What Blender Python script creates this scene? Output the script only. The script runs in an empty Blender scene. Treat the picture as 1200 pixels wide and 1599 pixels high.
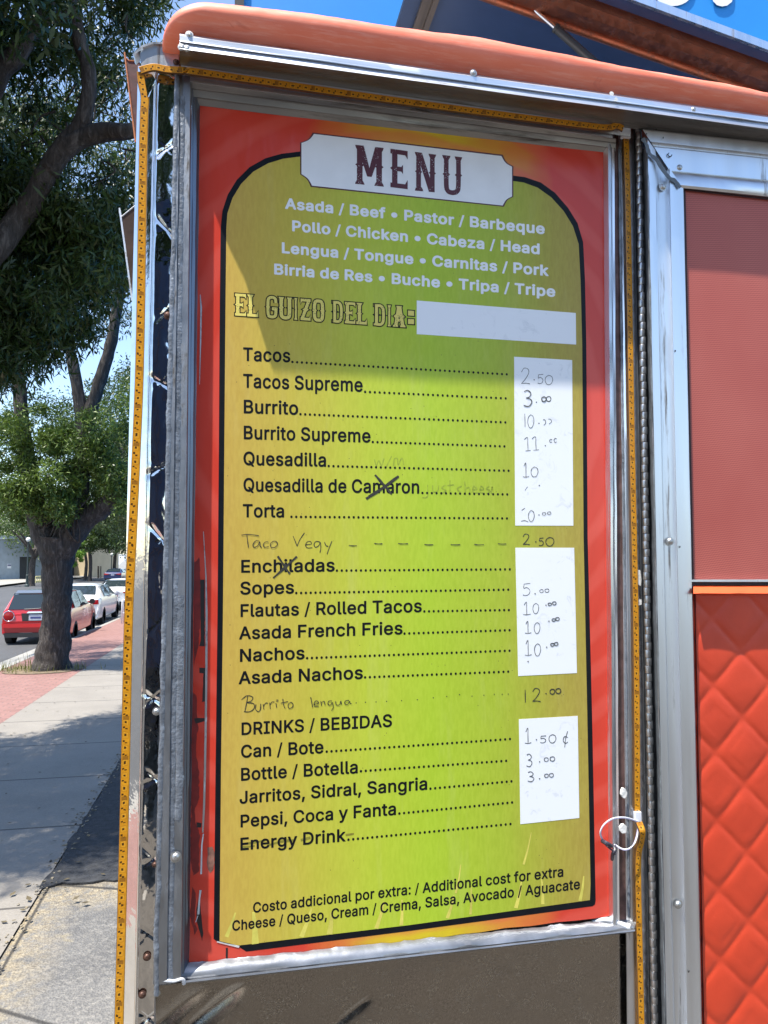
import bpy, bmesh, math, random
import numpy as np
from mathutils import Vector, Matrix, noise
R = math.radians
scene = bpy.context.scene
COL = scene.collection

# ------------------------------------------------------------------ camera
FPX = 1100.0                       # focal length in pixels of the 1200 x 1599 photograph
YAW, PITCH, ROLL = R(11.6955), R(3.2524), R(-0.0124)
CAM = Vector((0.0, -1.12, 1.9))
fwd = Vector((math.sin(YAW) * math.cos(PITCH), math.cos(YAW) * math.cos(PITCH), math.sin(PITCH)))
r0 = Vector((math.cos(YAW), -math.sin(YAW), 0)); u0 = r0.cross(fwd)
rgt = math.cos(ROLL) * r0 + math.sin(ROLL) * u0
upv = -math.sin(ROLL) * r0 + math.cos(ROLL) * u0
cd = bpy.data.cameras.new("camera"); co = bpy.data.objects.new("camera", cd); COL.objects.link(co)
cd.sensor_fit = 'VERTICAL'; cd.sensor_height = 36.0; cd.lens = FPX / 1599.0 * 36.0
cd.clip_start = 0.02; cd.clip_end = 3000
co.matrix_world = Matrix(((rgt.x, upv.x, -fwd.x, CAM.x), (rgt.y, upv.y, -fwd.y, CAM.y), (rgt.z, upv.z, -fwd.z, CAM.z), (0, 0, 0, 1)))
scene.camera = co

# ------------------------------------------------------------------ light
SUN = Vector((-0.32, -0.205, 1.0)).normalized()      # towards the sun
SUN_EL = math.asin(SUN.z); SUN_AZ = math.atan2(SUN.x, SUN.y)
w = bpy.data.worlds.new("World"); scene.world = w; w.use_nodes = True
nt = w.node_tree; nt.nodes.clear()
sky = nt.nodes.new("ShaderNodeTexSky"); sky.sky_type = 'NISHITA'; sky.sun_disc = False
sky.sun_elevation = SUN_EL; sky.sun_rotation = SUN_AZ
sky.air_density = 1.0; sky.dust_density = 0.6; sky.ozone_density = 1.5
bg = nt.nodes.new("ShaderNodeBackground"); bg.inputs[1].default_value = 0.15
wo = nt.nodes.new("ShaderNodeOutputWorld")
nt.links.new(sky.outputs[0], bg.inputs[0]); nt.links.new(bg.outputs[0], wo.inputs[0])
sd = bpy.data.lights.new("sun", 'SUN'); sd.energy = 4.7; sd.angle = R(0.6); sd.color = (1.0, 0.95, 0.86)
so = bpy.data.objects.new("sun", sd); COL.objects.link(so)
so.rotation_euler = (-SUN).to_track_quat('-Z', 'Y').to_euler(); so.location = (0, -3, 30)
scene.view_settings.view_transform = 'Standard'; scene.view_settings.look = 'None'
scene.view_settings.exposure = 1.12; scene.view_settings.gamma = 1.0
scene.cycles.use_denoising = True
scene.cycles.max_bounces = 8; scene.cycles.diffuse_bounces = 3; scene.cycles.glossy_bounces = 4
scene.cycles.transmission_bounces = 4; scene.cycles.transparent_max_bounces = 8
scene.cycles.sample_clamp_indirect = 6.0

# ------------------------------------------------------------------ geometry helpers
def ray(px, py):
    return fwd + rgt * ((px - 600.0) / FPX) - upv * ((py - 799.5) / FPX)
def F(px, py, Y=0.0):              # the point of the wall plane at depth Y seen at a photo pixel
    d = ray(px, py); return CAM + d * ((Y - CAM.y) / d.y)
def Dp(px, py, dist):              # the point at a given distance along the view axis
    return CAM + ray(px, py) * dist
def zg(y):                         # the street falls gently away from the truck
    return 0.0 if y < 0 else -0.0215 * y if y < 30 else -0.645 - 0.011 * (y - 30)
def G(px, py):
    d = ray(px, py); t = 0.5
    for i in range(4000):
        p = CAM + d * t
        if p.z <= zg(p.y): break
        t *= 1.003
    return p

class MB:
    def __init__(s): s.v = []; s.f = []; s.uv = []
    def add(s, vs, fs):
        n = len(s.v); s.v += [Vector(v) for v in vs]; s.f += [[i + n for i in f] for f in fs]
    def quad(s, a, b, c, d): s.add([a, b, c, d], [[0, 1, 2, 3]])
    def poly(s, pts): s.add(pts, [list(range(len(pts)))])
    def box(s, a, b):
        x0, y0, z0 = a; x1, y1, z1 = b
        s.add([(x0, y0, z0), (x1, y0, z0), (x1, y1, z0), (x0, y1, z0), (x0, y0, z1), (x1, y0, z1), (x1, y1, z1), (x0, y1, z1)],
              [[3, 2, 1, 0], [4, 5, 6, 7], [0, 1, 5, 4], [1, 2, 6, 5], [2, 3, 7, 6], [3, 0, 4, 7]])
    def prism(s, pts, ext):        # polygon pts swept by the vector ext, closed
        n = len(pts); ext = Vector(ext); P = [Vector(p) for p in pts]
        s.add(P + [p + ext for p in P], [list(range(n))[::-1], list(range(n, 2 * n))] + [[i, (i + 1) % n, n + (i + 1) % n, n + i] for i in range(n)])
    def grid(s, rows):             # rows of points
        m = len(rows[0]); vs = [p for r in rows for p in r]; fs = []
        for i in range(len(rows) - 1):
            for j in range(m - 1):
                a = i * m + j; fs.append([a, a + 1, a + m + 1, a + m])
        s.add(vs, fs)
    def tube(s, path, rad, n=8, cap=True, rough=0.0):
        path = [Vector(p) for p in path]; rows = []
        if not isinstance(rad, (list, tuple)): rad = [rad] * len(path)
        prev = None
        for i, p in enumerate(path):
            t = (path[min(i + 1, len(path) - 1)] - path[max(i - 1, 0)])
            if t.length < 1e-9: t = Vector((0, 0, 1))
            t.normalize()
            if prev is None:
                a = t.orthogonal().normalized()
            else:
                a = (prev - t * prev.dot(t)).normalized()
            prev = a; b = t.cross(a); row = []
            for k in range(n):
                an = 2 * math.pi * k / n; q = a * math.cos(an) + b * math.sin(an)
                rr = rad[i]
                if rough: rr *= 1 + rough * noise.noise((p + q * rad[i]) * 6.0)
                row.append(p + q * rr)
            rows.append(row)
        base = len(s.v)
        s.v += [v for r in rows for v in r]
        for i in range(len(rows) - 1):
            for k in range(n):
                s.f.append([base + i * n + k, base + i * n + (k + 1) % n, base + (i + 1) * n + (k + 1) % n, base + (i + 1) * n + k])
        if cap:
            s.f.append([base + k for k in range(n)][::-1]); s.f.append([base + (len(rows) - 1) * n + k for k in range(n)])
    def lathe(s, c, axis, prof, n=16):   # prof = (distance along axis, radius)
        axis = Vector(axis).normalized(); c = Vector(c)
        s.tube([c + axis * h for h, r in prof], [max(r, 1e-5) for h, r in prof], n)
    def disc(s, c, u, v, n=10):
        s.poly([c + u * math.cos(2 * math.pi * k / n) + v * math.sin(2 * math.pi * k / n) for k in range(n)])
    def ribbon(s, pts, wd, nrm):   # flat stroke lying on a plane with normal nrm
        pts = [Vector(p) for p in pts]; L = []; Rr = []
        for i, p in enumerate(pts):
            t = pts[min(i + 1, len(pts) - 1)] - pts[max(i - 1, 0)]
            if t.length < 1e-9: t = Vector((1, 0, 0))
            sdv = t.normalized().cross(nrm).normalized()
            ww = wd[i] if isinstance(wd, (list, tuple)) else wd
            L.append(p + sdv * ww / 2); Rr.append(p - sdv * ww / 2)
        s.grid([[a, b] for a, b in zip(L, Rr)])
    def build(s, name, mat, parent=None, smooth=False, label=None, sub=0, auto=None):
        me = bpy.data.meshes.new(name); off = wloc(parent) if parent else Vector((0, 0, 0))
        me.from_pydata([tuple(v - off) for v in s.v], [], s.f); me.update()
        if s.uv:
            ul = me.uv_layers.new(name="UVMap")
            for lp in me.loops: ul.data[lp.index].uv = s.uv[lp.vertex_index]
        o = bpy.data.objects.new(name, me); COL.objects.link(o)
        me.materials.append(mat)
        if parent: o.parent = parent
        bm = bmesh.new(); bm.from_mesh(me); bmesh.ops.recalc_face_normals(bm, faces=bm.faces) if auto is None else None
        bm.to_mesh(me); bm.free()
        if smooth:
            for p in me.polygons: p.use_smooth = True
        if smooth == 'angle':
            me.set_sharp_from_angle(angle=R(38))
        if sub:
            m = o.modifiers.new("sub", 'SUBSURF'); m.levels = sub; m.render_levels = sub
        if label: o['label'] = label
        return o
def wloc(o):
    l = Vector((0, 0, 0))
    while o: l += Vector(o.location); o = o.parent
    return l
def thing(name, label, cat, loc=(0, 0, 0), group=None):
    o = bpy.data.objects.new(name, None); COL.objects.link(o); o.location = loc; o.empty_display_size = 0.1
    tag(o, label, cat, group); return o
def tag(o, label=None, cat=None, group=None, kind=None):
    if label: o['label'] = label
    if cat: o['category'] = cat
    if group: o['group'] = group
    if kind: o['kind'] = kind
    return o
def catmull(pts, n=6):
    out = []; P = [Vector(p) for p in pts]
    for i in range(len(P) - 1):
        a = P[max(i - 1, 0)]; b = P[i]; c = P[i + 1]; d = P[min(i + 2, len(P) - 1)]
        for k in range(n):
            t = k / n
            out.append(0.5 * ((2 * b) + (c - a) * t + (2 * a - 5 * b + 4 * c - d) * t * t + (3 * b - a - 3 * c + d) * t ** 3))
    out.append(P[-1]); return out

# ------------------------------------------------------------------ materials
class NT:
    def __init__(s, name):
        s.m = bpy.data.materials.new(name); s.m.use_nodes = True; s.t = s.m.node_tree; s.t.nodes.clear()
        s.out = s.n("ShaderNodeOutputMaterial"); s.b = s.n("ShaderNodeBsdfPrincipled"); s.l(s.b.outputs[0], s.out.inputs[0])
    def n(s, k, **kw):
        x = s.t.nodes.new(k)
        for a, v in kw.items(): setattr(x, a, v)
        return x
    def l(s, a, b): s.t.links.new(a, b)
    def set(s, x, i, v):
        if isinstance(v, bpy.types.NodeSocket): s.l(v, x.inputs[i])
        elif v is not None: x.inputs[i].default_value = v
    def math(s, op, a, b=None, c=None, clamp=False):
        x = s.n("ShaderNodeMath", operation=op); x.use_clamp = clamp
        s.set(x, 0, a); s.set(x, 1, b); s.set(x, 2, c); return x.outputs[0]
    def coord(s, k='Object'): return s.n("ShaderNodeTexCoord").outputs[k]
    def pos(s): return s.n("ShaderNodeNewGeometry").outputs['Position']
    def sep(s, v): return s.n("ShaderNodeSeparateXYZ"), v
    def xyz(s, v):
        x = s.n("ShaderNodeSeparateXYZ"); s.l(v, x.inputs[0]); return x.outputs
    def comb(s, a, b, c):
        x = s.n("ShaderNodeCombineXYZ"); s.set(x, 0, a); s.set(x, 1, b); s.set(x, 2, c); return x.outputs[0]
    def noise(s, v, scale, detail=3.0, rough=0.55, dist=0.0):
        x = s.n("ShaderNodeTexNoise"); s.l(v, x.inputs['Vector']); x.inputs['Scale'].default_value = scale
        x.inputs['Detail'].default_value = detail; x.inputs['Roughness'].default_value = rough; x.inputs['Distortion'].default_value = dist
        return x.outputs['Fac']
    def voro(s, v, scale, feature='F1'):
        x = s.n("ShaderNodeTexVoronoi", feature=feature); s.l(v, x.inputs['Vector']); x.inputs['Scale'].default_value = scale; return x.outputs
    def vmul(s, v, k):
        x = s.n("ShaderNodeVectorMath", operation='MULTIPLY'); s.l(v, x.inputs[0]); x.inputs[1].default_value = k; return x.outputs[0]
    def ramp(s, f, stops, interp='LINEAR'):
        x = s.n("ShaderNodeValToRGB"); e = x.color_ramp.elements; x.color_ramp.interpolation = interp
        while len(e) < len(stops): e.new(0.5)
        for el, (p, c) in zip(e, stops): el.position = p; el.color = (*c, 1) if len(c) == 3 else c
        s.l(f, x.inputs[0]); return x.outputs[0]
    def mix(s, f, a, b, mode='MIX'):
        x = s.n("ShaderNodeMix", data_type='RGBA', blend_type=mode)
        s.set(x, 0, f)
        for i, v in ((6, a), (7, b)):
            if isinstance(v, bpy.types.NodeSocket): s.l(v, x.inputs[i])
            else: x.inputs[i].default_value = (*v, 1)
        return x.outputs[2]
    def bump(s, h, strength=0.3, dist=0.01):
        x = s.n("ShaderNodeBump"); x.inputs['Strength'].default_value = strength; x.inputs['Distance'].default_value = dist
        s.l(h, x.inputs['Height']); s.l(x.outputs[0], s.b.inputs['Normal'])
    def bsdf(s, color=None, rough=None, metal=None, spec=None, **kw):
        if color is not None:
            if isinstance(color, bpy.types.NodeSocket): s.l(color, s.b.inputs['Base Color'])
            else: s.b.inputs['Base Color'].default_value = (*color, 1)
        s.set(s.b, 'Roughness', rough); s.set(s.b, 'Metallic', metal); s.set(s.b, 'Specular IOR Level', spec)
        for k, v in kw.items(): s.set(s.b, k.replace('_', ' '), v)
        return s.m

def plain(name, c, rough=0.5, metal=0.0, var=0.12, scale=30.0, bump=0.0, spec=0.5, bscale=None, bdist=0.002):
    t = NT(name); p = t.pos(); f = t.noise(p, scale, 4)
    lo = tuple(x * (1 - var) for x in c); hi = tuple(min(1, x * (1 + var)) for x in c)
    m = t.bsdf(t.ramp(f, [(0.3, lo), (0.7, hi)]), rough, metal, spec)
    if bump: t.bump(t.noise(p, bscale or scale, 3), bump, bdist)
    return m

def metal(name, c, r0_, r1_, scale, wave=0.15, wdist=0.004, stretch=(1, 1, 1), wscale=9.0, dirt=0.0, dirtc=(0.08, 0.07, 0.06)):
    t = NT(name); p = t.vmul(t.pos(), stretch)
    rg = t.noise(p, scale, 5, 0.6)
    rr = t.ramp(rg, [(0.3, (r0_,) * 3), (0.7, (r1_,) * 3)])
    col = t.ramp(t.noise(p, scale * 0.5, 4), [(0.3, tuple(x * 0.88 for x in c)), (0.7, c)])
    mt = 1.0
    if dirt:
        dm = t.ramp(t.noise(p, 60, 6, 0.7), [(0.62 - dirt * 0.3, (0, 0, 0)), (0.7, (1, 1, 1))])
        col = t.mix(dm, col, dirtc); mt = t.math('SUBTRACT', 1.0, t.math('MULTIPLY', dm, 0.8))
    t.bump(t.noise(t.pos(), wscale, 3), wave, wdist)
    return t.bsdf(col, rr, mt)

M = {}
M['alum'] = metal('brushed_aluminium', (0.78, 0.80, 0.84), 0.22, 0.38, 40, 0.1, 0.002, (1, 1, 0.06), dirt=0.12)
M['alum_door'] = metal('door_aluminium', (0.74, 0.77, 0.81), 0.32, 0.44, 60, 0.05, 0.001, (1, 1, 0.05), dirt=0.05)
M['alum_dull'] = metal('weathered_aluminium', (0.62, 0.63, 0.65), 0.35, 0.6, 60, 0.3, 0.002, (1, 1, 0.4), wscale=60, dirt=0.3)
M['gutter'] = metal('gutter_aluminium', (0.66, 0.70, 0.77), 0.38, 0.52, 50, 0.1, 0.002, (0.08, 1, 1), dirt=0.1)
M['alum_dark'] = metal('shade_toned_metal', (0.36, 0.35, 0.34), 0.3, 0.5, 40, 0.2, 0.002, (0.1, 1, 1), dirt=0.4, dirtc=(0.05, 0.045, 0.04))  # darker metal: the shade under the gutter is put into its colour
M['chrome'] = metal('polished_stainless', (0.80, 0.79, 0.77), 0.03, 0.09, 50, 0.22, 0.0035, (1, 1, 1), wscale=30)
M['rustic'] = metal('brown_steel', (0.30, 0.10, 0.055), 0.4, 0.6, 40, 0.25, 0.002, dirt=0.4, dirtc=(0.07, 0.03, 0.02))
M['redbrown'] = plain('red_brown_paint', (0.07, 0.012, 0.009), 0.5, 0, 0.35, 60, 0.2)
M['darkplate'] = plain('dark_brown_plate', (0.06, 0.035, 0.025), 0.4, 0.3, 0.3, 40)
M['rubber'] = plain('black_rubber', (0.012, 0.012, 0.013), 0.55, 0, 0.3, 40)
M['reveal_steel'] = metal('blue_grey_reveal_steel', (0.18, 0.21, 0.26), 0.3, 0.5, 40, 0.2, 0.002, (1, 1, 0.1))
M['pale_rail'] = plain('pale_weathered_rail', (0.25, 0.26, 0.28), 0.32, 0.65, 0.3, 18, 0.25, bscale=40)
M['sealant_pale'] = plain('pale_sealant', (0.55, 0.56, 0.58), 0.5, 0.1, 0.2, 120, 0.4, bscale=160)
M['jamb'] = metal('dull_grey_jamb', (0.36, 0.38, 0.41), 0.36, 0.55, 60, 0.25, 0.002, (1, 1, 0.3), wscale=50, dirt=0.25)
M['hatch_grey'] = plain('grey_brown_hatch_rail', (0.11, 0.085, 0.07), 0.45, 0.5, 0.25, 8)
M['hinge'] = metal('dark_steel_hinge', (0.45, 0.45, 0.46), 0.3, 0.45, 80, 0.1, 0.001, dirt=0.15)
M['gapdark'] = plain('dark_gap', (0.03, 0.035, 0.045), 0.6, 0, 0.3, 40)
M['sealant'] = plain('grey_sealant', (0.17, 0.19, 0.22), 0.42, 0.3, 0.4, 60, 0.6, bscale=220)
M['white_sealant'] = plain('white_sealant', (0.70, 0.69, 0.66), 0.6, 0, 0.12, 80, 0.4, bscale=140)
M['screw'] = metal('screw_steel', (0.5, 0.5, 0.49), 0.4, 0.55, 200, 0.1, 0.001)
M['rivetdark'] = plain('rusty_screw', (0.10, 0.05, 0.035), 0.5, 0.5, 0.4, 300)
M['black_ink'] = plain('black_print', (0.006, 0.007, 0.010), 0.42, 0, 0.2, 60, spec=0.18)
M['marker'] = plain('black_marker', (0.03, 0.028, 0.022), 0.5, 0, 0.5, 260)
M['pencil'] = plain('grey_marker', (0.085, 0.09, 0.09), 0.6, 0, 0.7, 300)
M['ghost'] = plain('faded_marker', (0.29, 0.37, 0.03), 0.6, 0, 0.3, 200)
M['smudge'] = plain('smudged_marker', (0.22, 0.20, 0.02), 0.6, 0, 0.3, 200)
M['streak'] = plain('pale_print_streak', (0.60, 0.54, 0.10), 0.4, 0, 0.2, 40)
M['white_print'] = plain('white_print', (0.80, 0.81, 0.83), 0.4, 0, 0.04, 25)
t = NT('white_board_sticker'); p = t.pos()
sm_ = t.math('MULTIPLY', t.ramp(t.noise(p, 38, 4, 0.7, 1.0), [(0.58, (0, 0, 0)), (0.72, (0.5, 0.5, 0.5))]), t.ramp(t.noise(p, 9, 2), [(0.4, (0, 0, 0)), (0.6, (1, 1, 1))]))
t.bump(t.noise(p, 25, 2), 0.12, 0.001); M['sticker'] = t.bsdf(t.mix(sm_, (0.80, 0.82, 0.85), (0.42, 0.45, 0.50)), 0.3)
M['maroon'] = None
t = NT('distressed_maroon_print')
vv = t.voro(t.pos(), 420)['Distance']
msk = t.math('MULTIPLY', t.ramp(vv, [(0.16, (1, 1, 1)), (0.22, (0, 0, 0))]), t.ramp(t.noise(t.pos(), 45, 2), [(0.50, (0, 0, 0)), (0.58, (1, 1, 1))]))
M['maroon'] = t.bsdf(t.mix(msk, (0.085, 0.010, 0.018), (0.78, 0.79, 0.80)), 0.42)
t = NT('distressed_cream_print')
vv = t.voro(t.pos(), 420)['Distance']
msk = t.math('MULTIPLY', t.ramp(vv, [(0.20, (1, 1, 1)), (0.28, (0, 0, 0))]), t.ramp(t.noise(t.pos(), 60, 2), [(0.46, (0, 0, 0)), (0.56, (1, 1, 1))]))
M['cream'] = t.bsdf(t.mix(msk, (0.72, 0.60, 0.13), (0.03, 0.03, 0.02)), 0.42)
M['maroon_line'] = plain('maroon_line', (0.075, 0.012, 0.02), 0.42)
# red vinyl with the orange and yellow glow printed in the middle of its border
t = NT('red_flame_vinyl'); p = t.pos(); x = t.xyz(p)
n1 = t.math('MULTIPLY', t.math('SUBTRACT', t.noise(p, 7, 3), 0.5), 0.18)
gx = t.math('ADD', t.math('ABSOLUTE', t.math('SUBTRACT', x[0], 0.305)), n1)
col = t.ramp(gx, [(0.02, (0.62, 0.46, 0.02)), (0.075, (0.60, 0.36, 0.03)), (0.14, (0.62, 0.20, 0.04)), (0.22, (0.60, 0.052, 0.030))])
w1 = t.n("ShaderNodeTexWave", wave_type='RINGS', rings_direction='SPHERICAL'); t.l(t.n("ShaderNodeMapping").outputs[0], w1.inputs[0])
mp = [n for n in t.t.nodes if n.type == 'MAPPING'][0]; t.l(p, mp.inputs[0]); mp.inputs['Location'].default_value = (-0.28, 0, -2.15)
w1.inputs['Scale'].default_value = 5.5; w1.inputs['Distortion'].default_value = 2.2; w1.inputs['Detail Scale'].default_value = 1.2
sw = t.ramp(w1.outputs['Fac'], [(0.45, (0, 0, 0)), (0.9, (0.5, 0.5, 0.5))])
col = t.mix(sw, col, (0.68, 0.10, 0.07))  # paler rings paint the gloss of wrinkled vinyl into the red
t.bump(t.noise(t.vmul(p, (1, 1, 0.35)), 16, 3), 0.4, 0.005)
M['vinyl'] = t.bsdf(col, 0.24, 0, 0.4)
# green and gold panel
t = NT('gold_green_panel_print'); p = t.pos(); x = t.xyz(p)
n1 = t.math('MULTIPLY', t.math('SUBTRACT', t.noise(t.vmul(p, (6, 1, 0.5)), 6, 3), 0.5), 0.035)
gx = t.math('ADD', t.math('MULTIPLY', t.math('SUBTRACT', x[0], -0.03), 1.0 / 0.635), n1)
col = t.ramp(gx, [(0.0, (0.56, 0.35, 0.075)), (0.16, (0.53, 0.42, 0.06)), (0.36, (0.46, 0.54, 0.042)), (0.52, (0.385, 0.54, 0.030)), (0.70, (0.36, 0.46, 0.034)), (0.86, (0.38, 0.32, 0.05)), (1.0, (0.38, 0.26, 0.065))])
fine = t.noise(t.vmul(p, (1, 1, 0.25)), 300, 2)
col = t.mix(0.10, col, t.ramp(fine, [(0.35, (0.2, 0.2, 0.01)), (0.65, (0.6, 0.6, 0.1))]))
t.bump(t.noise(p, 14, 2), 0.10, 0.003)
st_ = t.ramp(t.noise(t.vmul(p, (1, 1, 0.12)), 26, 5, 0.7), [(0.55, (0, 0, 0)), (0.75, (0.14, 0.14, 0.14))]); col = t.mix(st_, col, (0.62, 0.58, 0.30))
sp_ = t.voro(p, 75)['Distance']; col = t.mix(t.math('MULTIPLY', t.math('LESS_THAN', sp_, 0.05), t.math('GREATER_THAN', t.noise(p, 9, 2), 0.55)), col, (0.10, 0.09, 0.03))
M['panel'] = t.bsdf(col, t.ramp(t.noise(p, 12, 4), [(0.3, (0.30,) * 3), (0.7, (0.45,) * 3)]), 0, 0.3)
# orange padded roof edge
t = NT('faded_orange_red_roof_paint'); p = t.pos()
f = t.noise(t.vmul(p, (2.0, 6, 6)), 5, 5, 0.6); f2 = t.noise(t.vmul(p, (3, 30, 30)), 6, 5, 0.7)
col = t.mix(t.ramp(f2, [(0.5, (0, 0, 0)), (0.72, (0.5, 0.5, 0.5))]), t.ramp(f, [(0.3, (0.80, 0.185, 0.10)), (0.7, (0.86, 0.24, 0.14))]), (0.90, 0.44, 0.34))
f3 = t.ramp(t.noise(t.vmul(p, (1, 1, 2.2)), 24, 6, 0.75, 0.8), [(0.62, (0, 0, 0)), (0.70, (0.45, 0.45, 0.45))]); col = t.mix(f3, col, (0.60, 0.12, 0.07))
t.bump(t.noise(t.vmul(p, (0.6, 1, 1)), 12, 3), 0.35, 0.006)
M['roof_red'] = t.bsdf(col, 0.5)
# quilted red leatherette-look metal
t = NT('red_quilted_panel_paint'); p = t.pos()
t.bump(t.noise(p, 300, 2), 0.12, 0.001)
M['quilt'] = t.bsdf(t.ramp(t.noise(p, 18, 4), [(0.3, (0.54, 0.044, 0.013)), (0.7, (0.62, 0.055, 0.017))]), 0.48)
# red screen mesh
t = NT('red_screen_mesh'); p = t.pos(); x = t.xyz(p)
PITCHM = 0.0031
ax = t.math('SINE', t.math('MULTIPLY', t.math('ADD', x[0], t.math('MULTIPLY', x[2], 0.5)), 2 * math.pi / PITCHM))
az = t.math('SINE', t.math('MULTIPLY', t.math('SUBTRACT', t.math('MULTIPLY', x[2], 0.87), t.math('MULTIPLY', x[0], 0.10)), 2 * math.pi / PITCHM))
hh = t.math('MULTIPLY', t.math('ADD', t.math('MULTIPLY', t.math('ADD', ax, 1.0), 0.5), t.math('MULTIPLY', t.math('ADD', az, 1.0), 0.5)), 0.5)
big = t.noise(p, 5, 3)
c1 = t.ramp(big, [(0.3, (0.42, 0.085, 0.062)), (0.7, (0.51, 0.135, 0.10))])
col = t.mix(t.ramp(hh, [(0.15, (0, 0, 0)), (0.75, (1, 1, 1))]), (0.30, 0.055, 0.045), c1)
M['screen'] = t.bsdf(col, 0.55)
# engine-turned stainless kick panel
t = NT('swirled_stainless'); p = t.pos()
vo = t.n("ShaderNodeTexVoronoi", feature='F1'); t.l(t.vmul(p, (1, 1, 1)), vo.inputs['Vector']); vo.inputs['Scale'].default_value = 15.0
rad = t.n("ShaderNodeVectorMath", operation='SUBTRACT'); t.l(p, rad.inputs[0]); t.l(vo.outputs['Position'], rad.inputs[1])
rx = t.xyz(rad.outputs[0]); ang = t.math('ARCTAN2', rx[0], rx[2])
sv = t.comb(t.math('MULTIPLY', ang, 9.0), t.math('MULTIPLY', vo.outputs['Distance'], 6.0), 0.0)
st = t.noise(sv, 3.0, 5, 0.7)
fl = t.noise(t.vmul(p, (1, 1, 1)), 18, 6, 0.75, 1.5)
flm = t.ramp(fl, [(0.50, (0, 0, 0)), (0.58, (1, 1, 1))])
stm = t.ramp(st, [(0.54, (0, 0, 0)), (0.64, (1, 1, 1))])
fk = t.math('MULTIPLY', flm, stm)
fk = t.math('MULTIPLY', fk, 1.0, clamp=True)
col = t.mix(fk, t.ramp(st, [(0.3, (0.17, 0.155, 0.135)), (0.7, (0.50, 0.46, 0.41))]), (0.34, 0.25, 0.13))  # flecks: gold glints of the swirls painted as matte tan
t.bump(t.math('ADD', t.math('MULTIPLY', t.noise(p, 7, 2), 3.0), t.math('MULTIPLY', st, 0.2)), 0.16, 0.005)
M['kick'] = t.bsdf(col, t.ramp(st, [(0.3, (0.07,) * 3), (0.7, (0.24,) * 3)]), t.math('SUBTRACT', 1.0, fk))
# tinted hatch pane
t = NT('dark_blue_tinted_sheet'); p = t.pos()
M['pane'] = t.bsdf(t.ramp(t.noise(p, 12, 5, 0.7), [(0.3, (0.018, 0.034, 0.085)), (0.7, (0.026, 0.046, 0.11))]), 0.3, 0, 0.6)
# amber LED strip : UV x across, UV y = metres along
t = NT('amber_led_strip'); uv = t.xyz(t.coord('UV'))
def band(v, c, hw): return t.math('LESS_THAN', t.math('ABSOLUTE', t.math('SUBTRACT', v, c)), hw)
uvj = t.math('ADD', uv[1], t.math('MULTIPLY', t.math('SUBTRACT', t.noise(t.pos(), 60, 2), 0.5), 0.009))
fr = t.math('FRACT', t.math('MULTIPLY', uvj, 1 / 0.0185))
fr3 = t.math('FRACT', t.math('MULTIPLY', uv[1], 1 / 0.0555))
chip = t.math('MULTIPLY', band(fr, 0.5, 0.20), band(uv[0], 0.52, 0.27))
dot = t.math('MULTIPLY', band(fr, 0.5, 0.09), band(uv[0], 0.55, 0.12))
res = t.math('MULTIPLY', band(fr, 0.0, 0.10), band(uv[0], 0.45, 0.13))
res2 = t.math('MULTIPLY', band(fr, 0.93, 0.07), band(uv[0], 0.72, 0.12))
pad = t.math('MULTIPLY', band(fr3, 0.06, 0.05), band(uv[0], 0.5, 0.34))
nz = t.noise(t.pos(), 90, 3)
base = t.ramp(nz, [(0.3, (0.50, 0.205, 0.008)), (0.7, (0.66, 0.29, 0.012))])
col = t.mix(chip, base, (0.63, 0.29, 0.018))
ring = t.math('SUBTRACT', t.math('MULTIPLY', band(fr, 0.5, 0.24), band(uv[0], 0.52, 0.33)), chip, clamp=True)
col = t.mix(t.math('MULTIPLY', ring, 0.42), col, (0.22, 0.085, 0.006))
col = t.mix(t.math('MAXIMUM', dot, t.math('MAXIMUM', res, res2)), col, (0.06, 0.025, 0.004))
col = t.mix(t.math('MULTIPLY', pad, 0.8), col, (0.22, 0.09, 0.01))
col = t.mix(t.math('GREATER_THAN', uv[0], 0.93), col, (0.09, 0.04, 0.01))
M['led'] = t.bsdf(col, 0.3)
# ground materials
t = NT('lot_asphalt'); p = t.pos()
v1 = t.voro(p, 90)['Distance']; n1 = t.noise(p, 1.2, 5, 0.6); n2 = t.noise(p, 40, 4, 0.7)
c = t.ramp(n1, [(0.3, (0.085, 0.083, 0.081)), (0.7, (0.16, 0.155, 0.147))])
c = t.mix(t.ramp(n2, [(0.45, (0, 0, 0)), (0.7, (0.55, 0.55, 0.55))]), c, (0.30, 0.28, 0.25))
sand = t.ramp(t.noise(p, 2.3, 5, 0.65), [(0.60, (0, 0, 0)), (0.70, (0.8, 0.8, 0.8))])
c = t.mix(sand, c, (0.33, 0.27, 0.15)); xs_ = t.xyz(p)
eb = t.math('SUBTRACT', 1.0, t.math('MULTIPLY', t.math('ADD', xs_[0], 1.10), 3.2), clamp=True); eb2 = t.math('SUBTRACT', 1.0, t.math('MULTIPLY', t.math('ABSOLUTE', t.math('SUBTRACT', xs_[1], 3.34)), 3.6), clamp=True)
em = t.math('MULTIPLY', t.math('MAXIMUM', eb, eb2), t.ramp(t.noise(p, 16, 6, 0.75), [(0.38, (0, 0, 0)), (0.55, (1, 1, 1))]))
c = t.mix(em, c, t.ramp(t.noise(p, 60, 4, 0.7), [(0.35, (0.16, 0.12, 0.07)), (0.65, (0.40, 0.34, 0.23))]))
dk = t.ramp(t.noise(p, 4.5, 6, 0.7, 1.0), [(0.52, (0, 0, 0)), (0.66, (0.6, 0.6, 0.6))]); c = t.mix(dk, c, (0.075, 0.075, 0.078))
ck = t.voro(t.vmul(p, (1.3, 0.7, 1)), 1.1, 'DISTANCE_TO_EDGE')['Distance']
c = t.mix(t.ramp(ck, [(0.004, (0.9, 0.9, 0.9)), (0.012, (0, 0, 0))]), c, (0.03, 0.028, 0.026))
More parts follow.
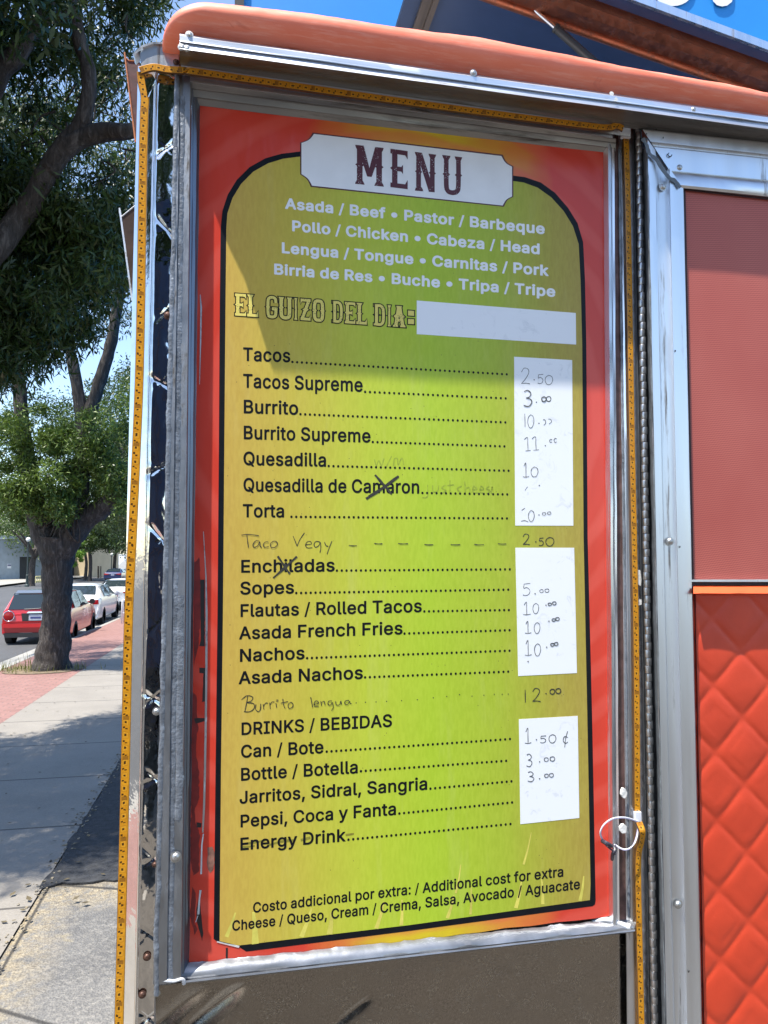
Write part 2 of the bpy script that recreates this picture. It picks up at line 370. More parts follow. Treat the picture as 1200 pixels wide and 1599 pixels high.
t.bump(t.math('ADD', v1, t.math('MULTIPLY', n2, 0.6)), 0.6, 0.012)
M['lot'] = t.bsdf(c, 0.9)
M['mirrored_ground'] = plain('mirrored_brown_ground', (0.070, 0.060, 0.049), 0.9, 0, 0.4, 1.4, 0.4)  # ground out of view, its colour set for what the steel mirrors
M['drive'] = plain('dark_drive_asphalt', (0.030, 0.031, 0.034), 0.9, 0, 0.45, 26, 0.7, bscale=110, bdist=0.01)
t = NT('road_asphalt'); p = t.pos()
n1 = t.noise(t.vmul(p, (1, 0.15, 1)), 0.9, 4); n2 = t.noise(p, 120, 3)
c = t.mix(0.35, t.ramp(n1, [(0.3, (0.050, 0.051, 0.054)), (0.7, (0.075, 0.075, 0.077))]), t.ramp(n2, [(0.3, (0.03, 0.03, 0.03)), (0.7, (0.12, 0.12, 0.12))]))
t.bump(n2, 0.4, 0.008); M['road'] = t.bsdf(c, 0.85)
t = NT('pavement_concrete'); p = t.pos(); x = t.xyz(p)
jd = t.math('ABSOLUTE', t.math('SUBTRACT', t.math('FRACT', t.math('ADD', t.math('MULTIPLY', x[1], 1 / 1.27), t.math('MULTIPLY', x[0], 0.02))), 0.5))
jl = t.math('LESS_THAN', jd, 0.009)
n1 = t.noise(p, 1.6, 5, 0.65); n2 = t.noise(p, 70, 4, 0.6)
c = t.ramp(n1, [(0.3, (0.19, 0.172, 0.148)), (0.7, (0.25, 0.228, 0.196))])
c = t.mix(0.25, c, t.ramp(n2, [(0.3, (0.12, 0.11, 0.10)), (0.7, (0.33, 0.30, 0.26))]))
stn = t.ramp(t.noise(p, 3.7, 5, 0.7), [(0.64, (0, 0, 0)), (0.74, (0.45, 0.45, 0.45))])
c = t.mix(stn, c, (0.16, 0.15, 0.14)); c = t.mix(t.math('MULTIPLY', jl, 0.85), c, (0.05, 0.045, 0.04))
t.bump(t.math('SUBTRACT', n2, t.math('MULTIPLY', jl, 3.0)), 0.25, 0.006); M['concrete'] = t.bsdf(c, 0.85)
t = NT('red_brick_paving'); p = t.pos()
br = t.n("ShaderNodeTexBrick"); t.l(t.vmul(p, (1, 1, 0)), br.inputs['Vector']); br.inputs['Scale'].default_value = 1.0
br.inputs['Brick Width'].default_value = 0.20; br.inputs['Row Height'].default_value = 0.10; br.inputs['Mortar Size'].default_value = 0.010
br.inputs['Color1'].default_value = (0.21, 0.10, 0.082, 1); br.inputs['Color2'].default_value = (0.27, 0.138, 0.116, 1); br.inputs['Mortar'].default_value = (0.13, 0.085, 0.075, 1)
c = t.mix(0.3, br.outputs['Color'], t.ramp(t.noise(p, 9, 5, 0.7), [(0.3, (0.17, 0.09, 0.08)), (0.7, (0.38, 0.22, 0.19))]))
t.bump(br.outputs['Fac'], -0.4, 0.01); M['brick'] = t.bsdf(c, 0.85)
M['kerb'] = plain('kerb_concrete', (0.28, 0.268, 0.24), 0.85, 0, 0.2, 8, 0.2)
M['earth'] = plain('bare_earth', (0.16, 0.12, 0.075), 0.95, 0, 0.4, 14, 0.5, bdist=0.02)
M['land'] = plain('far_ground', (0.16, 0.15, 0.13), 0.95, 0, 0.25, 0.4)
M['bluepaint'] = plain('blue_spray_paint', (0.03, 0.13, 0.42), 0.7, 0, 0.4, 30)
# foliage : per-leaf tint stored as a colour attribute
def leafmat(name, c0, c1, trans=0.35):
    t = NT(name); a = t.n("ShaderNodeAttribute"); a.attribute_name = "tint"
    col = t.ramp(a.outputs['Fac'], [(0.0, c0), (1.0, c1)])
    t.bsdf(col, 0.42, 0, 0.4)
    tr = t.n("ShaderNodeBsdfTranslucent"); t.l(t.mix(0.5, col, (0.20, 0.34, 0.03)), tr.inputs[0])
    ms = t.n("ShaderNodeMixShader"); ms.inputs[0].default_value = trans
    t.l(t.b.outputs[0], ms.inputs[1]); t.l(tr.outputs[0], ms.inputs[2]); t.l(ms.outputs[0], t.out.inputs[0])
    return t.m
M['leaf'] = leafmat('leaf_shade_green', (0.009, 0.024, 0.006), (0.060, 0.098, 0.022), 0.10)  # darkened leaf green; the shade of the crowns is put into it
M['leaf_light'] = leafmat('leaf_sunlit_green', (0.018, 0.046, 0.010), (0.20, 0.28, 0.055), 0.22)  # brighter leaf green; sunlight on the foliage is put into it
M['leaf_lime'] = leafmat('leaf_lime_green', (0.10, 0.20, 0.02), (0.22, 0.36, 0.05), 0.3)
t = NT('grey_brown_bark'); p = t.pos()
bk = t.noise(t.vmul(p, (1, 1, 0.22)), 22, 6, 0.7, 0.6)
c = t.ramp(bk, [(0.3, (0.018, 0.014, 0.011)), (0.52, (0.058, 0.048, 0.041)), (0.72, (0.16, 0.14, 0.125))])
t.bump(bk, 0.9, 0.05); M['bark'] = t.bsdf(c, 0.9)
# cars
def carpaint(name, c, metalv=0.0):
    t = NT(name); return t.bsdf(c, 0.28, metalv, 0.5, Coat_Weight=0.8, Coat_Roughness=0.05)
M['car_red'] = carpaint('red_car_paint', (0.52, 0.008, 0.012)); M['car_white'] = carpaint('white_car_paint', (0.74, 0.75, 0.76))
M['car_navy'] = carpaint('navy_car_paint', (0.012, 0.025, 0.10)); M['car_silver'] = carpaint('silver_car_paint', (0.55, 0.56, 0.58), 0.4)
M['box_navy'] = plain('dull_navy_paint', (0.016, 0.026, 0.060), 0.5)
M['car_roof'] = carpaint('grey_car_roof', (0.10, 0.11, 0.125)); M['glass'] = NT('car_glass').bsdf((0.02, 0.03, 0.035), 0.06, 0, 0.7)
M['tyre'] = plain('tyre_rubber', (0.015, 0.015, 0.016), 0.8); M['rim'] = metal('wheel_rim', (0.6, 0.6, 0.62), 0.2, 0.35, 50)
M['black_trim'] = plain('black_plastic', (0.02, 0.02, 0.022), 0.5)
M['lamp_red'] = NT('red_lamp_lens').bsdf((0.30, 0.006, 0.008), 0.12)
M['plate'] = plain('number_plate', (0.42, 0.44, 0.50), 0.5); M['plate_ink'] = plain('plate_ink', (0.05, 0.06, 0.18), 0.5)
M['chrome_trim'] = metal('chrome_trim', (0.75, 0.75, 0.76), 0.08, 0.14, 40)
# buildings and street furniture
t = NT('bright_blue_wall'); p = t.pos()
M['bluewall'] = t.bsdf(t.ramp(t.noise(p, 0.8, 5, 0.6), [(0.3, (0.010, 0.225, 0.62)), (0.7, (0.014, 0.26, 0.68))]), 0.55)
M['greywall'] = plain('grey_block_wall', (0.34, 0.39, 0.43), 0.8, 0, 0.1, 2.0, 0.2)
M['beige'] = plain('beige_wall', (0.55, 0.45, 0.30), 0.8, 0, 0.08, 1.0); M['darkdoor'] = plain('dark_roller_door', (0.03, 0.033, 0.037), 0.6)
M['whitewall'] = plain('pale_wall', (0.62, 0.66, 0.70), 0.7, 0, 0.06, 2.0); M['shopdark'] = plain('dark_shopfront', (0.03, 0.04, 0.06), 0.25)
M['pole'] = plain('dark_green_pole', (0.03, 0.045, 0.042), 0.5); M['globe'] = plain('white_lamp_globe', (0.82, 0.82, 0.80), 0.3, 0, 0.02)
M['white_metal'] = plain('white_painted_steel', (0.78, 0.79, 0.80), 0.4, 0, 0.05)
M['yellow_metal'] = plain('pale_yellow_steel', (0.62, 0.55, 0.25), 0.5)
M['wire_white'] = plain('white_wire', (0.72, 0.74, 0.80), 0.4); M['wire_dark'] = plain('dark_wire', (0.03, 0.03, 0.045), 0.4)
M['torn'] = plain('torn_vinyl_backing', (0.58, 0.58, 0.57), 0.6, 0, 0.25, 80); M['torn_dark'] = plain('dark_red_torn_vinyl', (0.20, 0.014, 0.012), 0.5, 0, 0.3, 60)
M['blackscrap'] = plain('black_vinyl_scrap', (0.02, 0.014, 0.014), 0.5)
M['grass'] = leafmat('dry_grass', (0.10, 0.10, 0.03), (0.25, 0.22, 0.08), 0.2)
#PART2
# ================================================================== the setting
NY = Vector((0, -1, 0)); UP = Vector((0, 0, 1))
def sheet(name, x0, x1, ys, dz, mat, nx=1):
    b = MB(); b.grid([[(x0 + (x1 - x0) * k / nx, y, zg(y) + dz) for k in range(nx + 1)] for y in ys])
    o = b.build(name, mat); tag(o, kind='structure'); return o
YS = [-60, -20, 0, 4, 8, 12, 16, 20, 25, 30, 60, 100, 160]
sheet('ground', -900, 900, [-600, 0, 30, 1200], -0.30, M['land'])
sheet('parking_lot', -1.10, 60, [-0.9] + YS[2:-1], 0.0, M['lot'])
sheet('mirrored_ground', -1.10, 60, [-60, -20, -0.9], 0.0, M['mirrored_ground'])
sheet('pavement', -2.78, -1.10, YS[:-2], 0.012, M['concrete'])
sheet('brick_paving', -4.25, -2.78, YS[:-2], 0.008, M['brick'])
sheet('road', -60, -4.40, YS, -0.13, M['road'])
b = MB()
b.grid([[(-4.40, y, zg(y) - 0.14), (-4.40, y, zg(y) + 0.004), (-4.25, y, zg(y) + 0.012), (-4.25, y, zg(y) - 0.05)] for y in YS[:-2]])
tag(b.build('kerb', M['kerb']), kind='structure')
b = MB(); b.grid([[(-4.95, y, zg(y) - 0.125), (-4.40, y, zg(y) - 0.115)] for y in YS[:-2]])
tag(b.build('gutter_apron', M['kerb']), kind='structure')
near = [G(-90, 925), G(0, 915), G(70, 906), G(128, 902), G(165, 897)]
b = MB(); b.grid([[q + Vector((0, 0, 0.06)), q + Vector((-0.25 * 30, 30, -0.27))] for q in near]); tag(b.build('far_pavement', M['kerb']), kind='structure')
ragged = [(-1.10 + 0.035 * noise.noise((0, y * 3, 2)) + .012 * noise.noise((0, y * 17, 5)), y) for y in [3.42 + 0.06 * k for k in range(100)]] + [(-1.1, 30), (60, 30), (60, 3.6)]
xx = 8.0
while xx > -1.05:
    ragged.append((xx, 3.47 + .10 * noise.noise((xx * 2.2, 0, 4)) + .04 * noise.noise((xx * 11, 0, 6)))); xx -= .06
b = MB(); b.prism([(x, y, zg(y) + .004) for x, y in ragged], (0, 0, .010)); tag(b.build('drive', M['drive']), kind='structure')
# ragged asphalt edge crumbs along the pavement and earth round the tree
rng = random.Random(5)
b = MB()
for i in range(260):
    y = rng.uniform(1.5, 8); x = -1.10 + rng.gauss(0.0, 0.035); r = rng.uniform(0.003, 0.011)
    c = Vector((x, y, zg(y) + 0.014))
    b.prism([c + Vector((math.cos(a) * r * rng.uniform(.6, 1.2), math.sin(a) * r * 1.4 * rng.uniform(.6, 1.2), 0)) for a in (0, 1.1, 2.2, 3.3, 4.4, 5.4)], (0, 0, r * 0.5))
tag(b.build('asphalt_crumbs', M['lot']), 'loose asphalt crumbs along the edge of the pavement', kind='stuff')
b = MB(); tb = G(80, 1045)
pts = []
for k in range(24):
    a = 2 * math.pi * k / 24; rr = 0.62 * (1 + 0.2 * noise.noise((math.cos(a) * 2, math.sin(a) * 2, 1)))
    y = tb.y - 0.1 + math.sin(a) * rr * 1.0; pts.append((tb.x + math.cos(a) * rr * 1.15 - 0.1, y, zg(y) + 0.018))
b.poly(pts); tag(b.build('bare_soil', M['earth']), kind='structure')
# blue spray marks on the lot
b = MB()
for st in ([(150, 1356), (155, 1353), (168, 1352), (180, 1349)], [(158, 1350), (165, 1362), (172, 1363), (170, 1353)], [(176, 1358), (184, 1356), (185, 1351)]  ):
    b.ribbon([G(*q) + Vector((0, 0, 0.006)) for q in catmull([(x, y, 0) for x, y in st], 4) for q in [(q[0], q[1])]], 0.012, UP)
tag(b.build('utility_paint_mark', M['bluepaint']), 'blue spray painted scribble on the shaded asphalt', 'paint mark')

# ================================================================== food truck
truck = thing('food_truck', 'red and silver food truck side with quilted steel corner and red padded roof edge', 'food truck', (0.3, 0, 0))
def vl(x240, x1440, y): return x240 + (x1440 - x240) * (y - 240.0) / 1200.0
def hl(a, c, x): return a + (c - a) * (x - 300.0) / 600.0
def vstrip(b, cols, y0, y1, n=60, jx=0.0, jy=0.0, js=12.0):
    rows = []
    for k in range(n + 1):
        row = []
        for i, (xa, xb, Y) in enumerate(cols):
            xm = (xa + xb) / 2
            a = y0(xa) if callable(y0) else y0; c = y1(xb) if callable(y1) else y1
            y = a + (c - a) * k / n; x = vl(xa, xb, y); p = F(x, y, Y)
            if jx or jy:
                p.x += jx * noise.noise((i * 3.7, p.z * js, 1.3)); p.y += jy * noise.noise((i * 2.1 + 9, p.z * js, 4.1))
            row.append(p)
        rows.append(row)
    b.grid(rows)
def hstrip(b, rowsdef, x0, x1, n=60, jz=0.0, jy=0.0, js=9.0):
    rows = []
    for i, (a, c, Y) in enumerate(rowsdef):
        row = []
        for k in range(n + 1):
            x = x0 + (x1 - x0) * k / n; p = F(x, hl(a, c, x), Y)
            if jz or jy:
                p.z += jz * noise.noise((p.x * js, i * 3.3, 2.2)); p.y += jy * noise.noise((p.x * js, i * 5.1, 7.7))
            row.append(p)
        rows.append(row)
    b.grid(rows)
def screw_at(px, py, Y, r, mat, parent, name='screw', socket=True, nrm=NY):
    b = MB(); c = F(px, py, Y)
    b.lathe(c, nrm, [(0, r * 1.35), (r * 0.12, r * 1.35), (r * 0.16, r), (r * 0.5, r * 0.82), (r * 0.72, r * 0.5), (r * 0.74, r * 0.36)] + ([(r * 0.35, r * 0.30), (r * 0.34, 0.00001)] if socket else [(r * 0.8, 0.00001)]), 14)
    return b.build(name, mat, parent, smooth='angle')

# body : side wall, roof and floor of the box behind the face
LX = -0.163
b = MB()
b.box((LX, 0.03, 0.55), (LX + 0.012, 2.25, 2.66)); b.box((LX + 0.014, 2.22, 0.55), (4.2, 2.25, 2.66))
b.box((LX + 0.014, 0.03, 0.52), (4.2, 2.2, 0.548)); b.box((LX + 0.02, 0.06, 2.60), (4.2, 2.21, 2.64))
b.box((LX + 0.02, 0.012, 0.56), (4.2, 0.03, 2.60))
body = b.build('body_shell', M['alum'], truck)
# quilted stainless corner
b = MB()
def cy(k): return 357 + 122.7 * (k)
cols = [(212.5, 184, 0.03), (213, 182.5, -0.018), (224, 196, -0.034), (238, 213.5, -0.0575), (241.3, 216.2, -0.0605), (244.5, 219.5, -0.0585)] 
nm = 22; rows = []
ny = 620
for k in range(ny + 1):
    y = 103 + (1720 - 103) * k / ny; row = []
    xr = vl(241.3, 216.0, y); xl = vl(212.5, 183, y); xe = vl(274, 244.5, y)
    for i in range(8):
        f = i / 8.0; x = xl + (xr - xl) * f; Y = -0.016 - (0.0605 - 0.016) * (f ** 1.2)
        p = F(x, y, Y)
        row.append(p)
    for i in range(nm + 1):
        f = i / nm; x = xr + (xe - xr) * f; Y = -0.0605 + 0.0045 * (1 - math.exp(-f * 26))
        p = F(x, y, Y)
        # diagonal pinch marks
        best = 0.0
        kk = round((y - 357) / 122.7); yc = cy(kk) + 6 * math.sin(kk * 2.7); xc = xr + (xe - xr) * (0.68 + 0.14 * math.sin(kk * 1.9))
        dx = x - xc; dy = y - yc
        rr = math.hypot(dx, dy)
        for sg in (1, -1):
            d = (dy - sg * (0.8 + 0.3 * math.sin(kk * 1.7 + sg)) * dx) / 1.29
            best += 0.0015 * (0.35 + 0.75 * abs(math.sin(kk * 2.3 + 1))) * math.exp(-(abs(d) / (1.2 + rr * 0.16)) ** 2) * math.exp(-(rr / (24 + 8 * math.sin(kk * 3.1 + sg))) ** 4) * (1 + .6 * math.sin(kk * 2.9 + sg * 2))
        pil = 0.0011 * math.sin(math.pi * min(max(f, 0), 1)) * (0.5 + 0.5 * math.cos(2 * math.pi * dy / 122.7 + math.pi))
        p.y += best - pil + 0.0006 * noise.noise((x * 0.04, y * 0.012, 3)) + 0.00018 * noise.noise((x * 0.12, y * 0.06, 8))
        row.append(p)
    rows.append(row)
b.grid(rows)
corner = b.build('corner_trim', M['chrome'], truck, smooth=True)
b = MB(); b.prism([F(x, y, -0.063) for x, y in ((221, 104), (219, 84), (224, 70), (240, 66.5), (279, 68.5), (279.5, 105))], (0, 0.03, 0))
b.prism([F(x, y, -0.066) for x, y in ((208, 84), (221, 71), (240, 65), (280, 67), (280, 69.5), (240, 68), (223, 74), (210, 87))], (0, 0.02, 0))
b.build('corner_cap', M['alum'], truck)
b = MB()
b.prism([F(x, y, -0.062) for x, y in ((224, 112), (238, 116), (243, 124), (236, 140), (231, 152), (228, 135))], (0, 0.004, 0))
b.build('bent_corner_lip', M['chrome'], truck)
for (px, py, Y, r, mt) in ((262, 492, -0.058, 0.0042, 'rivetdark'), (244.5, 1111, -0.0585, 0.0042, 'screw'), (242, 1350, -0.0585, 0.003, 'rivetdark'), (230, 1494, -0.059, 0.0042, 'rivetdark'), (222.5, 1553, -0.0595, 0.004, 'rivetdark'), (275.5, 97, -0.0635, 0.0035, 'rivetdark'), (245, 1551, -0.05, 0.0038, 'screw')):
    screw_at(px, py, Y, r, M[mt], corner)
# left jamb : two aluminium strips with sealant between, then the reveal
frame = thing('sign_frame', None, None); frame.parent = truck; frame.location = (0, 0, 0)
b = MB()
vstrip(b, [(271, 241, -0.052), (271.5, 242, -0.060), (279, 262, -0.060), (279.5, 262.5, -0.056), (285, 268, -0.055)], 100, 1537, 90, 0.0006, 0.0006, 18)
vstrip(b, [(284, 267, -0.054), (285, 268.5, -0.058), (296.5, 284, -0.058), (298, 285.5, -0.054), (298.3, 285.8, -0.046)], 108, 1533, 60, 0.0003, 0.0003)
b.build('jamb_strip', M['jamb'], frame, smooth='angle')
b = MB()
vstrip(b, [(298.3, 285.8, -0.048), (301, 289, -0.047), (302, 290, -0.043), (307, 293, -0.041), (308, 294, -0.038), (312, 296.5, -0.0345)], 118, 1520, 60, 0.0008, 0.0006, 20)
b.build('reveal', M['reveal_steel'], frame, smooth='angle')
b = MB()
def bead(b, pts, r, n=7, rough=0.5, seg=12, seed=0):
    P = catmull(pts, seg); rr = [r * (1 + rough * (0.45 * noise.noise((q.z * 16 + seed, q.x * 16, seed * 1.7)) + 0.22 * noise.noise((q.z * 150 + seed, q.x * 90, seed * 2.7)))) for q in P]; b.tube(P, rr, n, True)
def smear(b, xa, xb, hw, Y, y0, y1, seed, th=0.0012):     # flat ragged sealant smear
    rows = []; n = int((y1 - y0) / 3.2)
    for k in range(n + 1):
        y = y0 + (y1 - y0) * k / n; xc = vl(xa, xb, y) + 2.0 * noise.noise((y * .012, seed, 0)); row = []
        wl_ = hw * (1 + .35 * noise.noise((y * .03, seed, 3)) + .25 * noise.noise((y * .17, seed, 5))); wr_ = hw * (1 + .35 * noise.noise((y * .03, seed, 8)) + .25 * noise.noise((y * .17, seed, 11)))
        for f_, d_ in ((-1, .0006), (-.82, -.5), (-.3, -.9), (.15, -1), (.7, -.75), (.9, -.4), (1, .0006)):
            p = F(xc + (wl_ if f_ < 0 else wr_) * f_, y, Y); p.y += (d_ * th if d_ < 0 else .0008) * (1 + .5 * noise.noise((y * .05 + f_, seed, 2)) + .5 * noise.noise((y * .22, f_ * 2 + seed, 2))); row.append(p)
        rows.append(row)
    b.grid(rows)
smear(b, 283, 266, 6.0, -0.0575, 150, 1530, 1)
smear(b, 274.5, 246, 4.2, -0.0595, 112, 1555, 5)
b.build('sealant_bead', M['sealant'], frame, smooth=True)
b = MB(); smear(b, 290, 277, 6.5, -0.0575, 930, 1280, 9); b.build('sealant_bead', M['sealant'], frame, smooth=True)
screw_at(275, 1338, -0.061, 0.0058, M['screw'], frame); screw_at(281, 75, -0.064, 0.0036, M['rivetdark'], frame); screw_at(291, 73, -0.064, 0.0036, M['rivetdark'], frame)
# right jamb
b = MB()
vstrip(b, [(942, 951, -0.034), (945, 953, -0.038), (950, 958, -0.045), (954, 962, -0.046), (956, 964, -0.041), (959.5, 967.5, -0.043), (960, 968.5, -0.038)], lambda x: 205, lambda x: 1455, 60, 0.0006, 0.0006, 16)
vstrip(b, [(966, 977.5, -0.036), (966.6, 978.5, -0.039), (970, 986, -0.042), (971, 992, -0.044), (984, 1005, -0.045), (990.5, 1012.5, -0.045), (991, 1013, -0.02)], lambda x: 186, lambda x: 1720, 60, 0.0004, 0.0003, 16)
b.build('jamb_strip', M['alum'], frame, smooth='angle')
b = MB(); vstrip(b, [(959.8, 968, -0.0375), (966.2, 978, -0.0375)], 205, 1450, 30)
b.build('reveal', plain('red_brown_channel', (0.15, 0.085, 0.075), 0.5, 0.5, 0.4, 60), frame)  # one even red-brown tone along the channel
b = MB()
bead(b, [F(vl(967.5, 983, y) + 1.2 * noise.noise((y * .03, 3, 0)), y, -0.040) for y in range(232, 1440, 20)], 0.0024, 7, 0.9, 6, 3)
b.build('sealant_bead', M['sealant'], frame, smooth=True)
# bottom bead : rounded, silvery, ragged top edge
b = MB(); rows = []
BL = [(0, 1505, 1432, -0.0355), (0, 1507, 1434, -0.0375), (4, 1511, 1437, -0.041), (8, 1518, 1442, -0.0455), (10, 1524.5, 1447, -0.049), (10, 1529, 1449.5, -0.050), (10, 1531.5, 1451, -0.049), (10, 1532.5, 1452, -0.056), (10, 1535.5, 1454, -0.057), (10, 1537, 1455.5, -0.050), (10, 1537.5, 1456, -0.015)]
for i, (dx, ya, yb, Y) in enumerate(BL):
    row = []
    for k in range(141):
        x = 281 + dx * 0.4 + (992 - 281 - dx * 0.4) * k / 140; y = ya + (yb - ya) * (x - 281) / (992 - 281)
        if i < 3: y += (2.6 * noise.noise((x * .035, i * .4, 0)) + 1.2 * noise.noise((x * .14, 1, 0))) * (1 - i * .3) + (8 if 300 < x < 360 else 0) * (i == 0) * 0
        p = F(x, y, Y); p.y += 0.0016 * noise.noise((x * .02, i * .8, 5)) * (2 < i < 6); row.append(p)
    rows.append(row)
b.grid(rows); b.build('bottom_rail', M['pale_rail'], frame, smooth='angle')
b = MB()
bead(b, [F(x, hl(1527, 1451, x) + 0, -0.049) for x in ()] or [F(246, 1535, -0.056), F(258, 1531, -0.058), (F(272, 1532, -0.058)), F(285, 1529, -0.058), F(288, 1536, -0.055)], 0.0028, 8, 0.9, 8, 2); b.build('corner_sealant', M['sealant_pale'], frame, smooth=True); b = MB()
bead(b, [F(925, 1440, -0.03), F(945, 1436, -0.036), F(962, 1440, -0.04), F(978, 1446, -0.045), F(985, 1447, -0.05)], 0.0042, 8, 1.3, 8, 4)
b.build('corner_sealant', M['sealant_pale'], frame, smooth=True)
# head of the sign opening, under the gutter
b = MB()
hstrip(b, [(104, 188.5, -0.070), (117.5, 200.5, -0.066), (119.5, 202, -0.066)], 283, 985, 40)
hstrip(b, [(120.0, 202.3, -0.063), (128.0, 207.5, -0.063), (129, 208.5, -0.052)], 297, 957, 40, 0.0004)
b.build('head_strip', M['gutter'], frame, smooth='angle')
b = MB()
hstrip(b, [(129, 208.5, -0.0525), (138, 215, -0.049), (139, 216, -0.046), (151, 224, -0.043), (152, 225, -0.040), (164, 233, -0.035)], 298, 962, 60, 0.0006, 0.001)
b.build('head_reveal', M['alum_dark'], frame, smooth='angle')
# kick panel
b = MB(); rows = []
for k in range(141):
    row = []
    for j in range(241):
        x = 243 + (1014 - 243) * j / 240; y0 = 1537 + (1455 - 1537) * (x - 281) / 711.0; y = y0 + (2140 - y0) * (k / 140.0) ** 1.8
        p = F(x, y, -0.026); p.y += 0.0030 * noise.noise((p.x * 6, p.z * 6, 0)) + 0.0012 * noise.noise((p.x * 17, p.z * 17, 3)); p.y += sum(A_ * math.exp(-((abs((x - x0_) * .62 + (y - y0_) * .78)) / wd_) ** 1.3) * math.exp(-((((x - x0_) * -.78 + (y - y0_) * .62) / ln_) ** 4)) for x0_, y0_, wd_, ln_, A_ in ((330, 1580, 11, 62, .008), (552, 1580, 5, 36, .003), (265, 1590, 20, 70, .008)))
        row.append(p)
    rows.append(row)
b.grid(rows); b.build('kick_panel', M['kick'], truck, smooth=True)
# rain gutter
b = MB()
prof = [(54.5, 138, -0.098), (56, 139.5, -0.112), (58, 141.5, -0.117), (65.5, 148.5, -0.117), (66, 149, -0.121), (67.5, 150.3, -0.121), (68, 151, -0.118), (77, 159.0, -0.121), (78.5, 160.5, -0.124), (79.5, 161.2, -0.120)]
hstrip(b, prof, 281, 1500, 110, 0.0003, 0.0004)
gut = b.build('rain_gutter', M['gutter'], truck, smooth='angle')
b = MB(); hstrip(b, [(79.5, 161.2, -0.1195), (86, 166, -0.100), (96, 178, -0.082), (104, 188.5, -0.0695)], 281, 1500, 60, 0.0006, 0.001)
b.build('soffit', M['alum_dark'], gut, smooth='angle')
b = MB(); 
for Yp in (0,):
    pts = [F(281.5, hl(a, c, 281.5), Y) for a, c, Y in prof] + [F(281.5, hl(96, 178, 281.5), -0.082), F(281.5, hl(104, 188, 281.5), -0.07), F(281.5, 62, -0.07)]
    b.poly(pts)
b.build('end_plate', M['alum'], gut)
for px, py in ((296, 54.5), (739.5, 114), (1083, 171.5)): screw_at(px, py, -0.116, 0.0042, M['screw'], gut)
screw_at(284, 74, -0.12, 0.004, M['screw'], gut); screw_at(292, 76, -0.12, 0.004, M['screw'], gut)
# padded roof edge
def padtop(x):
    P = [(200, 4), (320, 12.5), (400, 18), (600, 44), (745, 63.5), (900, 97), (1200, 155), (1500, 210)]
    for (a, ya), (c, yc_) in zip(P, P[1:]):
        if x <= c: return ya + (yc_ - ya) * (x - a) / (c - a)
b = MB(); rows = []
xs = [249 + 72 * (1 - math.cos(math.pi / 2 * k / 14)) for k in range(15)] + list(range(330, 1500, 10))
for x in xs:
    yb = hl(55, 139.5, x); zb = F(x, yb, -0.10).z; zt = F(x, padtop(max(x, 320)), -0.085).z + 0.002
    s = 1.0 if x >= 321 else max(0.03, math.sqrt(max(0, 1 - ((321 - x) / 72.0) ** 2)))
    zt = zb + (zt - zb) * s; X = F(x, yb, -0.10).x; row = []
    for k in range(17):
        a = math.radians(-95 + 200 * k / 16); sgn = lambda v: math.copysign(abs(v) ** 0.85, v)
        Y = -0.025 - 0.098 * s ** 0.5 * sgn(math.cos(a)); z = (zb + zt) / 2 - 0.004 + (zt - zb + 0.008) / 2 * sgn(math.sin(a))
        row.append(Vector((X, Y - 0.004 * noise.noise((X * 5, k * .3, 4)) * s, z + (0.003 * noise.noise((X * 7, k * .4, 0)) + 0.0015 * noise.noise((X * 26, k * .9, 3))) * s)))
    rows.append(row)
b.grid(rows); b.build('roof_edge', M['roof_red'], truck, smooth=True)
b = MB(); b.grid([[F(x, padtop(max(x, 320)), -0.03) + Vector((0, 0.02, -0.012)), F(x, padtop(max(x, 320)), -0.03) + Vector((0, 0.35, -0.02)), F(x, padtop(max(x, 320)), -0.03) + Vector((0, 2.2, -0.02))] for x in range(290, 1500, 100)])
b.build('roof', M['alum_dull'], truck)
# white chips in the paint
b = MB(); b.disc(F(955.5, 146, -0.126), Vector((0.004, 0, 0)), Vector((0, 0, 0.0035)), 9); b.disc(F(962.5, 155, -0.123), Vector((0.003, 0, 0)), Vector((0, 0, 0.0035)), 9)
b.build('paint_chip', M['white_sealant'], gut)
# raised roof hatch of tinted sheet in a brown frame
YH = 0.15
def L2(a, c, s): return (a[0] + (c[0] - a[0]) * s, a[1] + (c[1] - a[1]) * s)
eA = (668, -118.5); eB = (1420, 159.0)           # near outer edge of the lid
cA, cB = F(*eA, YH), F(*eB, YH); DV = Vector((0, 0.95, 0)); th = Vector((0, 0, 0.012))
hatch = None
b = MB(); b.prism([cA, cB, cB + DV, cA + DV], th); hatch = b.build('roof_hatch', M['pane'], truck)
b = MB(); e = Vector((0, 0.008, -0.006))
b.prism([cA - Vector((0, 0.003, 0.003)), cB - Vector((0, 0.003, 0.003)), cB + Vector((0, 0.004, -0.003)), cA + Vector((0, 0.004, -0.003))], (0, 0, 0.018))
b.build('hatch_edge', M['alum'], hatch)
lx = (cB - cA).normalized(); nn = lx.cross(Vector((0, 1, 0))).normalized()
if nn.z > 0: nn = -nn
def bar(b, p, q, wv, d): b.prism([p, q, q + wv, p + wv], d)
b = MB()
o1 = Vector((0, 0.030, 0)); s0 = cA + lx * 0.03; s1 = cB
b.prism([s0 + o1, s0 + o1 + Vector((0, .075, 0)), s0 + o1 + Vector((0, .075, 0)) + nn * .012, s0 + o1 + Vector((0, .028, 0)) + nn * .016, s0 + o1 + Vector((0, .024, 0)) + nn * .022, s0 + o1 + nn * .020], s1 - s0)
b.tube([s0 + o1 + Vector((0, .072, 0)) + nn * .010, s1 + o1 + Vector((0, .072, 0)) + nn * .010], 0.011, 10)
b.build('hatch_frame', M['rustic'], hatch, smooth='angle')
b = MB(); p = cA + lx * 0.035 + Vector((0, 0.11, 0))
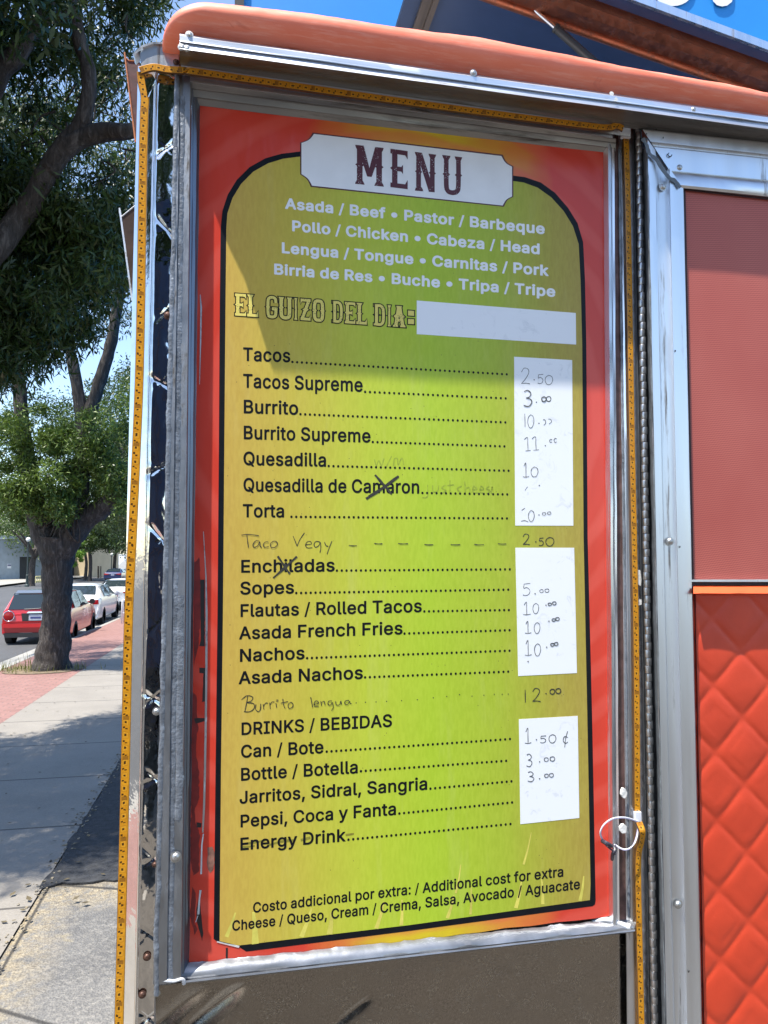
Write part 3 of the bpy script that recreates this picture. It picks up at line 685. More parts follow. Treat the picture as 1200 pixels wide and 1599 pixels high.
for dx, wv, hh in ((0.0, 0.012, 0.022), (0.012, 0.010, 0.016), (0.022, 0.012, 0.026)):
    b.prism([p + lx * dx, p + lx * (dx + wv), p + lx * (dx + wv) + nn * hh, p + lx * dx + nn * hh], (0, 0.80, 0))
b.build('hatch_frame', M['hatch_grey'], hatch)
b = MB(); g0 = F(940, 108, 0.22); g1 = F(868, 44, 0.235); g2 = F(800, -22, 0.25)
b.tube([g0, g1], 0.0085, 14); b.tube([g1 - (g0 - g1).normalized() * 0.002, g1 + (g0 - g1) * 0.03], 0.0098, 14)
gs = b.build('gas_strut', M['black_trim'], hatch, smooth='angle')
b = MB(); b.tube([g1, F(830, 11, 0.245)], 0.0040, 10); b.tube([F(833, 14, .2445), F(826, 7, 0.2455)], 0.0065, 10); b.tube([F(828, 9, .245), g2], 0.0050, 10)
b.build('hatch_rod', M['chrome_trim'], hatch, smooth='angle')
for px, py, Y in ((1079, 55, 0.21), (1067, 68, 0.22)):
    pass
# service door with screen and quilted panel
door = MB()
YD = -0.082
vstrip(door, [(1009.5, 1035, -0.03), (1010, 1035.5, YD), (1012, 1038, YD - .003), (1023, 1049, YD - .003), (1025, 1050.5, YD + .001), (1044, 1069, YD + .0015), (1045.5, 1070.5, YD - .004), (1060, 1086, YD - .004), (1063.5, 1089, YD - .001), (1066, 1092, YD - .001), (1067.5, 1093.5, YD + .012), (1068, 1094, YD + .03)], lambda x: 218 + (x - 1012) * 1.36 if x < 1080 else 290, 1720, 70, 0.0003, 0.0003, 10)
rl = [(201, 222, YD + .03), (201.5, 222.5, YD), (203, 224, YD - .003), (219.5, 241, YD - .003), (221, 242.5, YD + .002), (226, 247, YD + .002), (227.5, 248.5, YD - .002), (262, 281, YD - .002), (264, 283, YD + .001), (268, 287, YD - .004), (283, 302, YD - .004), (287, 307, YD - .001), (289, 310, YD + .012), (290, 311, YD + .03)]
rows = []
for i, (a, c, Y) in enumerate(rl):
    xl_ = 1003 + 62 * ((a - 201) / 88.0); row = []
    for k in range(13):
        x = xl_ + (1500 - xl_) * k / 12; row.append(F(x, a + (c - a) * (x - 1003) / 197.0, Y))
    rows.append(row)
door.grid(rows)
dr = door.build('service_door', M['alum_door'], truck, smooth='angle')
b = MB(); b.ribbon([F(x, y, YD - .0065) for x, y in [(q.x, q.y) for q in catmull([(1004, 216, 0), (1010, 226, 0), (1014, 239, 0), (1025, 249, 0), (1033, 262, 0), (1045, 277, 0), (1055, 283, 0), (1063, 293, 0)], 5)]], [0.007 + 0.004 * noise.noise((k * .4, 0, 0)) for k in range(36)], NY)
vstrip(b, [(1003.5, 1030, -0.048), (1009.8, 1035.2, -0.0835), (1012.0, 1037.2, -0.0855)], 232, 1700, 80, 0.0022, 0.0, 26)
b.build('door_sealant', plain('dark_grey_sealant', (0.12, 0.135, 0.15), 0.5, 0.2, 0.25, 90, 0.4, bscale=120), dr)
for px, py in ((1061, 262), (1035, 292), (1046.5, 845), (1059.5, 1412)): screw_at(px, py, YD - .001, 0.0052, M['screw'], dr, 'rivet', False)
b = MB()
for px, py in ((1046.5, 241.5),): b.tube([F(px + 3 * math.cos(a), py + 3 * math.sin(a), YD - .004) for a in [x * .3 for x in range(0, 15)]], 0.0008, 5); b.build('paint_pit', M['black_trim'], dr)
for px, py in ((1055, 548), (1062, 854), (1076, 1517), (1010, 209), (1036, 215), (1025, 202.5)): b = MB(); b.disc(F(px, py, YD - .0052), Vector((.0012, 0, .0006)), Vector((0, 0, .0018)), 7); b.build('paint_pit', M['black_trim'], dr)
# piano hinge
b = MB(); h0 = F(997.5, 196, -0.058); h1 = F(1024.5, 1700, -0.058); n = int((h1 - h0).length / 0.0128); ax = (h1 - h0).normalized()
for i in range(n):
    a = h0 + ax * (i * 0.0128); o = Vector((0.0006 if i % 2 else -0.0006, 0, 0))
    b.tube([a + o + ax * .0003, a + o + ax * .0008, a + o + ax * .0118, a + o + ax * .0123], [0.0048, 0.0050, 0.0050, 0.0048], 12)
b.build('piano_hinge', M['hinge'], dr, smooth='angle')
b = MB(); b.tube([h0, h1], 0.0042, 8); vstrip(b, [(990.8, 1012.8, -0.03), (992, 1014, -0.048), (1003.5, 1030, -0.046)], 196, 1700, 20)
b.build('hinge_leaf', plain('grey_hinge_leaf', (0.09, 0.095, 0.10), 0.5, 0.4, 0.3, 60), dr)
# screen and quilted panel
def dl(y1003, y1200, x): return y1003 + (y1200 - y1003) * (x - 1003) / 197.0
b = MB(); rows = []
for k in range(3):
    rows.append([F(x, dl(284, 309, x) + (906 - dl(284, 309, x)) * k / 2.0, YD + .006) for x in (1060, 1200, 1500)])
b.grid(rows); b.build('screen_mesh', M['screen'], dr)
b = MB(); vstrip(b, [(1066.5, 1092, YD + .004), (1069.5, 1096, YD + .003)], 290, 920, 20)
rows = [[F(x, dl(287, 309, x) + d, Y) for x in (1062, 1200, 1500)] for d, Y in ((0, YD + .004), (3, YD + .003))]; b.grid(rows)
b.build('screen_gasket', plain('dark_maroon_gasket', (0.035, 0.012, 0.014), 0.5), dr)
b = MB(); rows = [[F(x, yy, Y) for x in (1078, 1200, 1500)] for yy, Y in ((904.5, YD + .005), (905.5, YD - .001), (908.5, YD - .001), (909.5, YD + .008))]; b.grid(rows)
b.build('middle_rail', M['alum_door'], dr)
b = MB(); b.grid([[F(x, yy, Y) for x in (1078, 1200, 1500)] for yy, Y in ((909.3, YD + .008), (913.5, YD + .006))]); b.build('rail_gap', M['gapdark'], dr)
b = MB(); rows = []
qa, qb = F(1118.5, 967, YD), F(1164.5, 1018, YD); hx = qb.x - qa.x; hz = qa.z - qb.z
X0, Xb_, X1 = F(1083.5, 926, YD).x, F(1097.5, 1720, YD).x, F(1500, 1200, YD).x; Zt, Zb = F(1100, 926, YD).z, F(1100, 1720, YD).z
NXq, NZq = 150, 260
for k in range(NZq + 1):
    row = []
    z = Zt + (Zb - Zt) * k / NZq
    for j in range(NXq + 1):
        XL = X0 + (Xb_ - X0) * k / NZq; x = XL + (X1 - XL) * (j / NXq); s = (x - qa.x) / hx; tt = (z - qa.z) / hz
        pil = (abs(math.sin(math.pi * (s + tt) / 2)) * abs(math.sin(math.pi * (s - tt) / 2)))
        h = 0.0017 * (1 - (1 - min(1, pil)) ** 7) + 0.0010 * pil + 0.0008 * noise.noise((round(s + tt) * 3.3, round(s - tt) * 2.1, 7)) * pil
        h += 0.0005 * noise.noise((x * 22, z * 22, 0))
        edge = min(1, (x - XL) / 0.004) * min(1, (Zt - z) / 0.004)
        row.append(Vector((x, YD + 0.012 - h * (0.3 + 0.7 * edge), z)))
    rows.append(row)
b.grid(rows); b.build('quilted_panel', M['quilt'], dr, smooth=True)
b = MB(); b.grid([[F(x, yy, Y) + Vector((0, 0, 0.0007 * noise.noise((x * .05, yy, 0)))) for x in range(1083, 1500, 14)] for yy, Y in ((913.5, YD + .010), (915.5, YD + 0.002), (918, YD - .003), (926.5, YD - 0.010), (927.3, YD - .008), (927.6, YD + .012))])
b.build('quilt_ledge', plain('sunlit_red_ledge', (0.70, 0.11, 0.03), 0.45, 0, 0.1, 30), dr, smooth='angle')  # ledge red brightened; sunlight on its upper face is put into the colour
vs = MB(); vstrip(vs, [(1068.5, 1094.3, YD + .012), (1072, 1097, YD + .006)], 926, 1700, 40, 0.0012, 0, 30); vs.build('panel_edge', plain('dark_red_edge', (0.16, 0.018, 0.012), 0.5), dr)
xr_ = F(1500, 800, YD).x - 0.01
b = MB(); b.box((xr_, YD - .004, Zb - .05), (xr_ + .065, -.01, F(1500, 242, YD).z)); b.build('door_stile', M['alum_door'], dr)
b = MB(); b.box((xr_ + .075, -.03, .55), (4.2, .028, 2.62)); b.build('front_wall', M['alum'], truck)
# brackets standing off the left side of the truck
def bracket(top, bot, Y, dY, mat, edge):
    b = MB(); rows = []
    for k in range(9):
        t_ = k / 8.0; rows.append([F(a[0] + (c[0] - a[0]) * t_, a[1] + (c[1] - a[1]) * t_, Y) for a, c in zip(top, bot)])
    b.grid(rows); b.grid([[q + Vector((0.0, dY, 0)) for q in r] for r in rows])
    b.grid([rows[0], [q + Vector((0, dY, 0)) for q in rows[0]]])
    o = b.build('side_bracket', mat, truck)
    e = MB(); e.tube([F(*top[0], Y), F(*bot[0], Y)], 0.0016, 6); e.tube([F(*q, Y) for q in top], 0.0013, 6); e.build('bracket_edge', edge, o)
    return o
bracket([(195, 82), (196.5, 90), (201, 94.5), (208, 95), (218, 94)], [(212, 222), (212.5, 224), (213.5, 226), (215, 228), (219, 230)], 0.12, 0.05, M['redbrown'], plain('orange_rusty_edge', (0.42, 0.13, 0.035), 0.5))
bracket([(187, 325), (187.2, 332), (188.5, 338), (190.5, 338.5), (212.5, 320.5)], [(207, 470), (207.3, 471), (208, 472), (209, 473), (213, 475)], 0.12, 0.05, M['darkplate'], M['alum_dull'])

# ================================================================== menu board
YB = -0.035                        # the board sits 23 mm back from the face of its frame
F_wall = F
def F(px, py, Y=0.0): return F_wall(px, py, Y * 0.2 + YB)   # layers of print lie a fraction of a millimetre apart
board = None
b = MB()
bx0, bx1 = F(306, 800, 0).x, F(968, 800, 0).x
outl = [(309, 158), (948, 234), (957, 800), (966, 1428), (930, 1434), (900, 1437.5), (870, 1440), (830, 1446), (790, 1449), (750, 1456), (720, 1459), (690, 1464), (640, 1471), (600, 1475), (560, 1478), (520, 1481), (470, 1486.5), (445, 1489), (425, 1496.5), (400, 1496), (370, 1499), (340, 1505), (315, 1508), (300, 1509), (290, 1512), (300, 800)]
import mathutils.geometry as mg
def fill(b, pts, Y, res=None, zwave=0.0):      # flat polygon on the sign plane
    P = [F(x, y, Y) for x, y in pts]; b.poly(P)
fill(b, outl, 0.0015)
board = b.build('menu_board', M['vinyl'])
tag(board, 'tall red vinyl menu board with gold and green price panel in a metal frame', 'menu board')
def bp(name, b, mat, label=None, parent=None, **k): return b.build(name, mat, parent or board, label=label, **k)
OUT = [(469, 236.5), (440, 240), (415, 247), (390, 261), (370, 281), (356, 304), (347.5, 330), (345, 356), (343.5, 480), (342, 720), (340, 960), (337, 1200), (334, 1466), (340, 1471), (374, 1479), (385, 1486), (640, 1453.7), (926, 1415), (929.5, 1412), (930.5, 1406), (925, 1120), (918, 840), (916, 540), (914, 440), (911, 378), (902, 348), (887, 324), (867, 301), (845, 285), (820, 276.5), (800, 274)]
INN = [(469, 244.5), (442, 248), (419, 255), (396, 268), (377, 287), (363.5, 309), (355.5, 333), (353.8, 358), (352.5, 480), (350.5, 720), (348.5, 960), (345.5, 1200), (343.2, 1469.5), (372, 1476.5), (640, 1444.5), (921.5, 1405.5), (922.5, 1380), (917.5, 1120), (911.7, 840), (909.5, 540), (907, 440), (904, 381), (895, 353), (880.5, 329.5), (861, 308), (840, 293), (818, 285), (800, 282.5)]
b = MB(); fill(b, OUT, 0.0008); bp('panel_border', b, M['black_ink'])
b = MB(); fill(b, INN, 0.0001); bp('menu_panel', b, M['panel'])
def arcp(c, a0, a1, r, n=7): return [(c[0] + r * math.cos(a0 + (a1 - a0) * k / n), c[1] + r * math.sin(a0 + (a1 - a0) * k / n)) for k in range(n + 1)]
def platepts(g):
    T0, T1 = (490 - g, 208.5 - g), (784 + g, 243 - g); Rt, Rb_ = (800.5 + g, 260 - g * .3), (800.5 + g, 307 + g * .3); B1, B0 = (786 + g, 321.5 + g), (487 - g, 290.5 + g); Lb, Lt = (470.5 - g, 272 + g * .3), (470.5 - g, 223 - g * .3)
    def notch(p, q, cx, cy_):
        out = []
        for k in range(9):
            s = k / 8.0; x = p[0] + (q[0] - p[0]) * s; y = p[1] + (q[1] - p[1]) * s
            bl = 4 * s * (1 - s) * 0.22
            out.append((x + (cx - x) * bl, y + (cy_ - y) * bl))
        return out
    return [T0, T1] + notch(T1, Rt, 784, 262) + notch(Rb_, B1, 785, 305) + [B1, B0] + notch(B0, Lb, 488, 273) + notch(Lt, T0, 491, 225)
plate = None
b = MB(); fill(b, platepts(1.4), -0.0008); b2 = MB(); fill(b2, platepts(-0.6), -0.0014)
plate = bp('title_plate', b, M['maroon_line']); bp('plate_face', b2, M['white_print'], parent=plate)
# ---- western lettering from strokes and serifs
def ribpx(b, pts, wpx, Y, sc):    # pts in px
    b.ribbon([F(x, y, Y) for x, y in pts], wpx * sc, NY)
PXM = (F(700, 700, 0) - F(600, 700, 0)).length / 100.0     # metres per pixel on the board
def western(ch):
    """pieces in a unit box (x right 0..1, y up 0..1): ('r', poly) or ('s', path, halfwidth)"""
    st = 0.15
    def stem(x, a=0.0, c=1.0, w=st): return [('r', [(x - w, a), (x + w, a), (x + w, c), (x - w, c)])]
    def ser(x, y, up, w=0.26): d = 0.10 if up else -0.10; return [('r', [(x - w, y), (x + w, y), (x + w * .86, y - d * -.5), (x + w * .62, y + d), (x - w * .62, y + d), (x - w * .86, y - d * -.5)])]
    def spur(x, y=0.5, w=0.22): return [('r', [(x - w, y), (x, y + .09), (x + w, y), (x, y - .09)])]
    def full(x): return stem(x) + ser(x, 0, True) + ser(x, 1, False) + spur(x)
    if ch == 'I': return full(0.5)
    if ch == 'M': return stem(.16, w=.10) + stem(.84, w=.10) + ser(.16, 0, True, .17) + ser(.84, 0, True, .17) + ser(.12, 1, False, .12) + ser(.88, 1, False, .12) + spur(.16, .5, .16) + spur(.84, .5, .16) + [('r', [(.06, 1), (.30, 1), (.58, .22), (.42, .22)]), ('r', [(.70, 1), (.94, 1), (.58, .22), (.42, .22)])]
    if ch == 'N': return stem(.18, w=.11) + stem(.82, w=.11) + ser(.2, 0, True, .2) + ser(.82, 1, False, .18) + ser(.16, 1, False, .16) + spur(.18, .5, .17) + spur(.82, .5, .17) + [('r', [(.08, 1), (.34, 1), (.92, 0), (.66, 0)])]
    if ch == 'E': return stem(.26) + spur(.24, .5, .24) + [('r', [(.02, 0), (.98, 0), (.98, .24), (.84, .12), (.02, .12)]), ('r', [(.02, 1), (.98, 1), (.98, .78), (.84, .88), (.02, .88)]), ('r', [(.3, .44), (.62, .44), (.72, .38), (.72, .62), (.62, .56), (.3, .56)])]
    if ch == 'L': return stem(.30) + spur(.30, .5, .24) + ser(.30, 1, False, .28) + [('r', [(.02, 0), (.98, 0), (.98, .28), (.84, .13), (.02, .13)])]
    if ch == 'U': return [('s', [(.18, 1), (.18, .26), (.26, .10), (.42, .06), (.58, .06), (.74, .10), (.82, .26), (.82, 1)], .13)] + ser(.18, 1, False, .22) + ser(.82, 1, False, .2) + spur(.18, .52, .2) + spur(.82, .52, .2)
    if ch == 'O': return [('s', [(.5, .94), (.28, .92), (.17, .76), (.17, .24), (.28, .08), (.5, .06), (.72, .08), (.83, .24), (.83, .76), (.72, .92), (.5, .94)], .13)] + spur(.17, .5, .2) + spur(.83, .5, .2)
    if ch == 'G': return [('s', [(.84, .70), (.80, .88), (.62, .94), (.38, .94), (.20, .86), (.16, .70), (.16, .28), (.22, .10), (.40, .06), (.62, .06), (.80, .12), (.84, .28), (.84, .44)], .12)] + [('r', [(.5, .36), (.98, .36), (.98, .50), (.5, .50)])] + spur(.16, .5, .2)
    if ch == 'Z': return [('r', [(.04, 1), (.96, 1), (.96, .87), (.04, .87)]), ('r', [(.04, 0), (.96, 0), (.96, .13), (.04, .13)]), ('r', [(.04, .72), (.16, .88), (.04, .9)]), ('r', [(.96, .28), (.84, .12), (.96, .1)]), ('r', [(.64, .9), (.94, .9), (.36, .1), (.06, .1)])] + spur(.5, .5, .3)
    if ch == 'D': return [('s', [(.24, .94), (.56, .94), (.76, .86), (.84, .68), (.84, .32), (.76, .14), (.56, .06), (.24, .06)], .12)] + stem(.24, w=.13) + [('r', [(.0, 0), (.4, 0), (.4, .1), (.0, .1)]), ('r', [(.0, 1), (.4, 1), (.4, .9), (.0, .9)])] + spur(.24, .5, .22) + spur(.84, .5, .18)
    if ch == 'A': return [('r', [(.34, 1), (.62, 1), (.34, 0), (.08, 0)]), ('r', [(.38, 1), (.66, 1), (.94, 0), (.66, 0)]), ('r', [(.28, .26), (.72, .26), (.72, .38), (.28, .38)]), ('r', [(.26, 1), (.72, 1), (.66, .9), (.30, .9)]), ('r', [(-.02, 0), (.42, 0), (.38, .1), (.04, .1)]), ('r', [(.56, 0), (1.02, 0), (.98, .1), (.60, .1)])] + spur(.2, .5, .16) + spur(.8, .5, .16)
    if ch == ':': return [('r', [(.05, .18), (.95, .18), (.95, .42), (.05, .42)]), ('r', [(.05, .58), (.95, .58), (.95, .82), (.05, .82)])]
def western_word(word, boxes, Y, grow=0.0, dY=-0.0001):
    b = MB(); lay = 0
    for ch, (x0, x1, yt0, yt1, yb0, yb1) in zip(word, boxes):
        def mp(u, v):
            x = x0 + (x1 - x0) * u; top = yt0 + (yt1 - yt0) * u; bot = yb0 + (yb1 - yb0) * u; return (x, bot + (top - bot) * v)
        for pc in western(ch):
            yy = Y + dY * lay; lay = (lay + 1) % 16
            if pc[0] == 'r':
                P = [mp(*q) for q in pc[1]]
                if grow:
                    c = (sum(q[0] for q in P) / len(P), sum(q[1] for q in P) / len(P))
                    n = len(P); area = sum(P[i][0] * P[(i + 1) % n][1] - P[(i + 1) % n][0] * P[i][1] for i in range(n)); sg = 1 if area > 0 else -1; Q = []
                    for i in range(n):
                        a, m_, d = P[i - 1], P[i], P[(i + 1) % n]
                        def nrm_(p, q): l = math.hypot(q[0] - p[0], q[1] - p[1]) + 1e-9; return ((q[1] - p[1]) / l * sg, -(q[0] - p[0]) / l * sg)
                        n1_, n2_ = nrm_(a, m_), nrm_(m_, d); dn = 1 + n1_[0] * n2_[0] + n1_[1] * n2_[1]; dn = max(dn, 0.5)
                        Q.append((m_[0] + grow * (n1_[0] + n2_[0]) / dn, m_[1] + grow * (n1_[1] + n2_[1]) / dn))
                    P = Q
                b.poly([F(x, y, yy) for x, y in P])
            else:
                P = [mp(*q) for q in pc[1]]; W = (2 * pc[2] * (x1 - x0) + 2 * grow) * PXM
                P = [(q.x, q.y) for q in catmull([(x, y, 0) for x, y in P], 4)]
                b.ribbon([F(x, y, yy) for x, y in P], W, NY)
    return b
MENU = [(555, 599.5, 226, 231, 287, 291.5), (609.5, 637.5, 232, 236, 292, 295.5), (648, 681.5, 237, 241.5, 297.5, 300.5), (692, 721.5, 242, 245.5, 303.5, 305)]
bp('title_lettering', western_word("MENU", MENU, -0.0020), M['maroon'], parent=plate)
def gz(x): return 458.0 + (x - 366) * 0.0767       # top line of the heading
def gb(x): return 492.5 + (x - 366) * 0.0705
gx_ = [('E', 367, 385), ('L', 386, 404), ('G', 416, 434), ('U', 436, 456), ('I', 457.5, 467), ('Z', 469, 486), ('O', 488.5, 507), ('D', 519, 536), ('E', 538.5, 555.5), ('L', 556.5, 573.5), ('D', 584, 602), ('I', 603.5, 613), ('A', 614, 633.5), (':', 637, 647.5)]
bx_ = [(a, c, gz(a), gz(c), gb(a), gb(c)) for _, a, c in gx_]
wd_ = ''.join(g[0] for g in gx_)
hd = bp('heading_outline', western_word(wd_, bx_, -0.0006, 1.5), M['black_ink'])
bp('heading_lettering', western_word(wd_, bx_, -0.0016, 0.0), M['cream'], parent=hd)
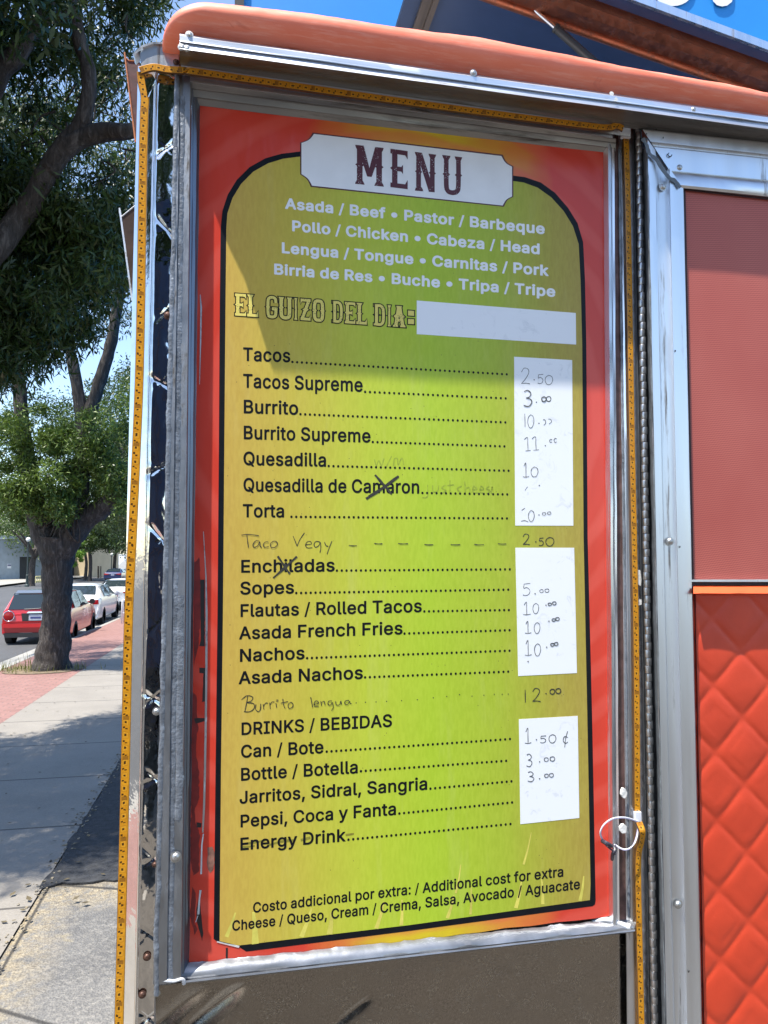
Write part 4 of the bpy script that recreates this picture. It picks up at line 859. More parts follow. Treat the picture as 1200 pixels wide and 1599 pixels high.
# ---- printed lines in the built-in font
GLYPHS = {'B':{' ':'188',',':'208|37 -137 29 -134 23 -127 20 -119 20 -111 36 -17 36 -9 46 47 46 55 51 75 59 84 69 88 135 88 143 85 151 77 154 65 101 -125 93 -134 83 -138','/':'269|13 -85 7 -82 4 -75 167 531 172 539 179 542 233 542 237 541 241 538 244 531 238 503 81 -79 78 -83 71 -86',':':'208|83 -21 69 -17 61 -12 42 7 37 15 32 31 32 51 39 71 46 81 55 90 65 97 83 104 107 104 123 99 133 92 148 77 153 69 158 53 160 41 158 29 153 13 135 -8 121 -17 113 -20 105 -22|89 253 63 261 44 279 37 289 34 299 32 307 32 327 39 347 59 368 71 375 87 380 103 380 125 373 148 351 153 343 158 327 158 305 151 285 131 264 119 257 109 254 99 252','A':'499|15 -17 9 -15 2 -9 -2 1 185 515 191 522 201 526 275 526 283 523 293 513 469 37 480 5 477 -7 471 -14 461 -18 395 -18 385 -14 379 -7 335 117 329 124 149 124 146 121 100 -9 93 -15 85 -18|182 217 295 216 298 219 273 287 239 390 237 390 213 313 180 219','B':'476|59 -17 53 -15 46 -9 42 1 42 507 45 515 51 522 61 526 269 526 293 522 337 507 355 496 367 486 388 463 403 439 414 403 416 391 416 357 412 337 407 321 401 309 388 291 375 278 363 270 362 267 391 246 408 227 421 207 432 175 436 155 436 119 432 99 419 63 404 41 387 24 367 9 341 -3 303 -14 295 -14 275 -18|144 75 241 74 247 76 271 76 291 80 309 87 324 99 331 109 336 123 338 139 334 159 329 173 322 183 311 194 297 203 277 210 265 212 145 212 142 209 142 77|144 305 253 304 283 313 300 325 309 337 316 353 318 379 315 393 309 405 302 415 291 423 265 432 253 432 247 434 145 434 142 431 142 307','C':'530|235 -23 207 -18 167 -5 145 7 121 24 82 63 67 83 53 107 41 137 28 183 28 191 24 209 24 237 22 243 24 299 28 317 28 325 36 355 55 405 74 435 88 453 115 480 147 503 171 515 205 526 233 532 285 534 323 528 369 513 393 499 421 478 442 457 456 439 475 405 482 385 490 355 490 349 487 341 481 334 471 330 409 330 401 333 391 343 385 365 375 385 364 399 353 410 333 423 309 432 275 438 257 438 225 432 199 421 175 404 166 395 151 375 141 357 133 337 126 309 124 285 122 279 122 229 124 223 126 199 132 175 141 153 156 127 171 108 197 89 213 81 247 72 289 72 317 79 345 93 361 106 375 125 385 145 394 169 401 175 409 178 471 178 475 177 481 174 487 167 490 159 490 151 475 103 465 83 454 67 448 59 411 22 397 12 367 -5 319 -20 295 -24','D':'522|59 -17 53 -15 46 -9 42 1 42 507 45 515 51 522 61 526 261 526 307 516 335 507 357 497 385 478 403 462 416 449 432 429 451 397 466 355 474 325 474 317 478 299 478 273 480 267 478 211 474 193 474 185 466 155 447 105 432 81 414 59 385 32 357 13 335 3 295 -10 261 -16 243 -16 237 -18|144 75 209 74 215 76 243 76 267 80 291 87 311 97 329 110 348 131 363 157 372 181 380 223 380 287 372 329 365 349 355 369 342 387 329 400 307 415 295 421 263 430 251 432 231 432 225 434 145 434 142 431 142 77','E':'438|59 -17 53 -15 46 -9 42 1 42 507 45 515 51 522 61 526 371 526 379 523 386 517 390 507 390 453 386 443 379 437 371 434 145 434 142 431 142 307 145 304 355 304 365 300 371 293 374 285 374 229 370 219 363 213 355 210 144 209 142 207 142 77 145 74 375 74 383 71 390 65 394 55 394 1 391 -7 385 -14 375 -18','F':'430|59 -17 53 -15 46 -9 42 1 42 507 45 515 51 522 61 526 369 526 377 523 384 517 388 507 388 453 384 443 377 437 369 434 145 434 142 431 142 299 144 297 345 296 353 293 360 287 364 277 364 221 360 211 353 205 345 202 144 201 142 199 142 1 139 -7 133 -14 123 -18','I':'320|31 -17 25 -15 18 -9 14 1 14 55 18 65 25 71 33 74 97 74 100 77 100 431 97 434 33 434 25 437 18 443 14 453 14 507 17 515 23 522 33 526 269 526 277 523 284 517 288 507 288 453 284 443 277 437 269 434 203 434 200 431 200 77 203 74 269 74 279 70 285 63 288 55 288 1 285 -7 279 -14 269 -18','J':'416|159 -23 117 -13 91 -1 71 14 42 45 27 73 18 107 18 117 16 123 16 171 20 181 27 187 35 190 97 190 105 187 112 181 116 171 116 129 120 113 125 99 139 82 155 73 165 70 177 68 193 68 215 73 236 87 249 109 254 135 254 507 258 517 265 523 273 526 335 526 345 522 351 515 354 507 354 129 352 123 352 109 346 85 341 69 326 43 301 16 279 -1 255 -13 221 -22 209 -24','K':'486|59 -17 53 -15 46 -9 42 1 42 507 46 517 53 523 61 526 123 526 133 522 139 515 142 507 142 299 143 296 145 296 172 327 353 522 363 526 447 526 457 522 463 515 466 507 462 497 292 317 288 311 268 291 267 287 463 9 466 1 462 -9 455 -15 447 -18 373 -18 363 -14 348 3 202 209 195 215 172 193 168 187 144 163 142 159 142 1 139 -7 133 -14 123 -18','N':'543|59 -17 53 -15 46 -9 42 1 42 507 46 517 53 523 61 526 135 526 145 522 154 513 379 158 381 158 382 507 386 517 393 523 401 526 463 526 473 522 479 515 482 507 482 1 478 -9 471 -15 463 -18 387 -18 379 -15 372 -9 195 267 147 349 145 352 143 352 142 1 138 -9 131 -15 123 -18','P':'464|59 -17 53 -15 46 -9 42 1 42 507 45 515 51 522 61 526 265 526 297 520 339 505 373 480 394 457 413 423 420 401 426 373 426 323 420 295 407 259 388 231 365 208 341 191 323 183 289 172 281 172 263 168 144 167 142 165 142 1 139 -7 133 -14 123 -18|144 261 237 260 243 262 257 262 279 267 301 280 308 287 319 305 326 333 326 363 322 381 317 393 307 409 289 423 261 432 253 432 247 434 144 433 142 431 142 263','Q':'553|399 -65 391 -62 384 -55 356 -17 349 -11 329 -18 299 -24 237 -24 207 -18 173 -7 145 7 121 24 84 61 59 97 41 137 28 183 28 191 24 209 22 265 24 271 24 299 28 317 28 325 43 377 59 411 88 453 115 480 155 507 177 517 205 526 233 532 275 534 281 532 301 532 321 528 367 513 405 490 444 455 469 421 489 381 504 329 510 293 510 217 508 211 506 189 491 133 475 97 456 69 427 37 478 -31 483 -39 486 -47 482 -57 475 -63 467 -66|244 73 283 72 287 75 231 149 228 157 231 165 237 172 247 176 313 176 321 173 332 163 365 118 369 117 387 141 399 167 406 193 412 227 412 281 408 299 408 307 397 347 383 375 359 404 331 423 309 432 277 438 257 438 251 436 243 436 211 427 191 416 175 404 166 395 151 375 141 357 133 337 126 309 126 301 122 281 122 229 124 223 126 199 133 171 149 137 170 109 189 94 223 77','R':'469|59 -17 53 -15 46 -9 42 1 42 507 45 515 51 522 61 526 267 526 291 522 313 516 341 505 371 484 390 465 407 441 415 423 424 391 426 365 428 359 428 345 422 305 407 265 394 245 367 218 343 202 341 197 441 15 446 1 443 -7 437 -14 427 -18 353 -18 345 -15 338 -9 327 9 245 165 236 179 145 180 142 177 142 1 139 -7 133 -14 123 -18|144 275 257 274 281 279 291 283 305 292 317 307 326 333 326 373 319 395 310 409 291 423 265 432 257 432 251 434 144 433 142 431 142 277','S':'466|191 -25 177 -24 151 -18 119 -7 103 1 87 12 58 39 37 69 26 101 20 131 24 145 31 151 39 154 103 154 111 151 121 141 124 133 124 125 131 107 140 95 153 85 167 77 193 70 205 68 243 68 265 72 281 77 303 90 314 101 321 111 326 125 328 141 325 157 319 167 309 176 283 191 239 206 179 222 145 233 121 243 89 264 79 272 56 297 45 317 36 345 36 355 34 361 34 385 38 409 45 431 53 447 66 465 93 492 115 507 147 521 181 530 211 532 217 534 261 532 307 521 341 505 357 494 382 471 403 441 414 411 418 397 418 379 414 369 407 363 399 360 339 360 331 363 321 373 315 395 304 413 289 425 265 435 243 440 207 440 177 433 165 427 149 416 139 401 134 387 134 365 137 355 142 347 155 336 179 323 219 310 265 298 317 281 343 269 379 244 402 219 417 193 426 157 426 119 419 89 405 59 392 41 371 20 349 3 319 -11 281 -22 255 -26','T':'468|191 -17 185 -15 178 -9 174 1 174 431 171 434 33 434 25 437 18 443 14 453 14 507 17 515 23 522 33 526 417 526 425 523 432 517 436 507 436 453 432 443 425 437 417 434 277 434 274 431 274 1 270 -9 263 -15 255 -18','a':'409|139 -25 111 -20 85 -11 59 6 42 23 31 37 25 47 16 73 14 95 12 101 12 123 21 157 34 179 51 196 73 211 91 219 129 230 173 238 213 242 219 244 231 244 253 249 257 253 258 257 256 263 256 273 251 287 243 299 221 310 211 312 179 312 169 310 147 301 131 290 116 267 107 259 97 256 35 275 27 283 24 295 35 321 46 337 73 364 91 377 107 385 147 398 173 402 213 402 219 400 229 400 253 394 283 383 303 370 326 347 337 331 343 319 350 297 354 275 354 1 350 -9 343 -15 335 -18 277 -18 267 -14 261 -7 258 3 255 4 241 -7 225 -15 203 -22 181 -26|154 65 189 64 199 66 209 69 231 82 242 93 251 107 258 131 258 161 255 163 223 156 163 148 133 139 119 130 113 123 110 113 110 99 113 89 121 78 131 71 145 66','c':'415|189 -25 157 -20 129 -11 111 -1 93 12 54 53 37 83 24 121 20 137 18 163 16 169 16 205 18 211 20 239 28 269 37 293 54 323 66 339 87 360 113 379 129 387 155 396 183 402 227 402 259 396 275 391 293 383 321 366 342 347 357 329 369 309 380 277 376 267 369 261 303 244 295 247 288 253 277 277 263 294 249 303 239 307 215 312 187 310 167 303 153 294 142 283 131 265 125 253 120 237 114 201 114 175 116 169 116 159 120 139 131 109 142 93 153 82 171 71 189 66 225 66 239 69 253 75 270 89 281 105 288 123 297 131 305 134 311 134 367 119 377 109 380 99 371 71 356 47 327 16 311 3 285 -11 241 -24 231 -24 225 -26','d':'444|179 -25 157 -22 133 -15 111 -5 101 2 93 8 62 39 45 63 37 79 22 127 18 151 18 165 16 171 16 207 18 213 20 241 33 287 47 317 54 327 66 343 87 364 105 377 121 387 147 396 173 402 215 402 221 400 229 400 261 389 283 374 289 368 291 368 292 507 295 515 301 522 311 526 371 526 379 523 386 517 390 507 390 1 387 -7 381 -14 371 -18 313 -18 305 -15 298 -9 294 1 294 11 291 12 279 0 263 -11 249 -17 215 -26|186 67 221 66 239 71 257 82 264 89 275 105 283 121 288 137 294 173 294 205 292 211 292 221 288 241 279 267 264 289 245 303 231 308 211 312 199 312 173 307 153 296 142 285 131 269 125 255 120 239 114 203 114 175 116 169 116 159 120 139 129 113 142 93 153 82 175 69','e':'424|193 -25 159 -20 131 -11 111 -1 87 16 58 47 49 59 37 81 22 127 18 149 18 163 16 169 16 205 18 211 18 223 22 247 37 293 54 323 66 339 89 362 107 375 123 385 155 396 181 402 223 402 229 400 239 400 261 394 283 387 299 379 329 356 354 327 369 301 384 253 388 227 388 171 384 161 377 155 369 152 119 152 116 149 118 137 129 109 140 93 149 84 159 77 181 68 201 64 221 64 255 73 269 82 276 89 290 113 297 120 307 124 373 107 380 101 384 91 375 65 360 41 331 12 313 -1 293 -11 249 -24 239 -24 233 -26|118 239 285 238 287 241 281 263 275 275 268 285 257 296 243 305 227 310 217 312 193 312 167 305 147 292 138 283 125 263 117 241','f':'273|79 -17 73 -15 66 -9 62 1 62 305 59 308 7 308 -3 312 -9 319 -12 327 -12 379 -8 389 -1 395 7 398 59 398 61 400 62 439 64 445 64 453 73 483 79 493 88 505 109 524 131 537 161 546 169 546 175 548 199 548 205 546 221 546 229 544 251 536 257 529 260 521 258 509 243 461 237 454 227 450 199 456 187 456 175 453 169 449 163 441 160 429 160 401 163 398 227 398 237 394 243 387 246 379 246 327 243 319 237 312 227 308 163 308 160 305 160 1 156 -9 149 -15 141 -18','g':'445|177 -167 153 -164 123 -155 97 -143 81 -132 52 -103 37 -83 34 -73 37 -61 49 -49 93 -25 101 -22 111 -26 141 -60 163 -73 187 -78 199 -78 205 -80 239 -76 255 -71 275 -58 285 -45 292 -25 292 -13 294 -7 294 21 291 22 281 12 259 -1 239 -8 223 -12 169 -12 149 -8 123 1 101 13 77 32 56 55 39 81 26 117 20 141 18 167 16 173 16 209 18 215 18 229 22 251 31 283 39 301 54 327 64 341 85 362 115 383 127 389 155 398 175 402 215 402 221 400 229 400 261 389 279 378 293 364 296 367 296 379 299 387 307 395 315 398 371 398 379 395 386 389 390 379 390 -31 386 -53 381 -69 369 -95 356 -111 331 -134 311 -147 275 -160 251 -166 239 -166 233 -168|184 79 221 78 241 83 257 92 266 99 279 117 287 137 292 157 292 167 294 173 294 213 290 237 285 255 275 275 268 285 259 294 245 303 225 310 199 312 177 308 161 301 151 294 142 285 125 257 120 241 116 221 116 213 114 207 114 179 118 153 125 129 131 117 143 100 161 87','h':'430|51 -17 45 -15 38 -9 34 1 34 507 38 517 45 523 53 526 113 526 123 522 129 515 132 507 133 370 135 370 145 379 167 391 197 400 207 402 247 402 259 400 291 391 319 374 342 351 357 329 367 303 372 283 372 275 374 269 374 245 376 239 376 1 372 -9 365 -15 357 -18 297 -18 287 -14 281 -7 278 1 278 245 274 265 267 283 260 293 243 305 225 310 195 310 175 305 157 294 150 287 141 273 134 253 132 241 132 1 129 -7 123 -14 113 -18','i':'186|51 -17 45 -15 38 -9 34 1 34 379 38 389 45 395 53 398 113 398 123 394 129 387 132 379 132 1 128 -9 121 -15 113 -18|69 427 49 436 34 451 29 459 24 473 24 493 32 513 51 532 69 540 77 542 91 542 113 535 134 515 139 507 144 493 144 475 139 459 134 451 115 433 95 426','k':'400|51 -17 45 -15 38 -9 34 1 34 507 38 517 45 523 53 526 113 526 123 522 129 515 132 507 133 250 135 250 144 259 148 265 277 395 285 398 359 398 369 394 375 387 378 379 374 369 226 219 225 215 386 11 390 1 386 -9 379 -15 371 -18 295 -18 287 -15 272 -1 166 135 158 145 151 151 134 135 132 131 132 1 129 -7 123 -14 113 -18','l':'209|117 -19 93 -13 73 -2 54 17 47 27 36 61 36 73 34 79 34 507 38 517 45 523 53 526 113 526 123 522 129 515 132 507 132 87 135 75 139 71 157 70 169 72 177 69 184 63 190 47 198 9 198 3 195 -5 187 -13 161 -20','m':'630|51 -17 45 -15 38 -9 34 1 34 379 37 387 43 394 53 398 111 398 119 395 126 389 130 379 130 371 133 370 153 387 187 400 205 404 231 404 237 402 245 402 269 395 281 388 289 382 314 357 319 350 339 370 371 391 399 400 419 404 453 404 473 400 495 393 507 387 523 376 546 353 557 335 572 295 572 287 574 281 574 261 576 255 576 1 573 -7 567 -14 557 -18 497 -18 487 -14 481 -7 478 1 478 259 476 265 476 273 473 283 465 296 451 305 431 312 405 312 397 310 381 303 371 296 359 277 354 259 354 1 351 -7 345 -14 335 -18 275 -18 265 -14 259 -7 256 1 256 271 253 281 244 295 231 305 211 312 191 312 167 305 153 296 139 277 134 263 132 251 132 1 129 -7 123 -14 113 -18','n':'429|51 -17 45 -15 38 -9 34 1 34 379 37 387 43 394 53 398 111 398 119 395 126 389 130 379 130 369 133 368 143 377 167 391 207 402 247 402 259 400 291 391 303 385 319 374 348 343 359 325 372 283 372 275 374 269 374 245 376 239 376 1 373 -7 367 -14 357 -18 297 -18 287 -14 281 -7 278 1 278 245 274 265 267 283 260 293 243 305 225 310 195 310 175 305 157 294 150 287 141 273 134 253 132 241 132 1 129 -7 123 -14 113 -18','o':'435|189 -25 157 -20 129 -11 111 -1 93 12 54 53 37 83 24 121 20 137 18 163 16 169 16 205 18 211 20 239 28 269 37 293 54 323 66 339 87 360 113 379 129 387 155 396 183 402 231 402 253 398 281 389 305 377 323 364 354 333 360 325 377 297 388 267 394 243 398 219 398 157 394 131 388 109 375 75 363 55 352 41 325 14 305 -1 285 -11 257 -20 223 -26|200 65 211 64 235 68 249 73 265 84 272 91 289 119 296 141 300 163 300 211 298 217 298 225 291 251 283 269 272 285 265 292 249 303 237 308 215 312 201 312 175 307 167 303 153 294 142 283 131 265 125 253 120 237 114 201 114 175 116 169 116 159 120 139 131 109 142 93 153 82 163 75 181 68','p':'444|51 -159 45 -157 38 -151 34 -141 34 379 37 387 43 394 53 398 111 398 119 395 126 389 130 379 130 367 133 366 141 374 171 393 195 400 203 400 209 402 251 402 271 398 303 387 335 366 362 339 381 311 387 299 398 267 404 243 408 217 408 161 406 155 404 133 398 109 385 73 375 55 360 35 337 12 319 -1 303 -11 269 -22 243 -26 211 -26 199 -24 165 -13 143 2 135 10 133 10 132 -141 129 -149 123 -156 113 -160|202 67 237 66 257 73 275 84 291 105 299 121 304 137 310 171 310 207 308 213 308 223 303 245 293 269 284 283 271 296 261 303 247 308 227 312 215 312 193 308 183 305 169 296 156 283 143 261 136 239 132 219 132 201 130 195 132 163 136 139 143 117 156 95 171 80 183 73','r':'279|51 -17 45 -15 38 -9 34 1 34 379 37 387 43 394 53 398 111 398 119 395 126 389 130 375 133 374 157 391 185 400 195 402 243 402 251 399 258 393 262 383 262 323 258 313 251 307 243 304 235 306 199 308 175 303 150 287 139 271 134 257 132 247 132 1 129 -7 123 -14 113 -18','s':'385|157 -25 143 -24 127 -20 99 -11 87 -5 63 12 40 37 29 55 18 89 21 101 31 111 41 114 87 124 93 124 101 121 110 113 124 83 137 73 155 66 167 64 197 64 223 71 242 83 250 101 250 107 247 115 241 124 229 131 207 138 139 154 111 163 89 173 73 184 50 207 37 229 30 253 30 293 39 323 50 341 67 360 95 381 107 387 151 400 159 400 165 402 209 402 215 400 225 400 271 385 295 368 314 349 329 327 335 313 342 291 338 281 329 273 319 270 285 262 269 260 261 263 252 271 237 297 221 309 203 314 173 314 153 309 134 297 129 289 127 277 129 265 131 261 139 254 153 247 193 236 231 228 267 217 281 211 307 194 326 175 335 163 341 151 348 127 348 87 339 57 324 33 301 10 279 -5 245 -18 219 -24 211 -24 205 -26','t':'247|151 -21 131 -18 109 -11 91 0 83 6 66 25 55 45 48 71 48 305 45 308 7 308 -1 311 -8 317 -12 327 -12 379 -9 387 -3 394 7 398 45 398 47 400 48 469 52 479 59 485 67 488 125 488 135 484 141 477 144 469 145 400 147 398 203 398 213 394 219 387 222 379 222 327 219 319 213 312 203 308 147 308 144 305 144 89 150 73 161 68 175 68 199 72 211 68 217 61 222 47 230 3 226 -7 217 -15 209 -18 183 -22','u':'430|157 -21 147 -20 119 -11 103 -3 83 12 64 33 53 51 40 87 36 107 36 123 34 129 34 379 37 387 43 394 53 398 113 398 123 394 129 387 132 379 132 129 134 119 141 99 155 82 171 73 181 70 193 68 209 68 231 73 251 84 260 93 269 107 276 127 276 135 278 141 278 379 281 387 287 394 297 398 357 398 365 395 372 389 376 379 376 1 373 -7 367 -14 357 -18 299 -18 291 -15 284 -9 280 1 280 9 277 11 263 -1 243 -11 223 -18 205 -22','v':'409|161 -17 155 -15 148 -9 137 15 5 361 0 377 3 387 9 394 19 398 83 398 91 395 100 387 181 165 193 126 195 126 290 389 297 395 305 398 371 398 379 395 386 389 390 379 385 363 245 -3 235 -14 225 -18','x':'398|21 -17 13 -14 7 -7 4 1 7 11 122 177 133 195 13 371 10 379 14 389 21 395 29 398 99 398 109 394 116 387 135 359 187 273 191 270 237 345 264 385 273 394 283 398 351 398 361 394 367 387 370 379 367 371 276 237 247 191 373 9 376 1 372 -9 365 -15 357 -18 287 -18 277 -14 261 7 211 83 193 115 189 118 183 111 163 75 125 19 108 -7 101 -14 91 -18','y':'409|63 -161 41 -154 33 -145 30 -137 45 -81 53 -72 63 -68 85 -72 97 -72 115 -64 123 -55 129 -43 143 -1 5 361 0 377 3 387 9 394 19 398 83 398 91 395 100 387 181 165 193 126 195 126 290 389 297 395 305 398 371 398 379 395 386 389 390 379 385 363 211 -87 194 -113 169 -138 157 -147 139 -155 123 -160 111 -162'},
